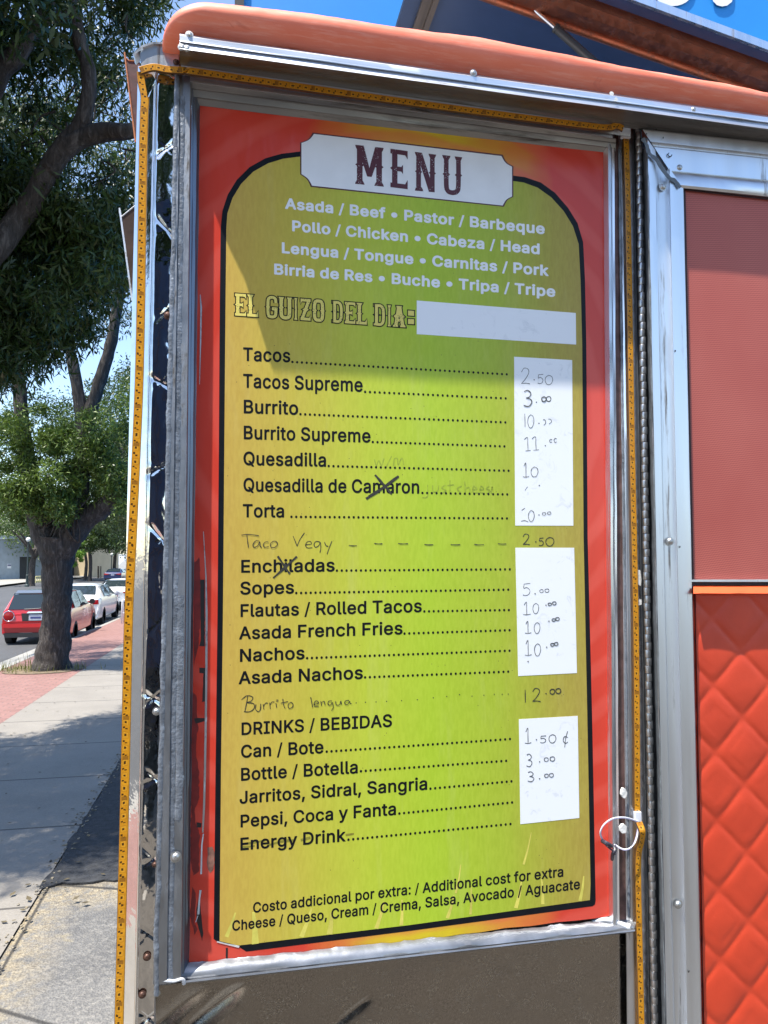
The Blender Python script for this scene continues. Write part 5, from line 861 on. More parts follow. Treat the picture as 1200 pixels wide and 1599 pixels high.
'K':{' ':'188','/':'282|13 -93 7 -91 0 -85 -4 -75 161 537 169 546 179 550 233 550 241 547 249 539 252 527 87 -83 81 -90 71 -94','A':'512|15 -29 5 -27 -6 -19 -11 -11 -14 1 -12 9 173 519 181 530 189 535 201 538 275 538 287 535 295 530 303 521 317 485 489 17 492 5 489 -11 481 -22 473 -27 461 -30 395 -30 383 -27 375 -22 367 -11 325 109 321 112 159 112 155 109 149 95 113 -11 105 -22 97 -27 85 -30|198 229 277 228 281 231 239 348 237 348 209 267 197 231','B':'489|59 -29 49 -27 38 -19 33 -11 30 1 30 507 35 523 45 533 61 538 269 538 293 534 315 528 347 515 365 504 377 494 396 473 407 457 415 441 426 403 428 391 428 357 422 329 409 299 396 281 385 269 408 247 427 221 437 199 446 167 448 155 448 119 442 91 435 69 427 53 412 31 397 16 377 1 343 -15 303 -26 295 -26 275 -30|156 87 241 86 247 88 271 88 299 95 316 109 321 117 324 125 326 139 319 165 314 173 301 186 285 195 275 198 265 200 157 200 154 197 154 89|156 317 253 316 275 323 292 335 303 351 306 365 306 379 301 395 291 408 281 415 265 420 253 420 247 422 157 422 154 419 154 319','C':'543|235 -35 199 -28 165 -17 135 -1 111 16 74 53 62 69 41 105 26 145 16 183 16 191 12 209 12 237 10 243 12 299 16 317 16 325 22 349 31 379 41 403 66 445 80 463 105 488 137 511 169 527 197 536 233 544 285 546 323 540 371 525 401 509 431 486 450 467 464 449 471 439 487 407 500 365 502 355 500 341 494 329 487 323 479 320 471 318 409 318 397 321 386 329 379 341 373 363 364 379 343 402 323 415 291 424 257 426 233 422 209 413 185 396 174 385 162 369 149 345 138 309 136 285 134 279 134 229 136 223 138 199 142 183 155 151 176 121 197 104 215 93 247 84 289 84 315 91 325 95 339 104 352 115 367 135 373 147 379 167 386 179 393 185 401 188 409 190 471 190 483 187 491 182 497 175 502 159 502 151 491 111 473 73 456 49 421 14 407 4 369 -17 343 -26 319 -32 295 -36','H':'550|59 -29 49 -27 38 -19 33 -11 30 1 30 507 33 519 38 527 49 535 61 538 123 538 139 533 149 523 154 507 154 321 157 318 359 318 362 321 362 507 367 523 377 533 393 538 457 538 469 535 477 530 485 519 488 507 488 1 485 -11 480 -19 469 -27 457 -30 393 -30 377 -25 367 -15 362 1 362 199 360 201 157 202 154 199 154 1 151 -11 143 -22 135 -27 123 -30','L':'426|59 -29 49 -27 38 -19 33 -11 30 1 30 507 33 519 38 527 51 535 61 538 123 538 135 535 143 530 151 519 154 507 154 89 157 86 361 86 373 83 384 75 389 67 392 55 392 1 389 -11 384 -19 373 -27 361 -30','P':'478|59 -29 49 -27 38 -19 33 -11 30 1 30 507 35 523 45 533 61 538 265 538 305 530 327 523 349 513 383 488 402 467 425 425 436 385 438 373 438 323 430 287 415 249 396 221 375 200 351 183 325 171 289 160 281 160 263 156 156 155 154 153 154 1 149 -15 139 -25 123 -30|156 273 237 272 243 274 257 274 277 279 291 288 300 297 307 307 314 333 314 363 312 373 305 391 297 402 281 413 273 417 247 422 156 421 154 419 154 275','R':'482|59 -29 49 -27 38 -19 33 -11 30 1 30 507 35 523 45 533 61 538 267 538 291 534 321 526 351 513 381 492 404 467 415 451 427 425 436 391 438 365 440 359 440 345 438 339 436 313 425 275 417 257 402 235 377 210 359 198 357 193 455 13 458 1 453 -15 443 -25 427 -30 353 -30 337 -25 330 -19 319 -1 231 165 227 168 157 168 154 165 154 1 151 -11 143 -22 135 -27 123 -30|156 287 257 286 279 291 295 300 309 317 314 333 314 373 311 383 302 399 283 413 271 418 251 422 156 421 154 419 154 289','T':'482|191 -29 181 -27 170 -19 165 -11 162 1 162 419 159 422 33 422 17 427 7 437 2 453 2 507 5 519 13 530 21 535 33 538 417 538 429 535 440 527 445 519 448 507 448 453 445 441 437 430 429 425 417 422 289 422 286 419 286 1 283 -11 278 -19 271 -25 263 -28 255 -30','a':'422|139 -37 103 -30 75 -19 49 -2 26 23 13 45 6 65 2 83 0 123 6 149 9 159 26 189 41 204 63 219 89 231 129 242 173 250 243 258 245 261 244 271 241 281 236 289 227 295 211 300 179 300 171 298 157 293 141 282 119 252 111 247 97 244 47 258 27 265 17 275 14 283 12 295 15 307 23 323 38 347 63 372 81 385 105 397 147 410 173 414 213 414 219 412 229 412 265 403 285 395 305 384 334 357 345 341 355 321 364 289 364 281 366 275 366 1 363 -11 358 -19 347 -27 335 -30 277 -30 261 -25 249 -15 227 -27 203 -34 181 -38|154 77 189 76 207 81 221 90 234 103 239 111 246 131 245 146 241 148 223 144 163 136 145 131 129 122 122 113 123 95 135 83 143 79','b':'458|209 -37 173 -29 155 -21 141 -11 138 -13 134 -19 127 -25 111 -30 53 -30 41 -27 33 -22 27 -15 24 -7 22 1 22 507 25 519 30 527 37 533 45 536 53 538 113 538 125 535 136 527 141 519 144 507 145 394 149 393 169 405 179 408 209 414 251 414 279 408 305 399 327 387 345 374 370 349 389 321 399 301 408 275 416 243 420 217 420 161 418 155 416 133 408 101 397 71 383 45 368 25 347 4 327 -11 305 -23 277 -32 259 -36 249 -36 243 -38|202 79 237 78 247 81 265 92 276 105 287 123 296 155 296 165 298 171 298 207 296 213 296 223 285 259 276 273 261 288 253 293 227 300 201 298 183 291 173 283 164 273 155 259 146 231 144 219 144 201 142 195 144 163 148 141 155 119 164 105 181 88 193 81','c':'428|189 -37 175 -36 149 -30 127 -23 115 -17 83 4 46 43 25 81 14 113 8 137 6 163 4 169 4 205 6 211 8 239 18 277 25 295 46 333 58 349 77 368 103 387 127 399 147 406 183 414 227 414 267 406 297 395 321 381 343 364 362 343 381 311 392 277 390 269 384 257 373 249 303 232 291 235 283 240 277 247 269 267 262 277 253 286 239 295 215 300 201 300 195 298 187 298 173 293 163 286 150 273 143 263 137 251 130 227 126 201 126 175 132 141 141 117 150 103 163 90 173 83 189 78 225 78 243 83 255 92 269 109 277 129 285 138 297 144 311 146 367 132 375 129 387 117 392 99 383 69 371 47 356 27 325 -2 297 -19 265 -30 241 -36 231 -36 225 -38','d':'458|179 -37 157 -34 131 -27 101 -13 91 -6 83 0 54 29 37 53 25 77 16 103 10 127 6 151 6 165 4 171 4 207 6 213 8 241 21 289 39 327 58 353 77 372 93 384 119 399 139 406 173 414 215 414 245 408 255 405 277 393 279 394 280 507 283 519 288 527 299 535 311 538 371 538 383 535 394 527 399 519 402 507 402 1 399 -11 391 -22 383 -27 371 -30 313 -30 297 -25 290 -19 286 -13 283 -12 253 -29 227 -36 215 -38|186 79 221 78 235 83 247 90 256 99 271 123 278 147 282 173 282 205 280 211 280 221 275 243 265 267 253 282 237 293 211 300 185 298 175 295 163 288 150 275 141 261 137 251 130 229 126 203 126 175 128 169 128 159 137 125 150 103 159 93 173 83','e':'437|193 -37 167 -34 151 -30 129 -23 101 -9 77 8 50 37 41 49 25 79 12 119 6 149 6 163 4 169 4 205 6 211 6 223 10 247 25 295 46 333 58 349 79 370 97 383 113 393 125 399 147 406 181 414 223 414 229 412 239 412 269 404 285 399 309 387 339 364 362 337 381 303 390 277 396 253 400 227 400 171 398 163 395 155 389 148 381 143 369 140 133 140 131 137 137 119 148 103 159 92 173 83 189 78 201 76 221 76 233 78 249 83 259 90 268 99 279 119 287 128 295 133 307 136 373 120 381 117 391 107 396 91 387 63 379 47 368 31 341 4 323 -9 295 -23 249 -36 239 -36 233 -38|136 251 269 250 271 253 267 265 260 275 251 285 239 293 217 300 193 300 171 293 157 284 146 273 139 263 135 253','f':'286|79 -29 69 -27 58 -19 53 -11 50 1 50 293 47 296 7 296 -5 299 -16 307 -21 315 -24 327 -24 379 -22 387 -16 399 -5 407 7 410 47 410 49 412 52 453 61 485 69 501 80 515 91 526 109 539 139 552 175 560 221 558 237 554 253 549 261 544 269 533 272 521 268 501 253 453 243 443 227 438 213 442 187 444 178 441 172 429 172 413 175 410 227 410 239 407 250 399 255 391 258 379 258 327 255 315 250 307 239 299 227 296 175 296 172 293 172 1 170 -7 167 -15 161 -22 153 -27 141 -30','g':'458|177 -179 153 -176 121 -167 87 -151 71 -140 44 -113 29 -93 22 -73 24 -61 27 -53 39 -41 85 -15 101 -10 113 -13 121 -18 138 -39 151 -52 165 -61 187 -66 199 -66 205 -68 215 -66 229 -66 251 -59 270 -45 278 -31 282 -5 279 -3 263 -13 223 -24 169 -24 157 -22 131 -15 97 1 81 12 56 35 37 61 25 83 12 123 6 153 6 167 4 173 4 209 6 215 6 229 10 251 19 285 29 309 56 351 75 370 91 382 125 401 147 408 175 414 215 414 221 412 229 412 255 405 285 389 295 402 303 407 315 410 371 410 383 407 394 399 399 391 402 379 402 -31 398 -53 393 -71 374 -109 353 -132 325 -153 299 -165 251 -178 239 -178 233 -180|184 91 221 90 239 95 247 100 258 109 271 127 280 157 280 167 282 173 282 213 278 237 273 253 260 275 249 286 239 293 225 298 217 298 211 300 187 298 175 295 161 286 150 275 139 259 132 239 128 221 128 213 126 207 126 179 130 153 137 131 153 108 171 95','h':'443|51 -29 41 -27 30 -19 25 -11 22 1 22 507 25 519 30 527 41 535 53 538 113 538 125 535 133 530 141 519 144 507 145 394 147 393 165 403 181 408 207 414 247 414 283 406 313 393 329 382 350 361 365 339 378 307 386 269 386 245 388 239 388 1 385 -11 380 -19 369 -27 357 -30 297 -30 281 -25 271 -15 266 1 266 245 264 257 259 273 252 283 235 295 225 298 195 298 177 293 167 286 158 277 149 261 144 241 144 1 141 -11 133 -22 125 -27 113 -30','i':'200|51 -29 41 -27 30 -19 25 -11 22 1 22 379 25 391 30 399 41 407 53 410 113 410 125 407 133 402 141 391 144 379 144 1 141 -11 136 -19 129 -25 121 -28 113 -30|69 415 59 417 43 425 26 441 19 451 14 465 12 473 12 493 21 519 41 540 61 550 77 554 91 554 111 549 123 543 142 525 149 515 154 501 156 493 156 475 151 457 145 445 129 428 113 419 95 414','k':'414|51 -29 41 -27 30 -19 25 -11 22 1 22 507 25 519 30 527 41 535 53 538 113 538 125 535 133 530 141 519 144 507 145 282 147 282 265 402 273 407 285 410 359 410 375 405 385 395 390 379 387 367 382 359 241 215 260 189 394 21 399 13 402 1 399 -11 394 -19 383 -27 371 -30 295 -30 279 -25 264 -11 158 125 152 131 149 132 144 125 144 1 139 -15 129 -25 113 -30','l':'222|117 -31 91 -25 63 -10 46 7 39 17 33 29 24 61 24 73 22 79 22 507 25 519 30 527 41 535 53 538 113 538 121 536 133 530 139 523 142 515 144 507 144 87 149 82 157 82 163 84 177 82 185 79 192 73 200 55 210 9 210 3 205 -13 199 -20 191 -25 161 -32','n':'442|51 -29 41 -27 30 -19 25 -11 22 1 22 379 27 395 37 405 53 410 111 410 127 405 141 391 165 403 197 412 207 414 247 414 283 406 313 393 329 382 350 361 359 349 375 317 384 283 384 275 386 269 386 245 388 239 388 1 383 -15 373 -25 357 -30 297 -30 281 -25 271 -15 266 1 266 245 264 257 259 273 252 283 235 295 225 298 195 298 177 293 167 286 158 277 149 261 144 241 144 1 141 -11 133 -22 125 -27 113 -30','o':'448|189 -37 175 -36 149 -30 127 -23 115 -17 83 4 46 43 25 81 14 113 8 137 6 163 4 169 4 205 6 211 8 239 18 277 25 295 46 333 58 349 77 368 103 387 127 399 147 406 183 414 231 414 261 408 283 401 315 385 333 372 362 343 368 335 389 299 398 275 406 243 410 219 410 157 404 123 397 97 389 77 368 41 335 6 315 -9 287 -23 265 -30 223 -38|200 77 211 76 217 78 227 78 237 81 255 92 264 101 277 121 284 143 288 163 288 211 284 233 275 259 264 275 255 284 239 295 215 300 201 300 177 295 163 286 150 273 137 249 130 227 126 201 126 175 128 169 128 159 132 141 141 117 150 103 163 90 173 83 189 78','p':'458|51 -171 41 -169 30 -161 25 -153 22 -141 22 379 25 391 33 402 41 407 53 410 111 410 123 407 131 402 141 389 169 405 195 412 203 412 209 414 251 414 279 408 305 399 327 387 345 374 370 349 389 321 399 301 408 275 416 243 420 217 420 161 418 155 416 133 408 101 397 71 383 45 368 25 347 4 327 -11 305 -23 277 -32 259 -36 249 -36 243 -38 211 -38 183 -32 163 -25 147 -15 145 -16 144 -141 139 -157 129 -167 113 -172|202 79 237 78 247 81 265 92 276 105 287 123 296 155 296 165 298 171 298 207 296 213 296 223 285 259 276 273 261 288 253 293 227 300 201 298 183 291 173 283 164 273 155 259 146 231 144 219 144 201 142 195 144 163 148 141 155 119 164 105 181 88 193 81','q':'458|309 -171 299 -169 288 -161 283 -153 280 -141 279 -16 277 -16 253 -29 215 -38 181 -38 175 -36 167 -36 141 -30 121 -23 101 -13 83 0 54 29 37 53 25 77 16 103 6 151 6 165 4 171 4 207 6 213 8 241 16 273 25 299 46 337 58 353 77 372 95 385 111 395 139 406 173 414 215 414 221 412 229 412 255 405 283 389 293 402 301 407 313 410 371 410 383 407 391 402 397 395 400 387 402 379 402 -141 399 -153 394 -161 387 -167 379 -170 371 -172|186 79 221 78 235 83 247 90 256 99 271 123 278 147 282 173 282 205 280 211 280 221 275 243 265 267 253 282 237 293 211 300 185 298 175 295 163 288 150 275 141 261 137 251 130 229 126 203 126 175 128 169 128 159 137 125 150 103 159 93 173 83','r':'292|51 -29 41 -27 30 -19 25 -11 22 1 22 379 25 391 33 402 41 407 53 410 111 410 127 405 139 394 165 407 195 414 243 414 255 411 266 403 271 395 274 383 274 323 271 311 266 303 255 295 243 292 235 294 199 296 177 291 158 277 149 263 146 255 144 247 144 1 141 -11 133 -22 125 -27 113 -30','s':'398|157 -37 143 -36 97 -23 77 -13 61 -2 40 17 25 37 10 73 6 93 11 109 17 116 33 124 87 136 93 136 109 131 118 123 129 97 137 88 147 81 167 76 197 76 217 81 229 88 234 93 238 101 237 109 227 119 199 128 131 144 109 151 79 165 63 176 42 197 25 227 18 253 18 293 27 325 42 351 57 368 85 389 105 399 151 412 159 412 165 414 209 414 215 412 225 412 269 399 281 393 305 376 322 359 337 337 352 299 354 291 349 275 343 268 331 261 285 250 269 248 257 251 249 256 241 265 227 290 217 297 203 302 173 302 155 297 142 287 139 277 141 269 151 261 165 256 193 248 239 238 269 229 291 219 317 202 340 177 353 153 360 127 360 87 351 55 343 39 332 23 311 2 289 -13 255 -27 219 -36 211 -36 205 -38','t':'260|151 -33 139 -32 107 -23 81 -8 73 -2 58 15 43 43 36 71 36 293 33 296 7 296 -9 301 -19 311 -24 327 -24 379 -19 395 -13 402 -1 408 7 410 33 410 35 412 36 469 39 481 47 492 55 497 67 500 125 500 137 497 145 492 153 481 156 469 157 412 159 410 203 410 215 407 226 399 231 391 234 379 234 327 231 315 226 307 215 299 203 296 159 296 156 293 156 89 159 82 163 80 175 80 201 84 213 81 221 76 227 69 232 55 242 9 242 3 239 -9 234 -17 221 -27 183 -34','u':'443|157 -33 139 -30 117 -23 93 -11 73 4 56 23 43 43 30 79 24 107 24 123 22 129 22 379 25 391 33 402 41 407 53 410 113 410 129 405 139 395 144 379 144 129 146 119 151 107 156 99 169 87 193 80 209 80 229 85 241 92 255 107 261 117 264 129 266 141 266 379 269 391 277 402 285 407 297 410 357 410 369 407 380 399 385 391 388 379 388 1 385 -11 377 -22 369 -27 357 -30 299 -30 283 -25 269 -11 235 -27 205 -34','z':'414|41 -29 31 -27 23 -22 17 -15 14 -7 12 1 12 47 15 59 26 75 192 289 189 292 49 292 33 297 23 307 18 323 18 379 21 391 26 399 37 407 49 410 331 410 343 407 351 402 359 391 362 379 362 331 355 311 186 89 189 86 337 86 353 81 363 71 368 55 368 1 365 -11 360 -19 349 -27 337 -30','\u2022':'422|187 63 163 66 141 73 111 90 90 109 75 129 65 149 60 165 56 183 56 221 63 249 75 275 84 287 109 312 125 323 141 331 157 336 175 340 213 340 247 331 267 321 287 306 298 295 315 273 323 257 332 225 334 195 328 163 323 147 315 131 304 115 281 92 265 81 233 68 201 62'}}
_gc = {}
def glyph(wt, ch):                 # filled glyph outline -> (verts, faces), cached
    if (wt, ch) not in _gc:
        parts = GLYPHS[wt][ch].split('|'); cu = bpy.data.curves.new("tmp", 'CURVE'); cu.dimensions = '2D'; cu.fill_mode = 'BOTH'
        for L in parts[1:]:
            q = list(map(int, L.split())); n = len(q) // 2; sp = cu.splines.new('POLY'); sp.points.add(n - 1); sp.use_cyclic_u = True
            for i in range(n): sp.points[i].co = (q[2 * i] / 1000.0, q[2 * i + 1] / 1000.0, 0, 1)
        o = bpy.data.objects.new("tmp", cu); COL.objects.link(o)
        me = bpy.data.meshes.new_from_object(o.evaluated_get(bpy.context.evaluated_depsgraph_get()))
        _gc[(wt, ch)] = (int(parts[0]) / 1000.0, [tuple(v.co) for v in me.vertices], [list(p.vertices) for p in me.polygons])
        bpy.data.objects.remove(o); bpy.data.curves.remove(cu); bpy.data.meshes.remove(me)
    return _gc[(wt, ch)]
LOW, CAPH = {'B': -0.018, 'K': -0.030}, {'B': 0.544, 'K': 0.568}
def text_mesh(body, wt):
    x = 0.0; vs = []; fs = []
    for ch in body:
        if ch == ' ': x += int(GLYPHS[wt][ch]) / 1000.0 if isinstance(GLYPHS[wt][ch], str) else 0.2; continue
        ad, v, f = glyph(wt, ch); n = len(vs); vs += [(p[0] + x, (p[1] - LOW[wt]) / CAPH[wt]) for p in v]; fs += [[i + n for i in q] for q in f]; x += ad
    return np.array(vs), fs
def line(name, body, xa, ya, xb, yb, cap, mat, wt='B', dots=None, Y=-0.0007):
    vs, fs = text_mesh(body, wt); x0, x1 = vs[:, 0].min(), vs[:, 0].max()
    b = MB(); out = []
    for v in vs:
        s = (v[0] - x0) / (x1 - x0); x = xa + (xb - xa) * s; y = ya + (yb - ya) * s; out.append(F(x, y - v[1] * cap, Y))
    b.add(out, fs)
    if dots:
        (dx0, dy0), (dx1, dy1) = dots; n = max(2, int(round((dx1 - dx0) / 7.45)))
        for k in range(n + 1):
            s = k / n; c = F(dx0 + (dx1 - dx0) * s, dy0 + (dy1 - dy0) * s, Y); b.disc(c, Vector((0.0019, 0, 0)), Vector((0, 0, 0.0021)), 9)
    return bp(name, b, mat)
I_ = M['black_ink']
for a in [
    ("Tacos", 380, 563.7, 453.7, 566, 21.5, ((457, 565.2), (791.7, 584.5))),
    ("Tacos Supreme", 380, 605.5, 566.7, 612, 22, ((570.5, 611.8), (790, 622))),
    ("Burrito", 381, 645.5, 466, 648, 21.5, ((469.5, 646.7), (789.5, 659.5))),
    ("Burrito Supreme", 381, 686, 579, 691.3, 21.5, ((582.5, 690.2), (788, 697))),
    ("Quesadilla", 380.5, 726.5, 509.5, 729, 21.5, ((513.7, 727.7), (794.5, 735))),
    ("Quesadilla de Camaron", 380.5, 767.7, 655, 771, 21.5, ((660, 769.7), (792.5, 772))),
    ("Torta", 379.5, 808, 444, 808.2, 21, ((455.5, 807), (792, 809.5))),
    ("Enchiladas", 377, 894.5, 523, 892.5, 20.3, ((526.5, 891), (796.5, 889))),
    ("Sopes", 375.5, 928.7, 459.5, 927, 20.3, ((463, 926), (794, 920.7))),
    ("Flautas / Rolled Tacos", 376, 963.7, 659, 956, 20.3, ((663, 954.7), (795, 952.5))),
    ("Asada French Fries", 373.7, 998.7, 629, 990.7, 20.3, ((632, 989.3), (796, 984))),
    ("Nachos", 375, 1033.7, 476, 1029.5, 20.3, ((480, 1027.7), (796, 1016))),
    ("Asada Nachos", 373, 1068.7, 567, 1060.3, 20.3, ((570.5, 1057.7), (794, 1048.7))),
    ("DRINKS / BEBIDAS", 377.5, 1148.2, 612.5, 1135, 20, None),
    ("Can / Bote", 376.7, 1183.7, 505.5, 1176.3, 20.3, ((510.5, 1173.7), (796.7, 1154))),
    ("Bottle / Botella", 376.7, 1219.5, 559, 1207.7, 20.3, ((564, 1204.2), (790.7, 1188))),
    ("Jarritos, Sidral, Sangria", 374.5, 1255.5, 667.5, 1233.3, 20, ((672.5, 1231.5), (799, 1220))),
    ("Pepsi, Coca y Fanta", 376, 1292.3, 618.7, 1272.7, 20, ((624, 1270.3), (800, 1253))),
    ("Energy Drink", 375.7, 1328.2, 540, 1313.9, 20, ((544.5, 1311.2), (797.5, 1286.7)))]:
    line('menu_line', *a[:6], I_, 'B', a[6])
line('menu_note', "Costo addicional por extra: / Additional cost for extra", 395.5, 1425.7, 880, 1368.9, 16.3, I_)
line('menu_note', "Cheese / Queso, Cream / Crema, Salsa, Avocado / Aguacate", 363, 1454, 906, 1388.3, 16.3, I_)
for a in [("Asada / Beef \u2022 Pastor / Barbeque", 445.5, 326, 851, 366), ("Pollo / Chicken \u2022 Cabeza / Head", 456.5, 361, 843, 397.5), ("Lengua / Tongue \u2022 Carnitas / Pork", 440.5, 395.3, 857, 431.3), ("Birria de Res \u2022 Buche \u2022 Tripa / Tripe", 428.5, 428.5, 867.5, 464)]:
    line('filling_line', *a, 17.2, M['white_print'], 'K')
# ---- white boxes and the handwriting
def sticker(pts, label):
    b = MB(); b.prism([F(x, y, -0.0012) for x, y in pts], (0, 0.001, 0)); return bp('price_sticker', b, M['sticker'], label)
sticker([(651.2, 469.2), (899.5, 488.7), (900, 538), (651.2, 521.7)], 'wide blank white sticker beside the dish of the day heading')
stk1 = sticker([(803.2, 557), (893.8, 562.3), (895.7, 820.9), (805, 820.7)], 'tallest white price sticker')
stk2 = sticker([(805.2, 855.3), (897, 855.3), (901.3, 1051), (809.6, 1055.7)], 'middle white price sticker')
stk3 = sticker([(810.7, 1123.2), (902.5, 1118), (905, 1277.3), (813, 1287)], 'lowest white price sticker')
class Hand:                        # marker strokes; flush() makes one mesh per written entry (strokes of one row)
    def __init__(s, Y): s.p = []; s.Y = Y; s.k = 0; s.n = 0
    def st(s, pts, wd=1.3, sm=5, yc=None):
        s.k = (s.k + 1) % 25; b = MB(); s.n += len(pts)
        P = [(q.x, q.y) for q in catmull([(x, y, 0) for x, y in pts], sm)] if len(pts) > 2 else pts
        n = len(P); W = [wd * PXM * (0.75 + 0.35 * noise.noise((i * .37, s.k * 2.2, s.n * .11))) for i in range(n)]
        b.ribbon([F(x, y, s.Y - s.k * 0.00006) for x, y in P], W, NY)
        s.p.append((yc if yc is not None else sum(q[1] for q in pts) / len(pts), b))
    def g(s, ch, x, y0, x1, y1, wd=1.25):   # y0 top, y1 bottom
        m = {'0': [[(.5, 1), (.15, .8), (.05, .4), (.3, .02), (.7, .05), (.95, .45), (.85, .85), (.5, 1)]], 'o': [[(.6, 1), (.1, .8), (.1, .2), (.6, 0), (.95, .4), (.8, .9), (.5, .95)]],
             '1': [[(.15, .75), (.45, 1), (.48, .5), (.5, .02)], [(.0, .03), (.5, .0), (1, .06)]], 'i': [[(.4, 1), (.55, .5), (.6, 0)]], '7': [[(.0, .85), (.5, 1), (.55, .5), (.6, 0)], [(.2, 0), (1, .04)]],
             '2': [[(.02, .75), (.3, 1), (.75, .95), (.85, .7), (.45, .3), (.0, .02)], [(0, .02), (.5, 0.05), (1, .0)]], '3': [[(.1, .92), (.5, 1), (.85, .8), (.65, .58), (.3, .52)], [(.3, .52), (.8, .45), (.95, .25), (.6, .0), (.05, .06)]],
             '5': [[(.95, 1), (.5, .97), (.15, .95)], [(.15, .95), (.12, .6), (.5, .66), (.9, .42), (.75, .1), (.3, .0), (.0, .06)]], 'c': [[(.9, .9), (.4, 1), (.1, .5), (.4, .05), (.9, .15)]], '>': [[(.1, .95), (.7, .9), (.9, .4), (.3, 0)]],
             '$': [[(.9, .62), (.3, .66), (.1, .4), (.5, .25), (.9, .34)], [(.85, 1), (.5, .5), (.35, 0)]]}[ch]
        for stt in m: s.st([(x + (x1 - x) * a, y1 + (y0 - y1) * c) for a, c in stt], wd, 5, (y0 + y1) / 2)
    def dot(s, x, y, r=1.1):
        s.k = (s.k + 1) % 25; b = MB(); b.disc(F(x, y, s.Y - s.k * .00006), Vector((r * PXM, 0, 0)), Vector((0, 0, r * PXM)), 8); s.p.append((y, b))
    def flush(s, name, mat, parent=None, gap=10.5):
        s.p.sort(key=lambda q: q[0]); cur = MB(); last = None
        for y, b in s.p:
            if last is not None and y - last > gap: bp(name, cur, mat, parent=parent); cur = MB()
            cur.add(b.v, b.f); last = y
        bp(name, cur, mat, parent=parent)
h = Hand(-0.0018)
for a in (('2', 814.5, 575, 828, 599.5), ('5', 840, 584.5, 849, 599), ('0', 851, 586, 864, 600.5), ('i', 818.5, 646, 821.5, 667), ('0', 824, 647.5, 834.5, 668), ('>', 848, 655, 853, 664), ('>', 856, 654, 862, 662), ('7', 819, 683, 829, 704), ('7', 831, 682, 842, 703), ('c', 858, 686, 863, 691), ('c', 865, 684.5, 870, 691), ('1', 817, 722.5, 826.5, 745), ('0', 829, 729, 841, 744.5), ('0', 825, 797, 835, 814), ('o', 847, 800, 853, 804.5), ('o', 855, 799, 861, 803.5)): h.g(*a)
for a in (('3', 817.5, 609.5, 831.5, 634.5),): h.g(*a, 2.1)
for a in (('o', 846, 619.5, 853.5, 627), ('o', 853.5, 619, 861, 627)): h.g(*a, 2.2)
h.st([(815, 797), (820, 793.5)], 1.4); h.st([(814, 814), (820, 813), (825, 815)], 1.4); h.st([(820, 766), (824, 760)], 1.0)
for x, y in ((834.5, 593), (838, 628), (842, 661), (852, 696), (842, 804), (842.5, 758)): h.dot(x, y)
h.flush('price_writing', M['pencil'], stk1)
h = Hand(-0.0018)
for a in (('5', 817, 911, 829, 930), ('o', 843, 920.5, 849, 925.5), ('o', 851, 919.5, 858, 925), ('1', 817, 940, 829, 960), ('0', 832, 942, 842, 958), ('1', 820, 970, 830, 989), ('0', 834, 972, 844, 989), ('1', 820, 1000, 830.5, 1023.5), ('0', 834.5, 1005, 845, 1024)): h.g(*a)
for a in (('o', 856, 941.5, 862, 945.5), ('o', 863, 939.5, 869, 944.5), ('o', 862, 966, 868, 970), ('o', 868, 964, 874, 969), ('o', 860, 1004.5, 866, 1009), ('o', 866, 1003, 872, 1008)): h.g(*a, 1.9)
for x, y in ((836, 927), (853, 945), (857.5, 970), (854, 1010.5), (825, 1033)): h.dot(x, y)
h.flush('price_writing', M['pencil'], stk2)
h = Hand(-0.0018)
for a in (('1', 820, 1137, 830, 1161), ('5', 844, 1149, 853.5, 1160), ('0', 857, 1147, 869, 1160), ('$', 879, 1142, 888, 1167), ('3', 822, 1177.5, 831.5, 1197), ('3', 824, 1205, 834.5, 1220.5)): h.g(*a, 1.6)
for a in (('o', 850, 1183, 857, 1189), ('o', 859, 1181.5, 867, 1188.5), ('o', 850.5, 1208.5, 857, 1214), ('o', 858, 1207.5, 865, 1213.5)): h.g(*a, 1.6)
for x, y in ((838, 1155), (843, 1189.5), (843, 1216)): h.dot(x, y)
h.flush('price_writing', M['pencil'], stk3)
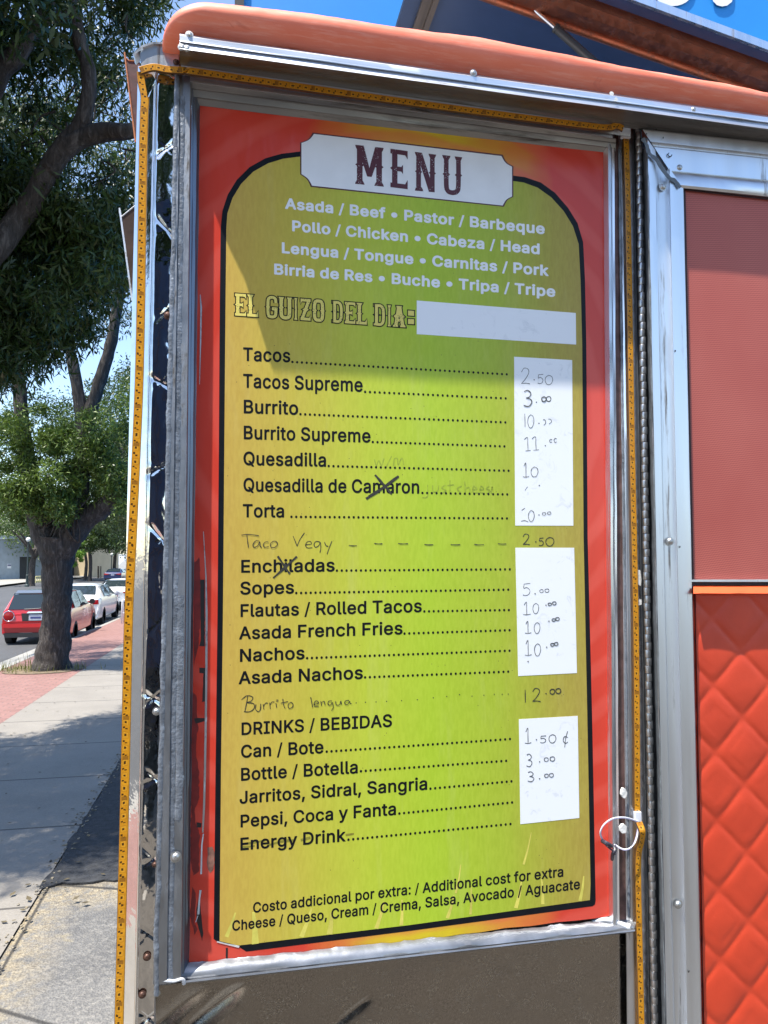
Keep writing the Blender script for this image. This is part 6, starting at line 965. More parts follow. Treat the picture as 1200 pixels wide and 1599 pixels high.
# handwriting straight on the panel
h = Hand(-0.0008)
for a in (('2', 817, 834, 827.5, 850.5), ('5', 842, 840, 849.5, 852), ('0', 852, 839, 866, 852.5), ('i', 819.5, 1077, 821.5, 1097), ('2', 832, 1075, 844.5, 1095.5)): h.g(*a, 1.7)
for a in (('o', 859, 1076, 867, 1084), ('o', 868, 1075, 876.5, 1083)): h.g(*a, 2.2)
h.dot(837, 846); h.dot(853, 1083)
for x0, x1, y in ((545, 557.5, 852), (585, 597.5, 849), (622, 637.5, 849), (663, 677, 850.5), (704, 719, 850.5), (741, 756, 850.5), (778, 791, 849.3)): h.st([(x0, y - .5), (x0 + 6, y + .3), (x1, y)], 1.7)
T7 = lambda P: [(340 + x / 4.0, 820 + y / 4.0) for x, y in P]
for P in ([(150, 62), (200, 58), (258, 66)], [(183, 62), (188, 100), (193, 140)], [(262, 100), (240, 98), (222, 120), (228, 138), (250, 130), (264, 104), (266, 128), (276, 140)], [(318, 106), (300, 105), (286, 122), (295, 138), (320, 134)], [(350, 100), (332, 115), (335, 138), (360, 138), (375, 118), (365, 102), (350, 100)], [(472, 68), (485, 100), (497, 132)], [(497, 132), (515, 90), (543, 48)], [(552, 122), (585, 118), (580, 102), (560, 105), (550, 125), (562, 142), (592, 140)], [(640, 105), (615, 102), (603, 120), (612, 138), (632, 128), (642, 108), (645, 140), (640, 172)], [(668, 105), (678, 128), (692, 132)], [(715, 100), (700, 135), (684, 182)],
          [(190, 1065), (180, 1120), (170, 1168)], [(150, 1090), (185, 1065), (220, 1075), (210, 1098), (185, 1108), (225, 1115), (228, 1145), (200, 1165), (165, 1165)], [(240, 1120), (238, 1150), (255, 1165), (268, 1150), (270, 1115)], [(285, 1118), (290, 1152)], [(288, 1130), (300, 1112), (315, 1112)], [(325, 1108), (330, 1148)], [(328, 1122), (340, 1105), (355, 1105)], [(365, 1112), (370, 1140)], [(368, 1092), (378, 1092), (374, 1100), (366, 1098)], [(408, 1085), (412, 1120), (422, 1145)], [(395, 1112), (440, 1102)], [(460, 1105), (442, 1120), (445, 1143), (465, 1140), (472, 1120), (460, 1105)],
          [(582, 1075), (588, 1105), (594, 1138)], [(602, 1120), (630, 1112), (622, 1098), (606, 1105), (605, 1130), (632, 1130)], [(645, 1100), (650, 1128)], [(648, 1112), (665, 1100), (672, 1125)], [(715, 1098), (695, 1100), (690, 1118), (705, 1125), (718, 1108), (722, 1140), (712, 1158)], [(738, 1100), (742, 1122), (762, 1122), (770, 1098), (775, 1122)], [(822, 1095), (800, 1098), (795, 1115), (812, 1120), (825, 1100), (828, 1112), (840, 1115)]):
    h.st(T7(P), 1.5)
for x, y in ((556.5, 1097.5), (571, 1096.5), (587.5, 1096), (604, 1095), (627.5, 1094), (652, 1092.5), (677, 1089.5), (698, 1087.5), (718, 1084.5), (737.5, 1087), (756, 1085.5), (772, 1084), (784.5, 1084), (794, 1083.7)): h.dot(x, y, 0.85)
h.flush('handwritten_item', M['marker'], None, 40)
h = Hand(-0.0012)
h.st([(572, 779), (590, 768), (605, 757), (623, 743.5)], 5.2); h.st([(586, 741.5), (596, 753), (604, 762), (612, 772)], 4.6); h.st([(576, 775), (600, 760)], 3)
h.st([(427, 902.5), (440, 891), (452, 880), (464, 869)], 4.2); h.st([(434, 868.5), (442, 880), (447, 888), (453, 896)], 3.8); h.st([(445, 880), (448, 892)], 3)
h.flush('crossing_out', M['marker'], None, 40)
h = Hand(-0.0003)
for P in ([(585, 717), (588, 727), (592, 719), (596, 727), (600, 716)], [(603, 730), (612, 712)], [(615, 727), (616, 717), (621, 716), (622, 726), (628, 715), (631, 726)],
          [(668, 757), (668, 775), (660, 777)], [(676, 758), (677, 768), (684, 766), (685, 758)], [(696, 757), (690, 762), (697, 766), (690, 770)], [(703, 750), (703, 769)], [(699, 758), (709, 757)], [(721, 759), (714, 763), (720, 769)], [(726, 752), (727, 769)], [(727, 763), (733, 761), (734, 769)], [(738, 765), (745, 763), (740, 759), (739, 768), (746, 769)], [(749, 765), (756, 763), (751, 759), (750, 768), (757, 769)], [(764, 759), (760, 763), (766, 766), (760, 770)], [(768, 765), (769, 760), (767, 770)]):
    h.st(P, 2.0)
h.flush('faded_writing', M['ghost'], None, 20)
h = Hand(-0.0003)
for P in ([(376, 1318), (395, 1316), (415, 1312)], [(378, 1323), (398, 1321)], [(470, 1312), (485, 1308)], [(540, 1304), (553, 1302)], [(418, 1320), (440, 1314), (460, 1312)]): h.st(P, 4.0)
h.flush('smudge', M['smudge'], None, 40)
for k, ((x0, y0), (x1, y1), w_) in enumerate([((368, 1425), (354, 1463), 4), ((396, 1424), (399, 1474), 7), ((487, 1418), (471, 1463), 5), ((518, 1424), (515, 1459), 6), ((600, 1408), (588, 1450), 4.5), ((628, 1405), (627, 1445), 4), ((709, 1398), (699, 1434), 4), ((736, 1385), (735, 1428), 3), ((815, 1375), (806, 1418), 4.5), ((846, 1372), (848, 1412), 4), ((912, 1368), (906, 1407), 4), ((830, 1300), (818, 1350), 2.5), ((720, 1350), (712, 1395), 2.5)]):
    b = MB(); b.ribbon([F(x0, y0, -0.0001 - k * 3e-5), F((x0 + x1) / 2 + 1, (y0 + y1) / 2, -0.0001 - k * 3e-5), F(x1, y1, -0.0001 - k * 3e-5)], [w_ * PXM * .5, w_ * PXM, w_ * PXM * 1.4], NY); bp('printed_streak', b, M['streak'])
# torn and peeling edge of the vinyl on the left
b = MB()
def rag(pts, Y, nm, mt, j=1.2, seed=0):
    b = MB()
    Q = []
    for i in range(len(pts)):
        a, c = pts[i], pts[(i + 1) % len(pts)]; n = max(1, int(math.hypot(a[0] - c[0], a[1] - c[1]) / 5))
        for k in range(n):
            s = k / n; x, y = a[0] + (c[0] - a[0]) * s, a[1] + (c[1] - a[1]) * s
            Q.append((x + j * noise.noise((x * .3, y * .2, seed)), y + j * noise.noise((x * .2, y * .3, seed + 5))))
    b.poly([F(x, y, Y) for x, y in Q]); bp(nm, b, mt)
rag([(300, 1080), (307, 1085), (309, 1130), (306, 1170), (311, 1205), (311, 1250), (304, 1262), (306, 1285), (312, 1300), (311, 1360), (303, 1368), (298, 1340)], 0.0008, 'torn_patch', M['torn_dark'], 3.0)
rag([(303, 880), (312, 870), (314, 960), (310, 1010), (303, 1040)], 0.0007, 'torn_patch', M['torn_dark'], 2.0, 3)
rag([(301, 1385), (306, 1395), (304, 1440), (309, 1452), (304, 1460), (297, 1430)], 0.0007, 'torn_patch', M['torn_dark'], 2.0, 4)
rag([(313, 905), (320, 905), (320, 1009), (311, 1009), (314, 1000)], 0.0004, 'black_scrap', M['blackscrap'], .8); rag([(312, 1043), (321, 1043), (321, 1095), (316, 1096), (318, 1052), (312, 1051)], 0.0004, 'black_scrap', M['blackscrap'], .8, 2); rag([(303, 1122), (320, 1121), (320, 1126), (306, 1130)], 0.0004, 'black_scrap', M['blackscrap'], .8, 7); rag([(307, 1284), (315, 1285), (314, 1292), (308, 1292)], 0.0004, 'black_scrap', M['blackscrap'], .8, 8)
rag([(307, 1420), (312, 1400), (314, 1425), (318, 1458), (316, 1470), (308, 1440)], 0.0004, 'black_scrap', M['blackscrap'], 1.2, 9); rag([(353, 1480), (356, 1480), (356, 1500), (358, 1504), (350, 1504), (353, 1498)], 0.0004, 'black_scrap', M['blackscrap'], .6, 10)
b = MB()
b.ribbon([F(x, y, -0.001) for x, y in ((313, 460), (314.5, 480), (313.5, 540), (312, 600))], [.001, .0024, .0018, .0006], NY); bp('peeling_edge', b, M['alum_dull']); b = MB()
b.ribbon([F(x, y, -0.001) for x, y in ((318, 830), (322, 900), (323, 960), (322.5, 1060), (321.5, 1140), (320.5, 1200), (319, 1260), (317, 1300))], [.0008, .0018, .003, .003, .003, .003, .003, .002], NY)
bp('peeling_edge', b, M['alum_dull'])
b = MB()
for P, w_ in (([(323, 1120), (322, 1127)], 3), ([(320.5, 1220), (320, 1236)], 2.2), ([(318, 1302), (315.5, 1320), (314.5, 1365)], 3.2), ([(313.5, 1390), (312, 1402), (310, 1428)], 3.6), ([(309.5, 1430), (306, 1440)], 2), ([(339, 1470.5), (355, 1474.5), (374, 1478.5)], 3.2)):
    b = MB(); b.ribbon([F(x, y, -0.0015) for x, y in P], [w_ * PXM * (.5 + .7 * abs(noise.noise((x, y * .2, 1)))) for x, y in P], NY); bp('torn_backing', b, M['torn'])
rag([(325, 1324), (331, 1322), (335, 1330), (334, 1358), (329, 1363), (323, 1352)], 0.0003, 'rust_spot', plain('rust_spot_brown', (0.22, 0.10, 0.07), 0.7, 0, 0.5, 120), 1.5)

F = F_wall
# ================================================================== LED strips
def led(pts, wpx, Y, label, tilt=0.0, s0=0.0):
    P = [Vector((x, y, 0)) for x, y in pts]; P = catmull(P, 10) if len(P) > 2 else P
    Ys = Y if callable(Y) else (lambda q: Y)
    b = MB(); L = 0; prev = None; rows = []; uvs = []
    W = wpx * PXM
    C = [F(q.x, q.y, Ys(q)) for q in P]
    for i, c in enumerate(C):
        t_ = (C[min(i + 1, len(C) - 1)] - C[max(i - 1, 0)]).normalized(); sd_ = t_.cross(NY).normalized()
        if prev is not None: L += (c - prev).length
        prev = c
        sect = [(-.5, 0.0015), (-.5, -.0008), (-.42, -.0016), (.42, -.0016), (.5, -.0008), (.5, 0.0015)]
        row = [c + sd_ * W * a + Vector((0, d, 0)) for a, d in sect]; rows.append(row); uvs += [(a + .5, s0 + L) for a, d in sect]
    b.grid(rows); b.uv = uvs
    o = b.build('led_strip', M['led']); tag(o, label, 'LED strip', group='amber LED strips round the menu board'); return o
led([(220, 113), (222, 130), (226.5, 152), (225.5, 180), (224, 240), (221.5, 400), (220.3, 480), (217.5, 600), (212.5, 720), (207, 840), (201.3, 960), (196, 1200), (190.2, 1440), (183, 1720)], 11.5, -0.058, 'longest amber LED strip running down the quilted steel corner')
led([(219, 110.5), (240, 105.5), (262, 109), (290, 110.5), (320, 114.5), (640, 160.3), (900, 194.3), (950, 199.5), (962, 196.5), (973, 201)], 10.5, lambda q: -0.068 - 0.006 * (q.x > 290), 'amber LED strip running across under the gutter above the menu')
led([(977.5, 216), (980, 300), (983.5, 500), (987, 700), (990.5, 860), (993, 985), (994.5, 1130), (995, 1266)], 10.5, -0.049, 'amber LED strip running down between the menu and the piano hinge')
led([(997.5, 1283), (1003, 1298), (1002, 1312), (997, 1335), (996.5, 1380), (998, 1450), (1001.5, 1599), (1004, 1720)], 10.5, lambda q: -0.052 - 0.012 * math.exp(-((q.y - 1298) / 16) ** 2), 'short amber LED strip below the white wire loop beside the hinge')
wl = thing('wire_loop', 'looped white wire with dark connector hanging from the end of an LED strip', 'wire', F(975, 1290, -0.06))
Z5 = lambda P: [(800 + x / 3.0, 1200 + y / 3.0) for x, y in P]
def wirepts(P, Y0, Y1):
    Q = catmull([(x, y, 0) for x, y in Z5(P)], 6); n = len(Q); return [F(q.x, q.y, Y0 + (Y1 - Y0) * i / (n - 1) - 0.012 * math.sin(math.pi * i / (n - 1))) for i, q in enumerate(Q)]
for k, dd in enumerate((0, 4)):
    b = MB(); b.tube(wirepts([(594, 250 + dd), (560, 236 + dd), (520, 228 + dd), (470, 234 + dd), (430, 262 + dd), (412 + dd, 300), (420 + dd, 330), (440, 350)], -.056, -.05), 0.0008, 7)
    b.tube(wirepts([(590, 265), (588 - dd, 310), (575 - dd, 350), (552, 372 + dd), (525, 378 + dd), (500, 368 + dd), (482, 356 + dd), (470, 370)], -.056, -.048), 0.0008, 7)
    b.build('wire', M['wire_white'] if k == 0 else plain('lilac_wire', (0.45, 0.42, 0.6), 0.4), wl, smooth=True)
b = MB(); b.tube(wirepts([(424, 340), (445, 352), (462, 362)], -.056, -.056), 0.0034, 8); b.tube(wirepts([(470, 362), (482, 380), (472, 400), (468, 425)], -.054, -.05), 0.0028, 8); b.tube(wirepts([(440, 360), (462, 378), (478, 392), (482, 402)], -.054, -.05), 0.0013, 6)
b.build('connector', M['wire_dark'], wl)
b = MB()
for (x, y, w_, h_) in ((972.5, 1237, 9, 15), (972, 1293, 11, 14)):
    b = MB(); c = F(x, y, -0.046); rr = random.Random(int(x * 7)); b.prism([c + Vector((math.cos(a) * w_ / 2 * PXM * rr.uniform(.8, 1.2), 0, math.sin(a) * h_ / 2 * PXM * rr.uniform(.8, 1.2))) for a in [2 * math.pi * k / 9 for k in range(9)]], (0, -0.005, 0)); b.build('glue_pad', M['white_sealant'], frame)
b = MB(); c = F(995.5, 1273, -0.052); b.box((c.x - .005, c.y - .004, c.z - .009), (c.x + .005, c.y + .003, c.z + .006)); b.build('white_clip', M['wire_white'], wl)
cl = thing('strip_clip', 'small white plastic clip at the top of the LED strip by the hinge', 'clip', F(976, 211, -0.052))
b = MB(); c = F(977, 211, -0.051); b.box((c.x - .0085, c.y - .005, c.z - .006), (c.x + .0075, c.y + .003, c.z + .005)); b.box((c.x - .0065, c.y - .0062, c.z - .0045), (c.x + .0055, c.y - .005, c.z + .0035)); b.build('clip_body', M['wire_white'], cl)
b = MB(); bead(b, [F(969, 199, -.062), F(975, 200, -.064), F(981, 203.5, -.06), F(980, 209, -.055)], 0.0013, 6, .1, 6); b.build('wire', M['wire_dark'], cl, smooth=True)
b = MB()
for P in ([(992.5, 890), (999, 890), (1001, 905), (1000, 915), (995, 912)], [(994.5, 935), (1001, 936), (1001.5, 944), (996, 945)]): b.prism([F(x, y, -0.047) for x, y in P], (0, -.002, 0))
b.build('white_sealant_patch', M['white_sealant'], frame)
# ================================================================== trees
def leaf_mesh(name, clusters, n_per, ll, lw, mat, parent, seed, droop=0.5, flat=0.55):
    """clusters: rows of (x, y, z, radius); every leaf is one thin rhombus of its own"""
    g = np.random.default_rng(seed); C = np.asarray(clusters, float); n = len(C) * n_per
    idx = np.repeat(np.arange(len(C)), n_per); c = C[idx]
    d = g.normal(size=(n, 3)); d /= np.linalg.norm(d, axis=1)[:, None]; r = g.random(n) ** 0.45
    p = c[:, :3] + d * (r * c[:, 3])[:, None] * np.array([1, 1, flat])
    ax = g.normal(size=(n, 3)); ax[:, 2] -= droop * 1.6; ax /= np.linalg.norm(ax, axis=1)[:, None]
    sd_ = np.cross(ax, g.normal(size=(n, 3))); sd_ /= np.linalg.norm(sd_, axis=1)[:, None] + 1e-9
    L = (ll * g.uniform(0.6, 1.3, n))[:, None]; W = (lw * g.uniform(0.7, 1.3, n))[:, None]
    nrm = np.cross(ax, sd_); bend = nrm * L * 0.12
    v = np.stack([p, p + ax * L * 0.45 + sd_ * W * 0.5 + bend, p + ax * L, p + ax * L * 0.45 - sd_ * W * 0.5 + bend], 1).reshape(-1, 3)
    me = bpy.data.meshes.new(name); me.vertices.add(4 * n); me.vertices.foreach_set('co', (v - np.array(wloc(parent))).ravel() if parent else v.ravel())
    me.loops.add(4 * n); me.loops.foreach_set('vertex_index', np.arange(4 * n)); me.polygons.add(n)
    me.polygons.foreach_set('loop_start', np.arange(0, 4 * n, 4)); me.polygons.foreach_set('loop_total', np.full(n, 4)); me.update()
    tc = g.random(len(C))[idx] * 0.5 + g.random(n) * 0.5
    at = me.attributes.new("tint", 'FLOAT', 'FACE'); at.data.foreach_set('value', tc.astype(np.float32))
    me.materials.append(mat); o = bpy.data.objects.new(name, me); COL.objects.link(o); o.parent = parent; return o
def blob(c, rad, n, seed, r=(0.5, 0.9), shell=0.5):
    g = np.random.default_rng(seed); out = []
    while len(out) < n:
        d = g.uniform(-1, 1, 3); q = np.linalg.norm(d)
        if q > 1 or q < shell * g.random(): continue
        out.append((c[0] + d[0] * rad[0], c[1] + d[1] * rad[1], c[2] + d[2] * rad[2], g.uniform(*r)))
    return out
def inpoly(x, y, P):
    k = False
    for i in range(len(P)):
        (a, b_), (c, d_) = P[i - 1], P[i]
        if (b_ > y) != (d_ > y) and x < (c - a) * (y - b_) / (d_ - b_) + a: k = not k
    return k
def pxblob(poly, dist, n, seed, r=(0.3, 0.6), holes=()):
    rr = random.Random(seed); out = []; xs_ = [p[0] for p in poly]; ys_ = [p[1] for p in poly]
    while len(out) < n:
        x = rr.uniform(min(xs_), max(xs_)); y = rr.uniform(min(ys_), max(ys_))
        if not inpoly(x, y, poly) or any(math.hypot(x - hx_, y - hy_) < hr for hx_, hy_, hr in holes): continue
        q = Dp(x, y, rr.uniform(*dist)); out.append((q.x, q.y, q.z, rr.uniform(*r)))
    return out
def limb(b, pts, rads, n=9, seg=5, rough=0.22):
    P = catmull(pts, seg); k = len(pts) - 1; rr = []
    for i in range(len(P)):
        t_ = i / seg; j = min(int(t_), k - 1); rr.append(rads[j] + (rads[j + 1] - rads[j]) * (t_ - j))
    b.tube(P, rr, n, True, rough)
def tree(name, label, base, group=None): return thing(name, label, 'tree', base, group)
GT = 'street trees along the pavement'
D1 = 13.1
# --- the tree with the visible trunk
ta = tree('street_tree', 'mature street tree with thick grey forked trunk standing in the brick strip', Vector((tb.x, tb.y, zg(tb.y))), GT)
b = MB(); X = lambda x, y, d=D1: Dp(x, y, d)
limb(b, [X(79, 1066), X(80, 1046), X(82, 1030), X(85, 1000), X(89, 950), X(90, 900), X(90, 862), X(92, 838)], [.40, .36, .31, .275, .25, .255, .30, .36], 20, 6, 0.2)
limb(b, [X(95, 872), X(74, 838), X(60, 805), X(47, 740), X(36, 670), X(30, 600), X(20, 530), X(8, 440)], [.28, .26, .2, .15, .13, .12, .10, .08], 10)
limb(b, [X(86, 880), X(108, 838), X(128, 815), X(160, 793), X(195, 765), X(240, 715), X(290, 640)], [.28, .28, .22, .18, .16, .14, .12], 10)
limb(b, [X(90, 868), X(108, 830), X(122, 770), X(131, 710), X(134, 660)], [.25, .20, .165, .15, .15], 10)
limb(b, [X(133, 680), X(122, 610), X(108, 535), X(100, 440), X(92, 330)], [.14, .11, .10, .09, .07], 9)
limb(b, [X(132, 675), X(150, 615), X(166, 565), X(177, 520), X(190, 430), X(200, 330)], [.14, .115, .105, .10, .09, .07], 9)
rr = random.Random(2)
for k in range(14):
    q = X(rr.uniform(70, 125), rr.uniform(800, 850), D1 - .25); limb(b, [q, q + Vector((rr.uniform(-.2, .2), -.1, .25)), q + Vector((rr.uniform(-.4, .4), -.2, rr.uniform(.4, .8)))], [.02, .014, .006], 5, 4, 0)
b.build('trunk', M['bark'], ta, smooth=True)
cl_ = blob((tb.x + .3, tb.y + 1.5, 8.6), (4.6, 4.2, 3.4), 150, 11)
def pxy(c): d_ = Vector(c[:3]) - CAM; z_ = d_.dot(fwd); return (600 + d_.dot(rgt) / z_ * FPX, 799.5 - d_.dot(upv) / z_ * FPX)
cl_ = [c for c in cl_ if not (c[2] < 6.2 and c[0] > -4) and not (5 < pxy(c)[0] < 230 and 520 < pxy(c)[1] < 680)]   # open sky under the main crown
leaf_mesh('crown', cl_, 300, .12, .030, M['leaf'], ta, 21)
low = pxblob([(14, 640), (60, 600), (100, 660), (118, 720), (112, 800), (70, 838), (40, 820), (8, 800), (-20, 720)], (12.3, 13.4), 55, 12, (.14, .32)) + pxblob([(140, 700), (200, 660), (210, 800), (150, 790)], (12.6, 14), 26, 13, (.18, .35)) + pxblob([(100, 660), (128, 700), (126, 800), (100, 835), (80, 800)], (12.6, 13.6), 14, 14, (.12, .25))
low += pxblob([(-30, 650), (30, 630), (160, 640), (212, 600), (212, 770), (120, 800), (-30, 790)], (12.4, 15), 46, 15, (.2, .42))
leaf_mesh('low_shoots', low, 240, .10, .026, M['leaf_light'], ta, 22, 0.3, 0.9)
# --- the nearer tree whose trunk is outside the picture but whose crown hangs into it
tn = tree('street_tree', 'nearer street tree with dark drooping leaves and bare limbs overhanging the truck corner', Vector((-3.6, 4.3, zg(4.3))), GT)
b = MB()
limb(b, [(-3.6, 4.3, -.35), (-3.6, 4.3, .2), (-3.6, 4.35, 1.2), (-3.55, 4.5, 2.6)], [.42, .32, .27, .28], 16, 6, .15)
N1 = lambda x, y, d=5.9: Dp(x, y, d)
limb(b, [(-3.55, 4.45, 2.4), N1(-150, 470, 5.7), N1(-40, 420, 5.7), N1(25, 345), N1(56, 300), N1(84, 250), N1(118, 205), N1(135, 169), N1(139, 115), N1(129, 75), N1(120, 37), N1(110, -20), N1(98, -90)], [.2, .14, .12, .10, .09, .08, .07, .066, .06, .056, .052, .045, .04], 10, 5, .35)
limb(b, [N1(75, 268), N1(110, 226), N1(140, 213), N1(169, 206), N1(212, 203), N1(270, 190, 7.1)], [.085, .08, .076, .072, .068, .06], 10, 5, .35)
limb(b, [(-3.55, 4.5, 2.4), N1(-130, 250, 6), N1(-30, 170, 5.7), N1(4, 112, 5.7), N1(24, 90, 5.7), N1(47, 52, 5.7), N1(71, 24, 5.7), N1(80, -30, 5.7)], [.16, .12, .09, .08, .072, .066, .06, .05], 10, 5, .35)
limb(b, [N1(68, 30, 5.7), N1(90, 25, 5.7), N1(120, 30, 5.7)], [.05, .045, .03], 8)
limb(b, [(-3.6, 4.3, 2.3), (-4.2, 3.6, 4.2), (-4.5, 2.9, 6.2), (-4.6, 2.5, 8)], [.2, .15, .1, .05], 9)
for k in range(40):
    x, y = rr.uniform(0, 205), rr.uniform(0, 330); d = rr.uniform(6, 7.6); q = N1(x, y, d)
    limb(b, [q, N1(x + rr.uniform(-25, 25), y + rr.uniform(-5, 30), d), N1(x + rr.uniform(-50, 50), y + rr.uniform(-10, 55), d)], [.011, .008, .004], 5, 4, 0)
b.build('trunk', M['bark'], tn, smooth=True)
HO = [(64, 108, 17), (84, 138, 10), (148, 48, 11), (142, 82, 9), (165, 170, 17), (176, 122, 10), (150, 200, 9), (120, 128, 8), (22, 65, 9), (108, 40, 8)]
near_cl = pxblob([(-120, 240), (60, 250), (120, 300), (215, 260), (215, 330), (196, 410), (150, 470), (100, 530), (30, 575), (-120, 600)], (6.0, 7.8), 165, 31, (.22, .46), HO)
near_cl += pxblob([(-120, -120), (235, -120), (215, 270), (-120, 270)], (6.0, 8.4), 72, 32, (.18, .38), HO)
shade_cl = [c for c in blob((-3.9, 3.7, 6.3), (2.7, 2.5, 1.9), 230, 33, (.35, .65), .2)]
def keeps_sun(c):                  # the patch of lot in front of the dark drive lies in the sun
    X_, Y_ = c[0] - SUN.x / SUN.z * c[2], c[1] - SUN.y / SUN.z * c[2]
    return not (Y_ - c[3] < 3.30 and X_ + c[3] > -1.7) and not (abs(X_ - .3) < 1.2 and Y_ < .8)
near_cl = [c for c in near_cl if keeps_sun(c)]
leaf_mesh('crown', near_cl, 330, .115, .021, M['leaf'], tn, 41, 0.7, 0.8)
g5 = random.Random(77)
for (x, y) in ((56, 300), (84, 250), (118, 205), (139, 115), (129, 60), (24, 90), (47, 52), (71, 24), (160, 208), (200, 203), (4, 160), (30, 345), (135, 160), (180, 205)):
    for k in range(5):
        q = Dp(x, y, 5.8) + SUN * g5.uniform(.9, 3.2) + Vector((g5.gauss(0, .35), g5.gauss(0, .35), 0)); d_ = q - CAM; zz = d_.dot(fwd)
        py_ = 799.5 - d_.dot(upv) / zz * FPX
        if py_ < -40: shade_cl.append((q.x, q.y, q.z, g5.uniform(.3, .5)))  # unseen leaf clusters added sunward of the limbs to shade them
shade_cl = [c for c in shade_cl if keeps_sun(c)]
leaf_mesh('crown', shade_cl, 420, .12, .028, M['leaf'], tn, 42, 0.5, 0.7)
# --- more trees further down the strip, across the junction and, added for the steel to mirror, behind the camera
def simple_tree(label, base, h, cr, ncl, npc, ll, lw, mat, seed, group=None, trad=.2, name='street_tree', czf=.62, rz=.42, rc=None):
    t_ = tree(name, label, base, group); b = MB(); r2 = random.Random(seed); base = Vector(base)
    top = base + Vector((r2.uniform(-.4, .4), r2.uniform(-.4, .4), h * .5))
    limb(b, [base - Vector((0, 0, .3)), base + Vector((0, 0, .3)), base + Vector((.05, 0, h * .25)), top], [trad * 1.5, trad, trad * .85, trad * .7], 12)
    for k in range(5):
        a = k * 1.26 + r2.random(); q = top + Vector((math.cos(a) * cr * .55, math.sin(a) * cr * .55, h * .25)); limb(b, [top - Vector((0, 0, h * .12)), (top + q) / 2 + Vector((0, 0, -.2)), q], [trad * .6, trad * .4, trad * .15], 7)
    b.build('trunk', M['bark'], t_, smooth=True)
    rc = rc or (cr * .16, cr * .30)
    cs = blob((base.x, base.y, base.z + h * czf), (cr, cr, h * rz), ncl, seed, rc, .7)
    leaf_mesh('crown', cs, npc, ll, lw, mat, t_, seed + 1, .4, .7); return t_
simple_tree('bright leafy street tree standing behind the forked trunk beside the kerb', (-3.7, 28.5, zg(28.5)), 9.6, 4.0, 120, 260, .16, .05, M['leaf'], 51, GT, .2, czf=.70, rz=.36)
simple_tree('street tree far down the brick strip beyond the white parked saloon', (-3.7, 40, zg(40)), 11, 4.4, 110, 220, .22, .07, M['leaf'], 52, GT, .22)
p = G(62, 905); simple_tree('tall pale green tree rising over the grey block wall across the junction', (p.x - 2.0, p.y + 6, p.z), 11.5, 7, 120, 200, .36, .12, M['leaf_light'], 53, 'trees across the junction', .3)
p = G(49, 913); simple_tree('small dark trunked tree beside the lamp post across the junction', (p.x, p.y, p.z), 6.6, 3.6, 26, 130, .26, .07, M['leaf'], 54, 'trees across the junction', .3, czf=.83, rz=.14)
p = G(146, 905); simple_tree('dense dark round tree in front of the beige wall', (p.x, p.y - 2, p.z), 8.5, 3.6, 90, 200, .3, .11, M['leaf'], 55, 'trees across the junction', .22, czf=.68, rz=.3)
p = G(165, 904); simple_tree('dense dark tree behind the dark blue car', (p.x, p.y + 6, p.z), 10, 4.4, 90, 200, .32, .12, M['leaf'], 56, 'trees across the junction', .22, czf=.66, rz=.32)
p = G(122, 906); simple_tree('dark tree in front of the shaded shopfront', (p.x, p.y + 4, p.z), 8, 3.2, 70, 200, .3, .11, M['leaf'], 57, 'trees across the junction', .2, czf=.7, rz=.28)
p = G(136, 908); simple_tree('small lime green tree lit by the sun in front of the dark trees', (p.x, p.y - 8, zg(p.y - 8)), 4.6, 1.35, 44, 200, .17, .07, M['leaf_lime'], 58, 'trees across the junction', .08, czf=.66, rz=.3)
simple_tree('unseen tree added behind the viewer to darken the reflection in the quilted steel corner', (-1.7, -10.5, 0), 14.5, 2.7, 230, 240, .22, .08, M['leaf'], 59, None, .3, 'reflection_tree', .53, .44, (.6, 1.0))
simple_tree('second unseen tree added behind the viewer for the steel to mirror', (-9, -17, 0), 9, 4.5, 80, 200, .24, .08, M['leaf'], 60, None, .3, 'reflection_tree', .55, .4)
# fallen leaves on the paving
b = MB(); r4 = random.Random(18)
for k in range(420):
    x, y = r4.uniform(-4.2, -.4), r4.uniform(3.0, 14) ** 1.0
    if r4.random() < .35: x = -1.1 + r4.gauss(0, .09)
    q = Vector((x, y, zg(y) + .020 + r4.uniform(0, .004))); a = r4.uniform(0, 6.28); L_ = r4.uniform(.02, .05); d_ = Vector((math.cos(a), math.sin(a), r4.uniform(-.1, .3))) * L_; n_ = Vector((-d_.y, d_.x, 0)) * .28
    b.poly([q, q + d_ * .5 + n_, q + d_, q + d_ * .5 - n_])
tag(b.build('fallen_leaves', plain('dry_fallen_leaf', (0.09, 0.07, 0.035), 0.7, 0, 0.6, 9)), 'dry fallen leaves scattered over the pavement', kind='stuff')
# weeds at the foot of the trunk
b = MB(); r3 = random.Random(8); vs_ = []
for k in range(240):
    x, y = tb.x - .45 + r3.gauss(0, .42), tb.y - .12 + r3.gauss(0, .22)
    if r3.random() < .2: x += .75; 
    q = Vector((x, y, zg(y) + .015)); h_ = r3.uniform(.05, .2) * (1.9 if abs(x - tb.x + .42) < .06 else 1); a = r3.uniform(0, 6.28); o_ = Vector((math.cos(a), math.sin(a), 0)); u_ = Vector((-o_.y, o_.x, 0)) * .009
    b.poly([q - u_, q + u_, q + o_ * h_ * .35 + Vector((0, 0, h_))])
wd_o = b.build('weeds', M['grass'], None); at = wd_o.data.attributes.new("tint", 'FLOAT', 'FACE'); at.data.foreach_set('value', np.random.default_rng(1).random(len(wd_o.data.polygons)).astype(np.float32))
tag(wd_o, 'dry grass and weeds round the foot of the trunk', kind='stuff')

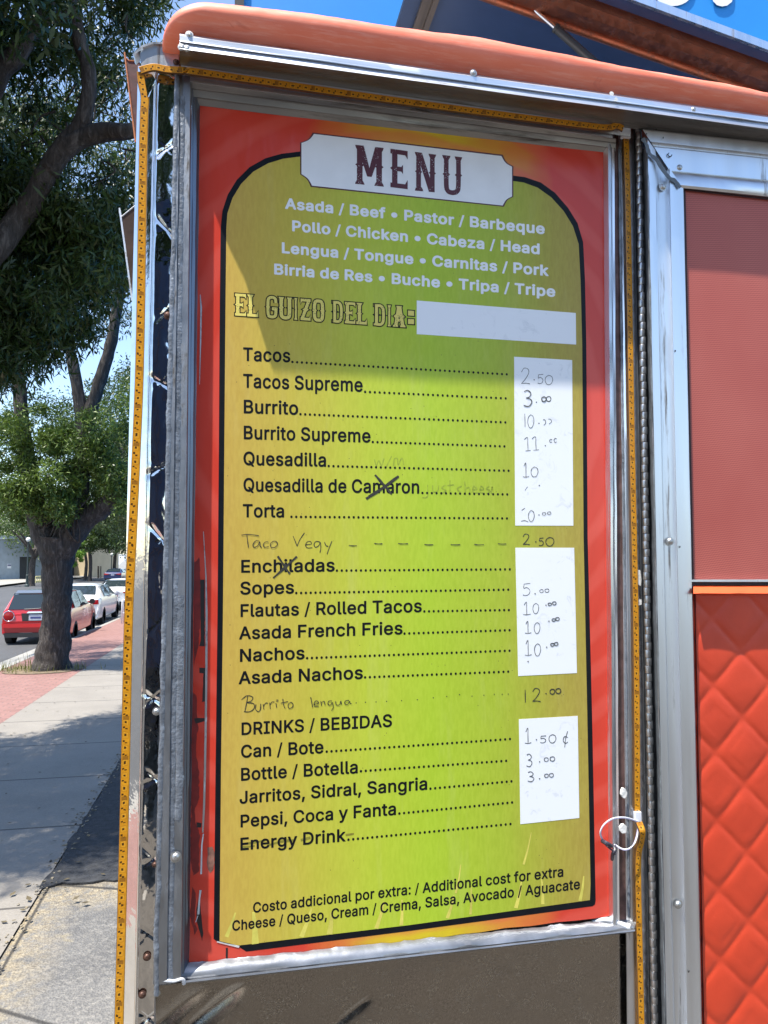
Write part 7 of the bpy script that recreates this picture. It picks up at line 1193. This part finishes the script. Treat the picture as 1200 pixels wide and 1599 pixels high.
# ================================================================== parked cars
def wheel(parent, x, y, z, r, wdt, side):
    b = MB(); b.lathe((x, y, z), (side, 0, 0), [(-wdt / 2, r * .6), (-wdt / 2, r * .92), (-wdt * .4, r), (wdt * .4, r), (wdt / 2, r * .92), (wdt / 2, r * .66), (wdt * .38, r * .64)], 24)
    t_ = b.build('wheel', M['tyre'], parent, smooth='angle')
    b = MB(); b.lathe((x, y, z), (side, 0, 0), [(wdt * .36, r * .66), (wdt * .48, r * .64), (wdt * .46, r * .58), (wdt * .3, r * .55), (wdt * .3, 0.0001)], 20)
    for k in range(5):
        a = 2 * math.pi * k / 5; d = Vector((0, math.cos(a), math.sin(a))); c = Vector((x + side * wdt * .40, y, z)); e_ = Vector((0, -d.z, d.y)) * r * .09
        b.prism([c - e_, c + e_, c + d * r * .58 + e_ * .8, c + d * r * .58 - e_ * .8], (side * wdt * .08, 0, 0))
    b.build('rim', M['rim'], t_, smooth='angle')
def car(label, loc, st, paint, roofmat, glass_rng, kind, group='cars parked along the kerb'):
    """st: stations (y from the rear, z sill, z belt, z top, half width at belt, half width at top)"""
    root = thing('parked_car', label, 'car', loc, group); L0 = Vector(loc)
    body = MB(); roof = MB(); gl = MB(); rows = []
    for y, zs, zb, zt, wb, wt in st:
        half = [(wb * .90, zs), (wb * .985, zs + .06), (wb * 1.0, zs + (zb - zs) * .45), (wb * .985, zb - .10), (wb * .955, zb)]
        rows.append(half + [(wb * .955 + (wt - wb * .955) * .5, zb + (zt - zb) * .52), (wt, zt - (zt - zb) * .10), (wt * .80, zt - (zt - zb) * .015), (0, zt + .012)])
    def pt(i, j, s): x, z = rows[i][j]; return L0 + Vector((s * x, st[i][0], z))
    for s in (1, -1):
        body.grid([[pt(i, j, s) for j in range(5)] for i in range(len(st))])
        for i in range(len(st) - 1):
            cab = st[i][3] - st[i][2] > .12 and st[i + 1][3] - st[i + 1][2] > .12
            for j in range(4, 8):
                tgt = roof if j >= 6 and cab else body
                tgt.quad(pt(i, j, s), pt(i + 1, j, s), pt(i + 1, j + 1, s), pt(i, j + 1, s))
    n = len(st) - 1
    for e_ in (0, n):
        body.poly([pt(e_, j, 1) for j in range(9)] + [pt(e_, j, -1) for j in range(7, -1, -1)])
    bo = MB(); bo = body.build('body', paint, root, smooth='angle'); ro = roof.build('roof', roofmat, root, smooth='angle')
    return root, pt, bo
def panel_on(name, pts, mat, parent, lift): b = MB(); P = [Vector(p) + Vector(lift) for p in pts]; b.prism(P, Vector(lift) * -1.0 - Vector(lift) * 0.8); return b.build(name, mat, parent)
# red hatchback
rp = G(58, 996); hx0 = -5.22; hy = rp.y - 0.55; hz0 = zg(hy + 1.9) - .13
ST = [(0.02, .36, .56, .60, .78, .66), (0.0, .30, .80, .84, .83, .72), (.05, .27, .92, .99, .845, .74), (.26, .25, .93, 1.36, .865, .64), (.42, .24, .93, 1.43, .865, .62), (1.2, .22, .93, 1.45, .865, .62), (1.9, .22, .92, 1.42, .865, .62), (2.55, .22, .93, .985, .86, .72), (3.2, .24, .86, .92, .85, .66), (3.72, .27, .74, .78, .80, .58), (3.84, .34, .60, .64, .70, .5)]
red, pt, bo = car('red hatchback with black rear window parked behind the tree trunk', (hx0, hy, hz0), ST, M['car_red'], M['car_roof'], None, 'hatch')
Lr = Vector((hx0, hy, hz0)); V3 = lambda x, y, z: Lr + Vector((x, y, z))
def slab(name, pts, mat, parent, d): b = MB(); b.prism(pts, d); return b.build(name, mat, parent)
slab('rear_window', [V3(-.70, .055, .96), V3(.70, .055, .96), V3(.60, .235, 1.345), V3(-.60, .235, 1.345)], M['glass'], red, (0, -.03, .012))
slab('spoiler', [V3(-.57, .20, 1.375), V3(.57, .20, 1.375), V3(.58, .42, 1.435), V3(-.58, .42, 1.435)], M['car_roof'], red, (0, 0, .018))
slab('boot_lid', [V3(-.62, -.004, .66), V3(.62, -.004, .66), V3(.70, .03, .93), V3(-.70, .03, .93)], M['car_red'], red, (0, -.012, 0))
for s in (1, -1):
    slab('side_window', [V3(s * .845, .50, .96), V3(s * .842, 1.28, .955), V3(s * .675, 1.28, 1.38), V3(s * .68, .58, 1.375)], M['glass'], red, (s * .02, 0, .005))
    slab('side_window', [V3(s * .842, 1.36, .955), V3(s * .838, 2.3, .945), V3(s * .685, 1.86, 1.365), V3(s * .675, 1.36, 1.38)], M['glass'], red, (s * .02, 0, .005))
    b = MB(); b.lathe(V3(s * .66, -.01, .80), (0, -1, 0), [(-.03, .135), (.015, .135), (.022, .12), (.022, .0001)], 20); hl_ = b.build('tail_light', M['lamp_red'], red, smooth='angle')
    b = MB(); b.tube([V3(s * .66 + math.cos(a) * .135, -.025, .80 + math.sin(a) * .135) for a in [k * math.pi / 10 for k in range(21)]], .012, 6); b.build('light_ring', M['chrome_trim'], hl_, smooth=True)
    b = MB(); b.lathe(V3(s * .98, 2.2, 1.02), (0, -1, 0), [(-.06, .02), (-.04, .07), (.02, .085), (.03, .075), (.03, .0001)], 12); b.tube([V3(s * .82, 2.2, .97), V3(s * .96, 2.2, 1.0)], .018, 6); b.build('wing_mirror', M['black_trim'], red, smooth='angle')
    for y_ in (.62, 3.1): wheel(red, hx0 + s * .77, hy + y_, hz0 + .31, .31, .19, s)
    b = MB(); b.tube([V3(s * .10 + s * .03, -.005, .30), V3(s * .13, .2, .30)], .035, 10); b.build('exhaust', M['chrome_trim'], red)
    b = MB(); b.box(V3(s * .862, 1.6, .82), V3(s * .885, 1.78, .85)); b.build('door_handle', M['chrome_trim'], red)
pl = slab('number_plate', [V3(-.17, -.025, .68), V3(.17, -.025, .68), V3(.17, -.022, .84), V3(-.17, -.022, .84)], M['plate'], red, (0, -.012, 0))
slab('plate_writing', [V3(-.13, -.0385, .73), V3(.13, -.0385, .73), V3(.13, -.0375, .78), V3(-.13, -.0375, .78)], M['plate_ink'], pl, (0, -.002, 0))
slab('plate_recess', [V3(-.33, -.008, .66), V3(.33, -.008, .66), V3(.36, -.004, .87), V3(-.36, -.004, .87)], M['black_trim'], red, (0, -.012, 0))
slab('boot_handle', [V3(-.22, -.02, .875), V3(.22, -.02, .875), V3(.18, -.016, .915), V3(-.18, -.016, .915)], M['chrome_trim'], red, (0, -.03, 0))
slab('rear_bumper', [V3(-.80, .0, .50), V3(.80, .0, .50), V3(.82, .0, .60), V3(-.82, .0, .60)], M['car_red'], red, (0, -.07, 0))
slab('lower_valance', [V3(-.74, -.01, .24), V3(.74, -.01, .24), V3(.78, -.01, .36), V3(-.78, -.01, .36)], M['black_trim'], red, (0, -.03, 0))
b = MB(); b.tube([V3(-.3, .03, .97), V3(.05, .02, .985), V3(.22, .05, 1.01)], .012, 6); b.build('rear_wiper', M['black_trim'], red)
# white saloon and a second one further on
def saloon(label, x, y, paint, group='cars parked along the kerb'):
    z = zg(y + 2) - .13; LL = Vector((x, y, z)); W = lambda a, b_, c: LL + Vector((a, b_, c))
    S = [(0.03, .38, .58, .62, .84, .72), (0, .30, .84, .88, .90, .78), (.10, .26, .98, 1.04, .915, .74), (.62, .25, 1.0, 1.06, .925, .70), (1.30, .23, 1.0, 1.38, .925, .60), (1.9, .22, .98, 1.44, .925, .59), (2.7, .22, .96, 1.42, .925, .60), (3.5, .22, .93, .99, .92, .76), (4.3, .25, .84, .90, .90, .68), (4.75, .28, .72, .76, .84, .6), (4.86, .36, .6, .64, .72, .5)]
    c, pt_, bo_ = car(label, (x, y, z), S, paint, paint, None, 'saloon', group)
    slab('rear_window', [W(-.66, .70, 1.085), W(.66, .70, 1.085), W(.56, 1.27, 1.365), W(-.56, 1.27, 1.365)], M['glass'], c, (0, -.02, .03))
    for s in (1, -1):
        slab('side_window', [W(s * .905, .95, 1.03), W(s * .90, 2.0, 1.01), W(s * .655, 2.0, 1.385), W(s * .675, 1.4, 1.345)], M['glass'], c, (s * .025, 0, .006))
        slab('side_window', [W(s * .90, 2.06, 1.005), W(s * .89, 3.2, .98), W(s * .68, 2.72, 1.36), W(s * .655, 2.06, 1.385)], M['glass'], c, (s * .025, 0, .006))
        slab('tail_light', [W(s * .36, .02, .84), W(s * .36, .02, .90), W(s * .88, .05, .965), W(s * .90, .05, .80), W(s * .72, .02, .80)], M['lamp_red'], c, (0, -.05, 0))
        for y_ in (.98, 3.85): wheel(c, x + s * .82, y + y_, z + .33, .33, .21, s)
        b = MB(); b.lathe(W(s * 1.02, 3.0, 1.04), (0, -1, 0), [(-.06, .02), (-.04, .08), (.02, .095), (.03, .08), (.03, .0001)], 12); b.build('wing_mirror', paint, c, smooth='angle')
    p_ = slab('number_plate', [W(-.16, -.02, .70), W(.16, -.02, .70), W(.16, -.012, .85), W(-.16, -.012, .85)], M['plate'], c, (0, -.012, 0))
    slab('plate_writing', [W(-.12, -.0335, .75), W(.12, -.0335, .75), W(.12, -.0275, .80), W(-.12, -.0275, .80)], M['plate_ink'], p_, (0, -.002, 0))
    slab('lower_valance', [W(-.70, -.005, .28), W(.70, -.005, .28), W(.78, -.005, .42), W(-.78, -.005, .42)], M['black_trim'], c, (0, -.03, 0))
    slab('badge', [W(-.05, -.005, .92), W(.05, -.005, .92), W(.05, .004, .965), W(-.05, .004, .965)], M['chrome_trim'], c, (0, -.012, 0))
    slab('rear_bumper', [W(-.86, .0, .46), W(.86, .0, .46), W(.88, .0, .62), W(-.88, .0, .62)], paint, c, (0, -.05, 0))
    return c
saloon('white saloon with red rear lamps parked in front of the red hatchback', -5.62, 25.0, M['car_white'])
saloon('white car half hidden behind the steel truck corner, beyond the white saloon', -5.55, 33.5, M['car_white'])
q = G(176, 907); saloon('small dark blue car far down the street under the dark trees', q.x, q.y, M['car_navy'], None)

# navy box truck added unseen behind the viewer to darken the corner's reflection
bt = thing('reflection_truck', 'dark navy box truck added out of view to darken the reflection in the steel corner', 'box truck', (-0.75, -4.4, 0)); BX = lambda a, c: MB()
b = MB(); b.box((-1.95, -9.3, 1.05), (.45, -4.4, 4.2)); cargo = b.build('cargo_box', M['box_navy'], bt)
for x0, x1 in ((-1.88, -.77), (-.73, .38)):
    b = MB(); b.box((x0, -4.4, 1.15), (x1, -4.37, 4.1)); dd = b.build('rear_door', M['box_navy'], bt); b = MB(); xm = x1 - .12 if x1 < 0 else x0 + .12; b.tube([(xm, -4.34, 1.1), (xm, -4.34, 4.1)], .02, 8); b.build('lock_bar', M['rivetdark'], dd)
b = MB(); b.box((-1.9, -4.5, .55), (.4, -4.32, .72)); b.box((-1.5, -9.2, .7), (0, -4.5, 1.04)); b.build('bumper', M['black_trim'], bt)
for sx in (-1, 1):
    for y_ in (-5.6, -9.6): wheel(bt, -.75 + sx * .98, y_, .45, .45, .28, sx)
    b = MB(); b.box((-.75 + sx * 1.0 - .1, -4.34, .80), (-.75 + sx * 1.0 + .1, -4.3, .95)); b.build('tail_light', M['black_trim'], bt)
b = MB(); b.prism([(-1.8, -9.35, .6), (-1.8, -11.2, .6), (-1.8, -11.2, 1.6), (-1.8, -10.7, 2.7), (-1.8, -9.35, 2.7)], (2.1, 0, 0)); b.build('cab', M['box_navy'], bt)

# ================================================================== street furniture and buildings
def lamp(label, base, h, r):
    t_ = thing('street_lamp', label, 'street lamp', base, 'globe street lamps'); b = MB(); B = Vector(base)
    b.lathe(B, (0, 0, 1), [(-.2, r * 1.0), (0, r * 1.0), (.06, r * .9), (.10, r * .62), (.8, r * .5), (.9, r * .62), (.95, r * .32), (h * .6, r * .27), (h - r * 2.4, r * .24), (h - r * 2.3, r * .5), (h - r * 2.0, r * .42)], 14); b.build('pole', M['pole'], t_, smooth='angle')
    b = MB(); b.lathe(B + Vector((0, 0, h - r)), (0, 0, 1), [(-r * 1.0, r * .35)] + [(r * math.sin(a), r * math.cos(a)) for a in [(-1.2 + 2.7 * k / 12) for k in range(13)]] , 16); b.build('globe', M['globe'], t_, smooth=True)
    b = MB(); b.lathe(B + Vector((0, 0, h)), (0, 0, 1), [(-.02, r * .3), (.05, r * .16), (.14, .001)], 10); b.build('finial', M['pole'], t_)
p = G(42.5, 914); dpth = (p - CAM).dot(fwd); lamp('globe street lamp on a dark pole in front of the grey wall', p, (914 - 839) / FPX * dpth, 3.5 / FPX * dpth)
p = G(174, 903); dpth = (p - CAM).dot(fwd); lamp('globe street lamp above the dark blue car far down the street', p, (903 - 863.5) / FPX * dpth, 2.4 / FPX * dpth)
def wallbox(name, label, cat, pa, pb, h, d, mat, group=None):
    t_ = thing(name, label, cat, pa, group); b = MB(); P, Q = Vector(pa), Vector(pb); n_ = (Q - P).normalized().cross(Vector((0, 0, 1))); n_ = -n_ if n_.y < 0 else n_
    b.prism([P - Vector((0, 0, 1)), Q - Vector((0, 0, 1)), Q + n_ * d - Vector((0, 0, 1)), P + n_ * d - Vector((0, 0, 1))], (0, 0, h + 1)); b.build('wall', mat, t_); return t_, (Q - P).normalized(), n_
pa, pb = G(-120, 909.5), G(66, 903.5); dpt = (pb - CAM).dot(fwd)
gw, ux, nn_ = wallbox('block_building', 'low grey block building with a dark roller door across the junction', 'building', pa, pb, 65.0 / FPX * dpt, 14, M['greywall'])
def onwall(px, py, off=-.03):
    d = ray(px, py); t_ = (pa - CAM).dot(nn_) / d.dot(nn_); return CAM + d * t_ + nn_ * off
def wpanel(name, x0, y0, x1, y1, mat, parent, off=-.03, th_=.05):
    b = MB(); b.prism([onwall(x0, y1, off), onwall(x1, y1, off), onwall(x1, y0, off), onwall(x0, y0, off)], nn_ * th_); return b.build(name, mat, parent)
wpanel('roller_door', 31, 869.5, 55, 905, M['darkdoor'], gw); wpanel('parapet', -100, 839.5, 70, 842, M['whitewall'], gw, -.12, .3)
wpanel('wall_notice', 11.5, 880.5, 17.5, 887.5, M['white_print'], gw); wpanel('notice_band', 11.8, 881.5, 17.2, 883.6, M['plate_ink'], gw, -.05, .02); wpanel('door_step', 26, 905.5, 37, 907.5, M['kerb'], gw, -.5, .6)
pc_, pd_ = G(56, 903), G(118, 901); dpt = (pd_ - CAM).dot(fwd)
sh, ux2, n2_ = wallbox('shop_building', 'dark shaded shopfront behind the tree trunk across the junction', 'building', pc_ + Vector((0, 5, 0)), pd_ + Vector((0, 8, 0)), 4.2, 10, M['shopdark'])
for px0, px1, py0, py1 in ((56, 64, 882, 887), (60, 66, 889, 895), (59, 62, 870, 878)):
    b = MB(); c0, c1 = G(px0, 903) , G(px1, 903); dd_ = (c0 - CAM).dot(fwd); b.prism([Dp(px0, py1, dd_ + 3), Dp(px1, py1, dd_ + 3), Dp(px1, py0, dd_ + 3), Dp(px0, py0, dd_ + 3)], (0, .1, 0)); b.build('window_sign', M['white_print'], sh)
pe, pf = G(128, 901.5), G(168, 900.5); dpt = (pe - CAM).dot(fwd)
be, _, _ = wallbox('beige_building', 'beige rendered building behind the dark trees down the street', 'building', pe + Vector((0, 6, 0)), pf + Vector((0, 9, 0)), 4.0, 10, M['beige'])
b = MB()
for px0, px1 in ((152.5, 155), (157, 158.2)): b.prism([Dp(px0, 905, dpt + 1), Dp(px1, 905, dpt + 1), Dp(px1, 884, dpt + 1), Dp(px0, 884, dpt + 1)], (0, .2, 0))
b.build('downpipe', M['bark'], be)
pg, ph = G(176, 899), G(215, 899); dpt = (pg - CAM).dot(fwd)
wb_, _, _ = wallbox('pale_building', 'pale blue grey building with a stepped canopy far down the street', 'building', pg + Vector((0, 10, 0)), ph + Vector((0, 14, 0)), 3.0, 10, M['whitewall'])
b = MB(); b.prism([Dp(178, 890, dpt + 6), Dp(215, 886, dpt + 6), Dp(215, 873, dpt + 6), Dp(192, 876, dpt + 6), Dp(186, 882, dpt + 6)], (0, 4, 0)); b.build('canopy', M['white_print'], wb_)
# yellow railing beside the far tree
p0, p1 = G(56, 910), G(67, 909.5); dpt = (p0 - CAM).dot(fwd); rl_ = thing('railing', 'short pale yellow railing between the far tree and the trunk', 'railing', p0); hgt = 9.5 / FPX * dpt
b = MB()
for z_ in (.12, hgt): b.tube([p0 + Vector((0, 0, z_)), p1 + Vector((0, 0, z_))], .055, 6)
for k in range(5): q = p0 + (p1 - p0) * (k / 4.0); b.tube([q, q + Vector((0, 0, hgt))], .05, 6)
b.build('bars', M['yellow_metal'], rl_)
# folding sign stand on the pavement
p = G(190, 974); dpt = (p - CAM).dot(fwd); hgt = 37 / FPX * dpt; stn = thing('sign_stand', 'white tubular sign stand on the brick paving beside the truck corner', 'sign stand', p)
b = MB(); wv = Vector((7.5 / FPX * dpt, 0, 0)); z_ = Vector((0, 0, hgt))
b.tube([p, p + z_ * .97 + wv * .12, p + z_ + wv * .2, p + z_ + wv * .85, p + z_ * .97 + wv * .92, p + wv * 1.05], .028, 8); b.tube([p + Vector((0, .5, 0)), p + z_ * .95 + wv * .15 + Vector((0, .05, 0))], .024, 8); b.tube([p + wv + Vector((0, .5, 0)), p + z_ * .95 + wv * .85 + Vector((0, .05, 0))], .024, 8); b.build('tube_frame', M['white_metal'], stn, smooth=True)
b = MB(); b.tube([p + z_ * .45 + wv * .06, p + z_ * .45 + wv * .98], .014, 6); b.build('crossbar', M['white_metal'], stn)
# bright blue building behind the truck
bb = thing('blue_building', 'tall bright blue painted building with white lettering behind the truck roof', 'building', (0.1, 9, zg(9)))
xL = F(381, 30, 9.0).x
b = MB(); b.box((xL, 9.0, -.4), (24, 22, 12.5)); b.build('wall', M['bluewall'], bb)
b = MB(); xT = F(367, 30, 8.93).x; b.box((xT, 8.93, -.4), (xL + .0, 9.12, 12.6)); b.build('corner_trim', M['rubber'], bb)
b = MB(); b.box((xT - .05, 8.85, 12.5), (24.1, 22.1, 12.8)); b.build('coping', M['whitewall'], bb)
def wallribbon(pts, wpx): b = MB(); Q = [F(x, y, 8.97) for x, y in pts]; sc = (F(1100, 0, 8.97) - F(1000, 0, 8.97)).length / 100.0; b.ribbon(Q, wpx * sc, NY); return b
cs = [(1050 + 26 * math.cos(a), -22 + 22 * math.sin(a)) for a in [k * math.pi / 14 for k in range(0, 29)]]
wallribbon(cs, 17).build('wall_lettering', M['white_print'], bb)
b = MB(); b.poly([F(x, y, 8.965) for x, y in [(1112, -70), (1146, -70), (1146, -6), (1143, 3), (1136, 8.5), (1128, 10), (1120, 8), (1114, 2), (1112, -6)]]); b.build('wall_lettering', M['white_print'], bb)
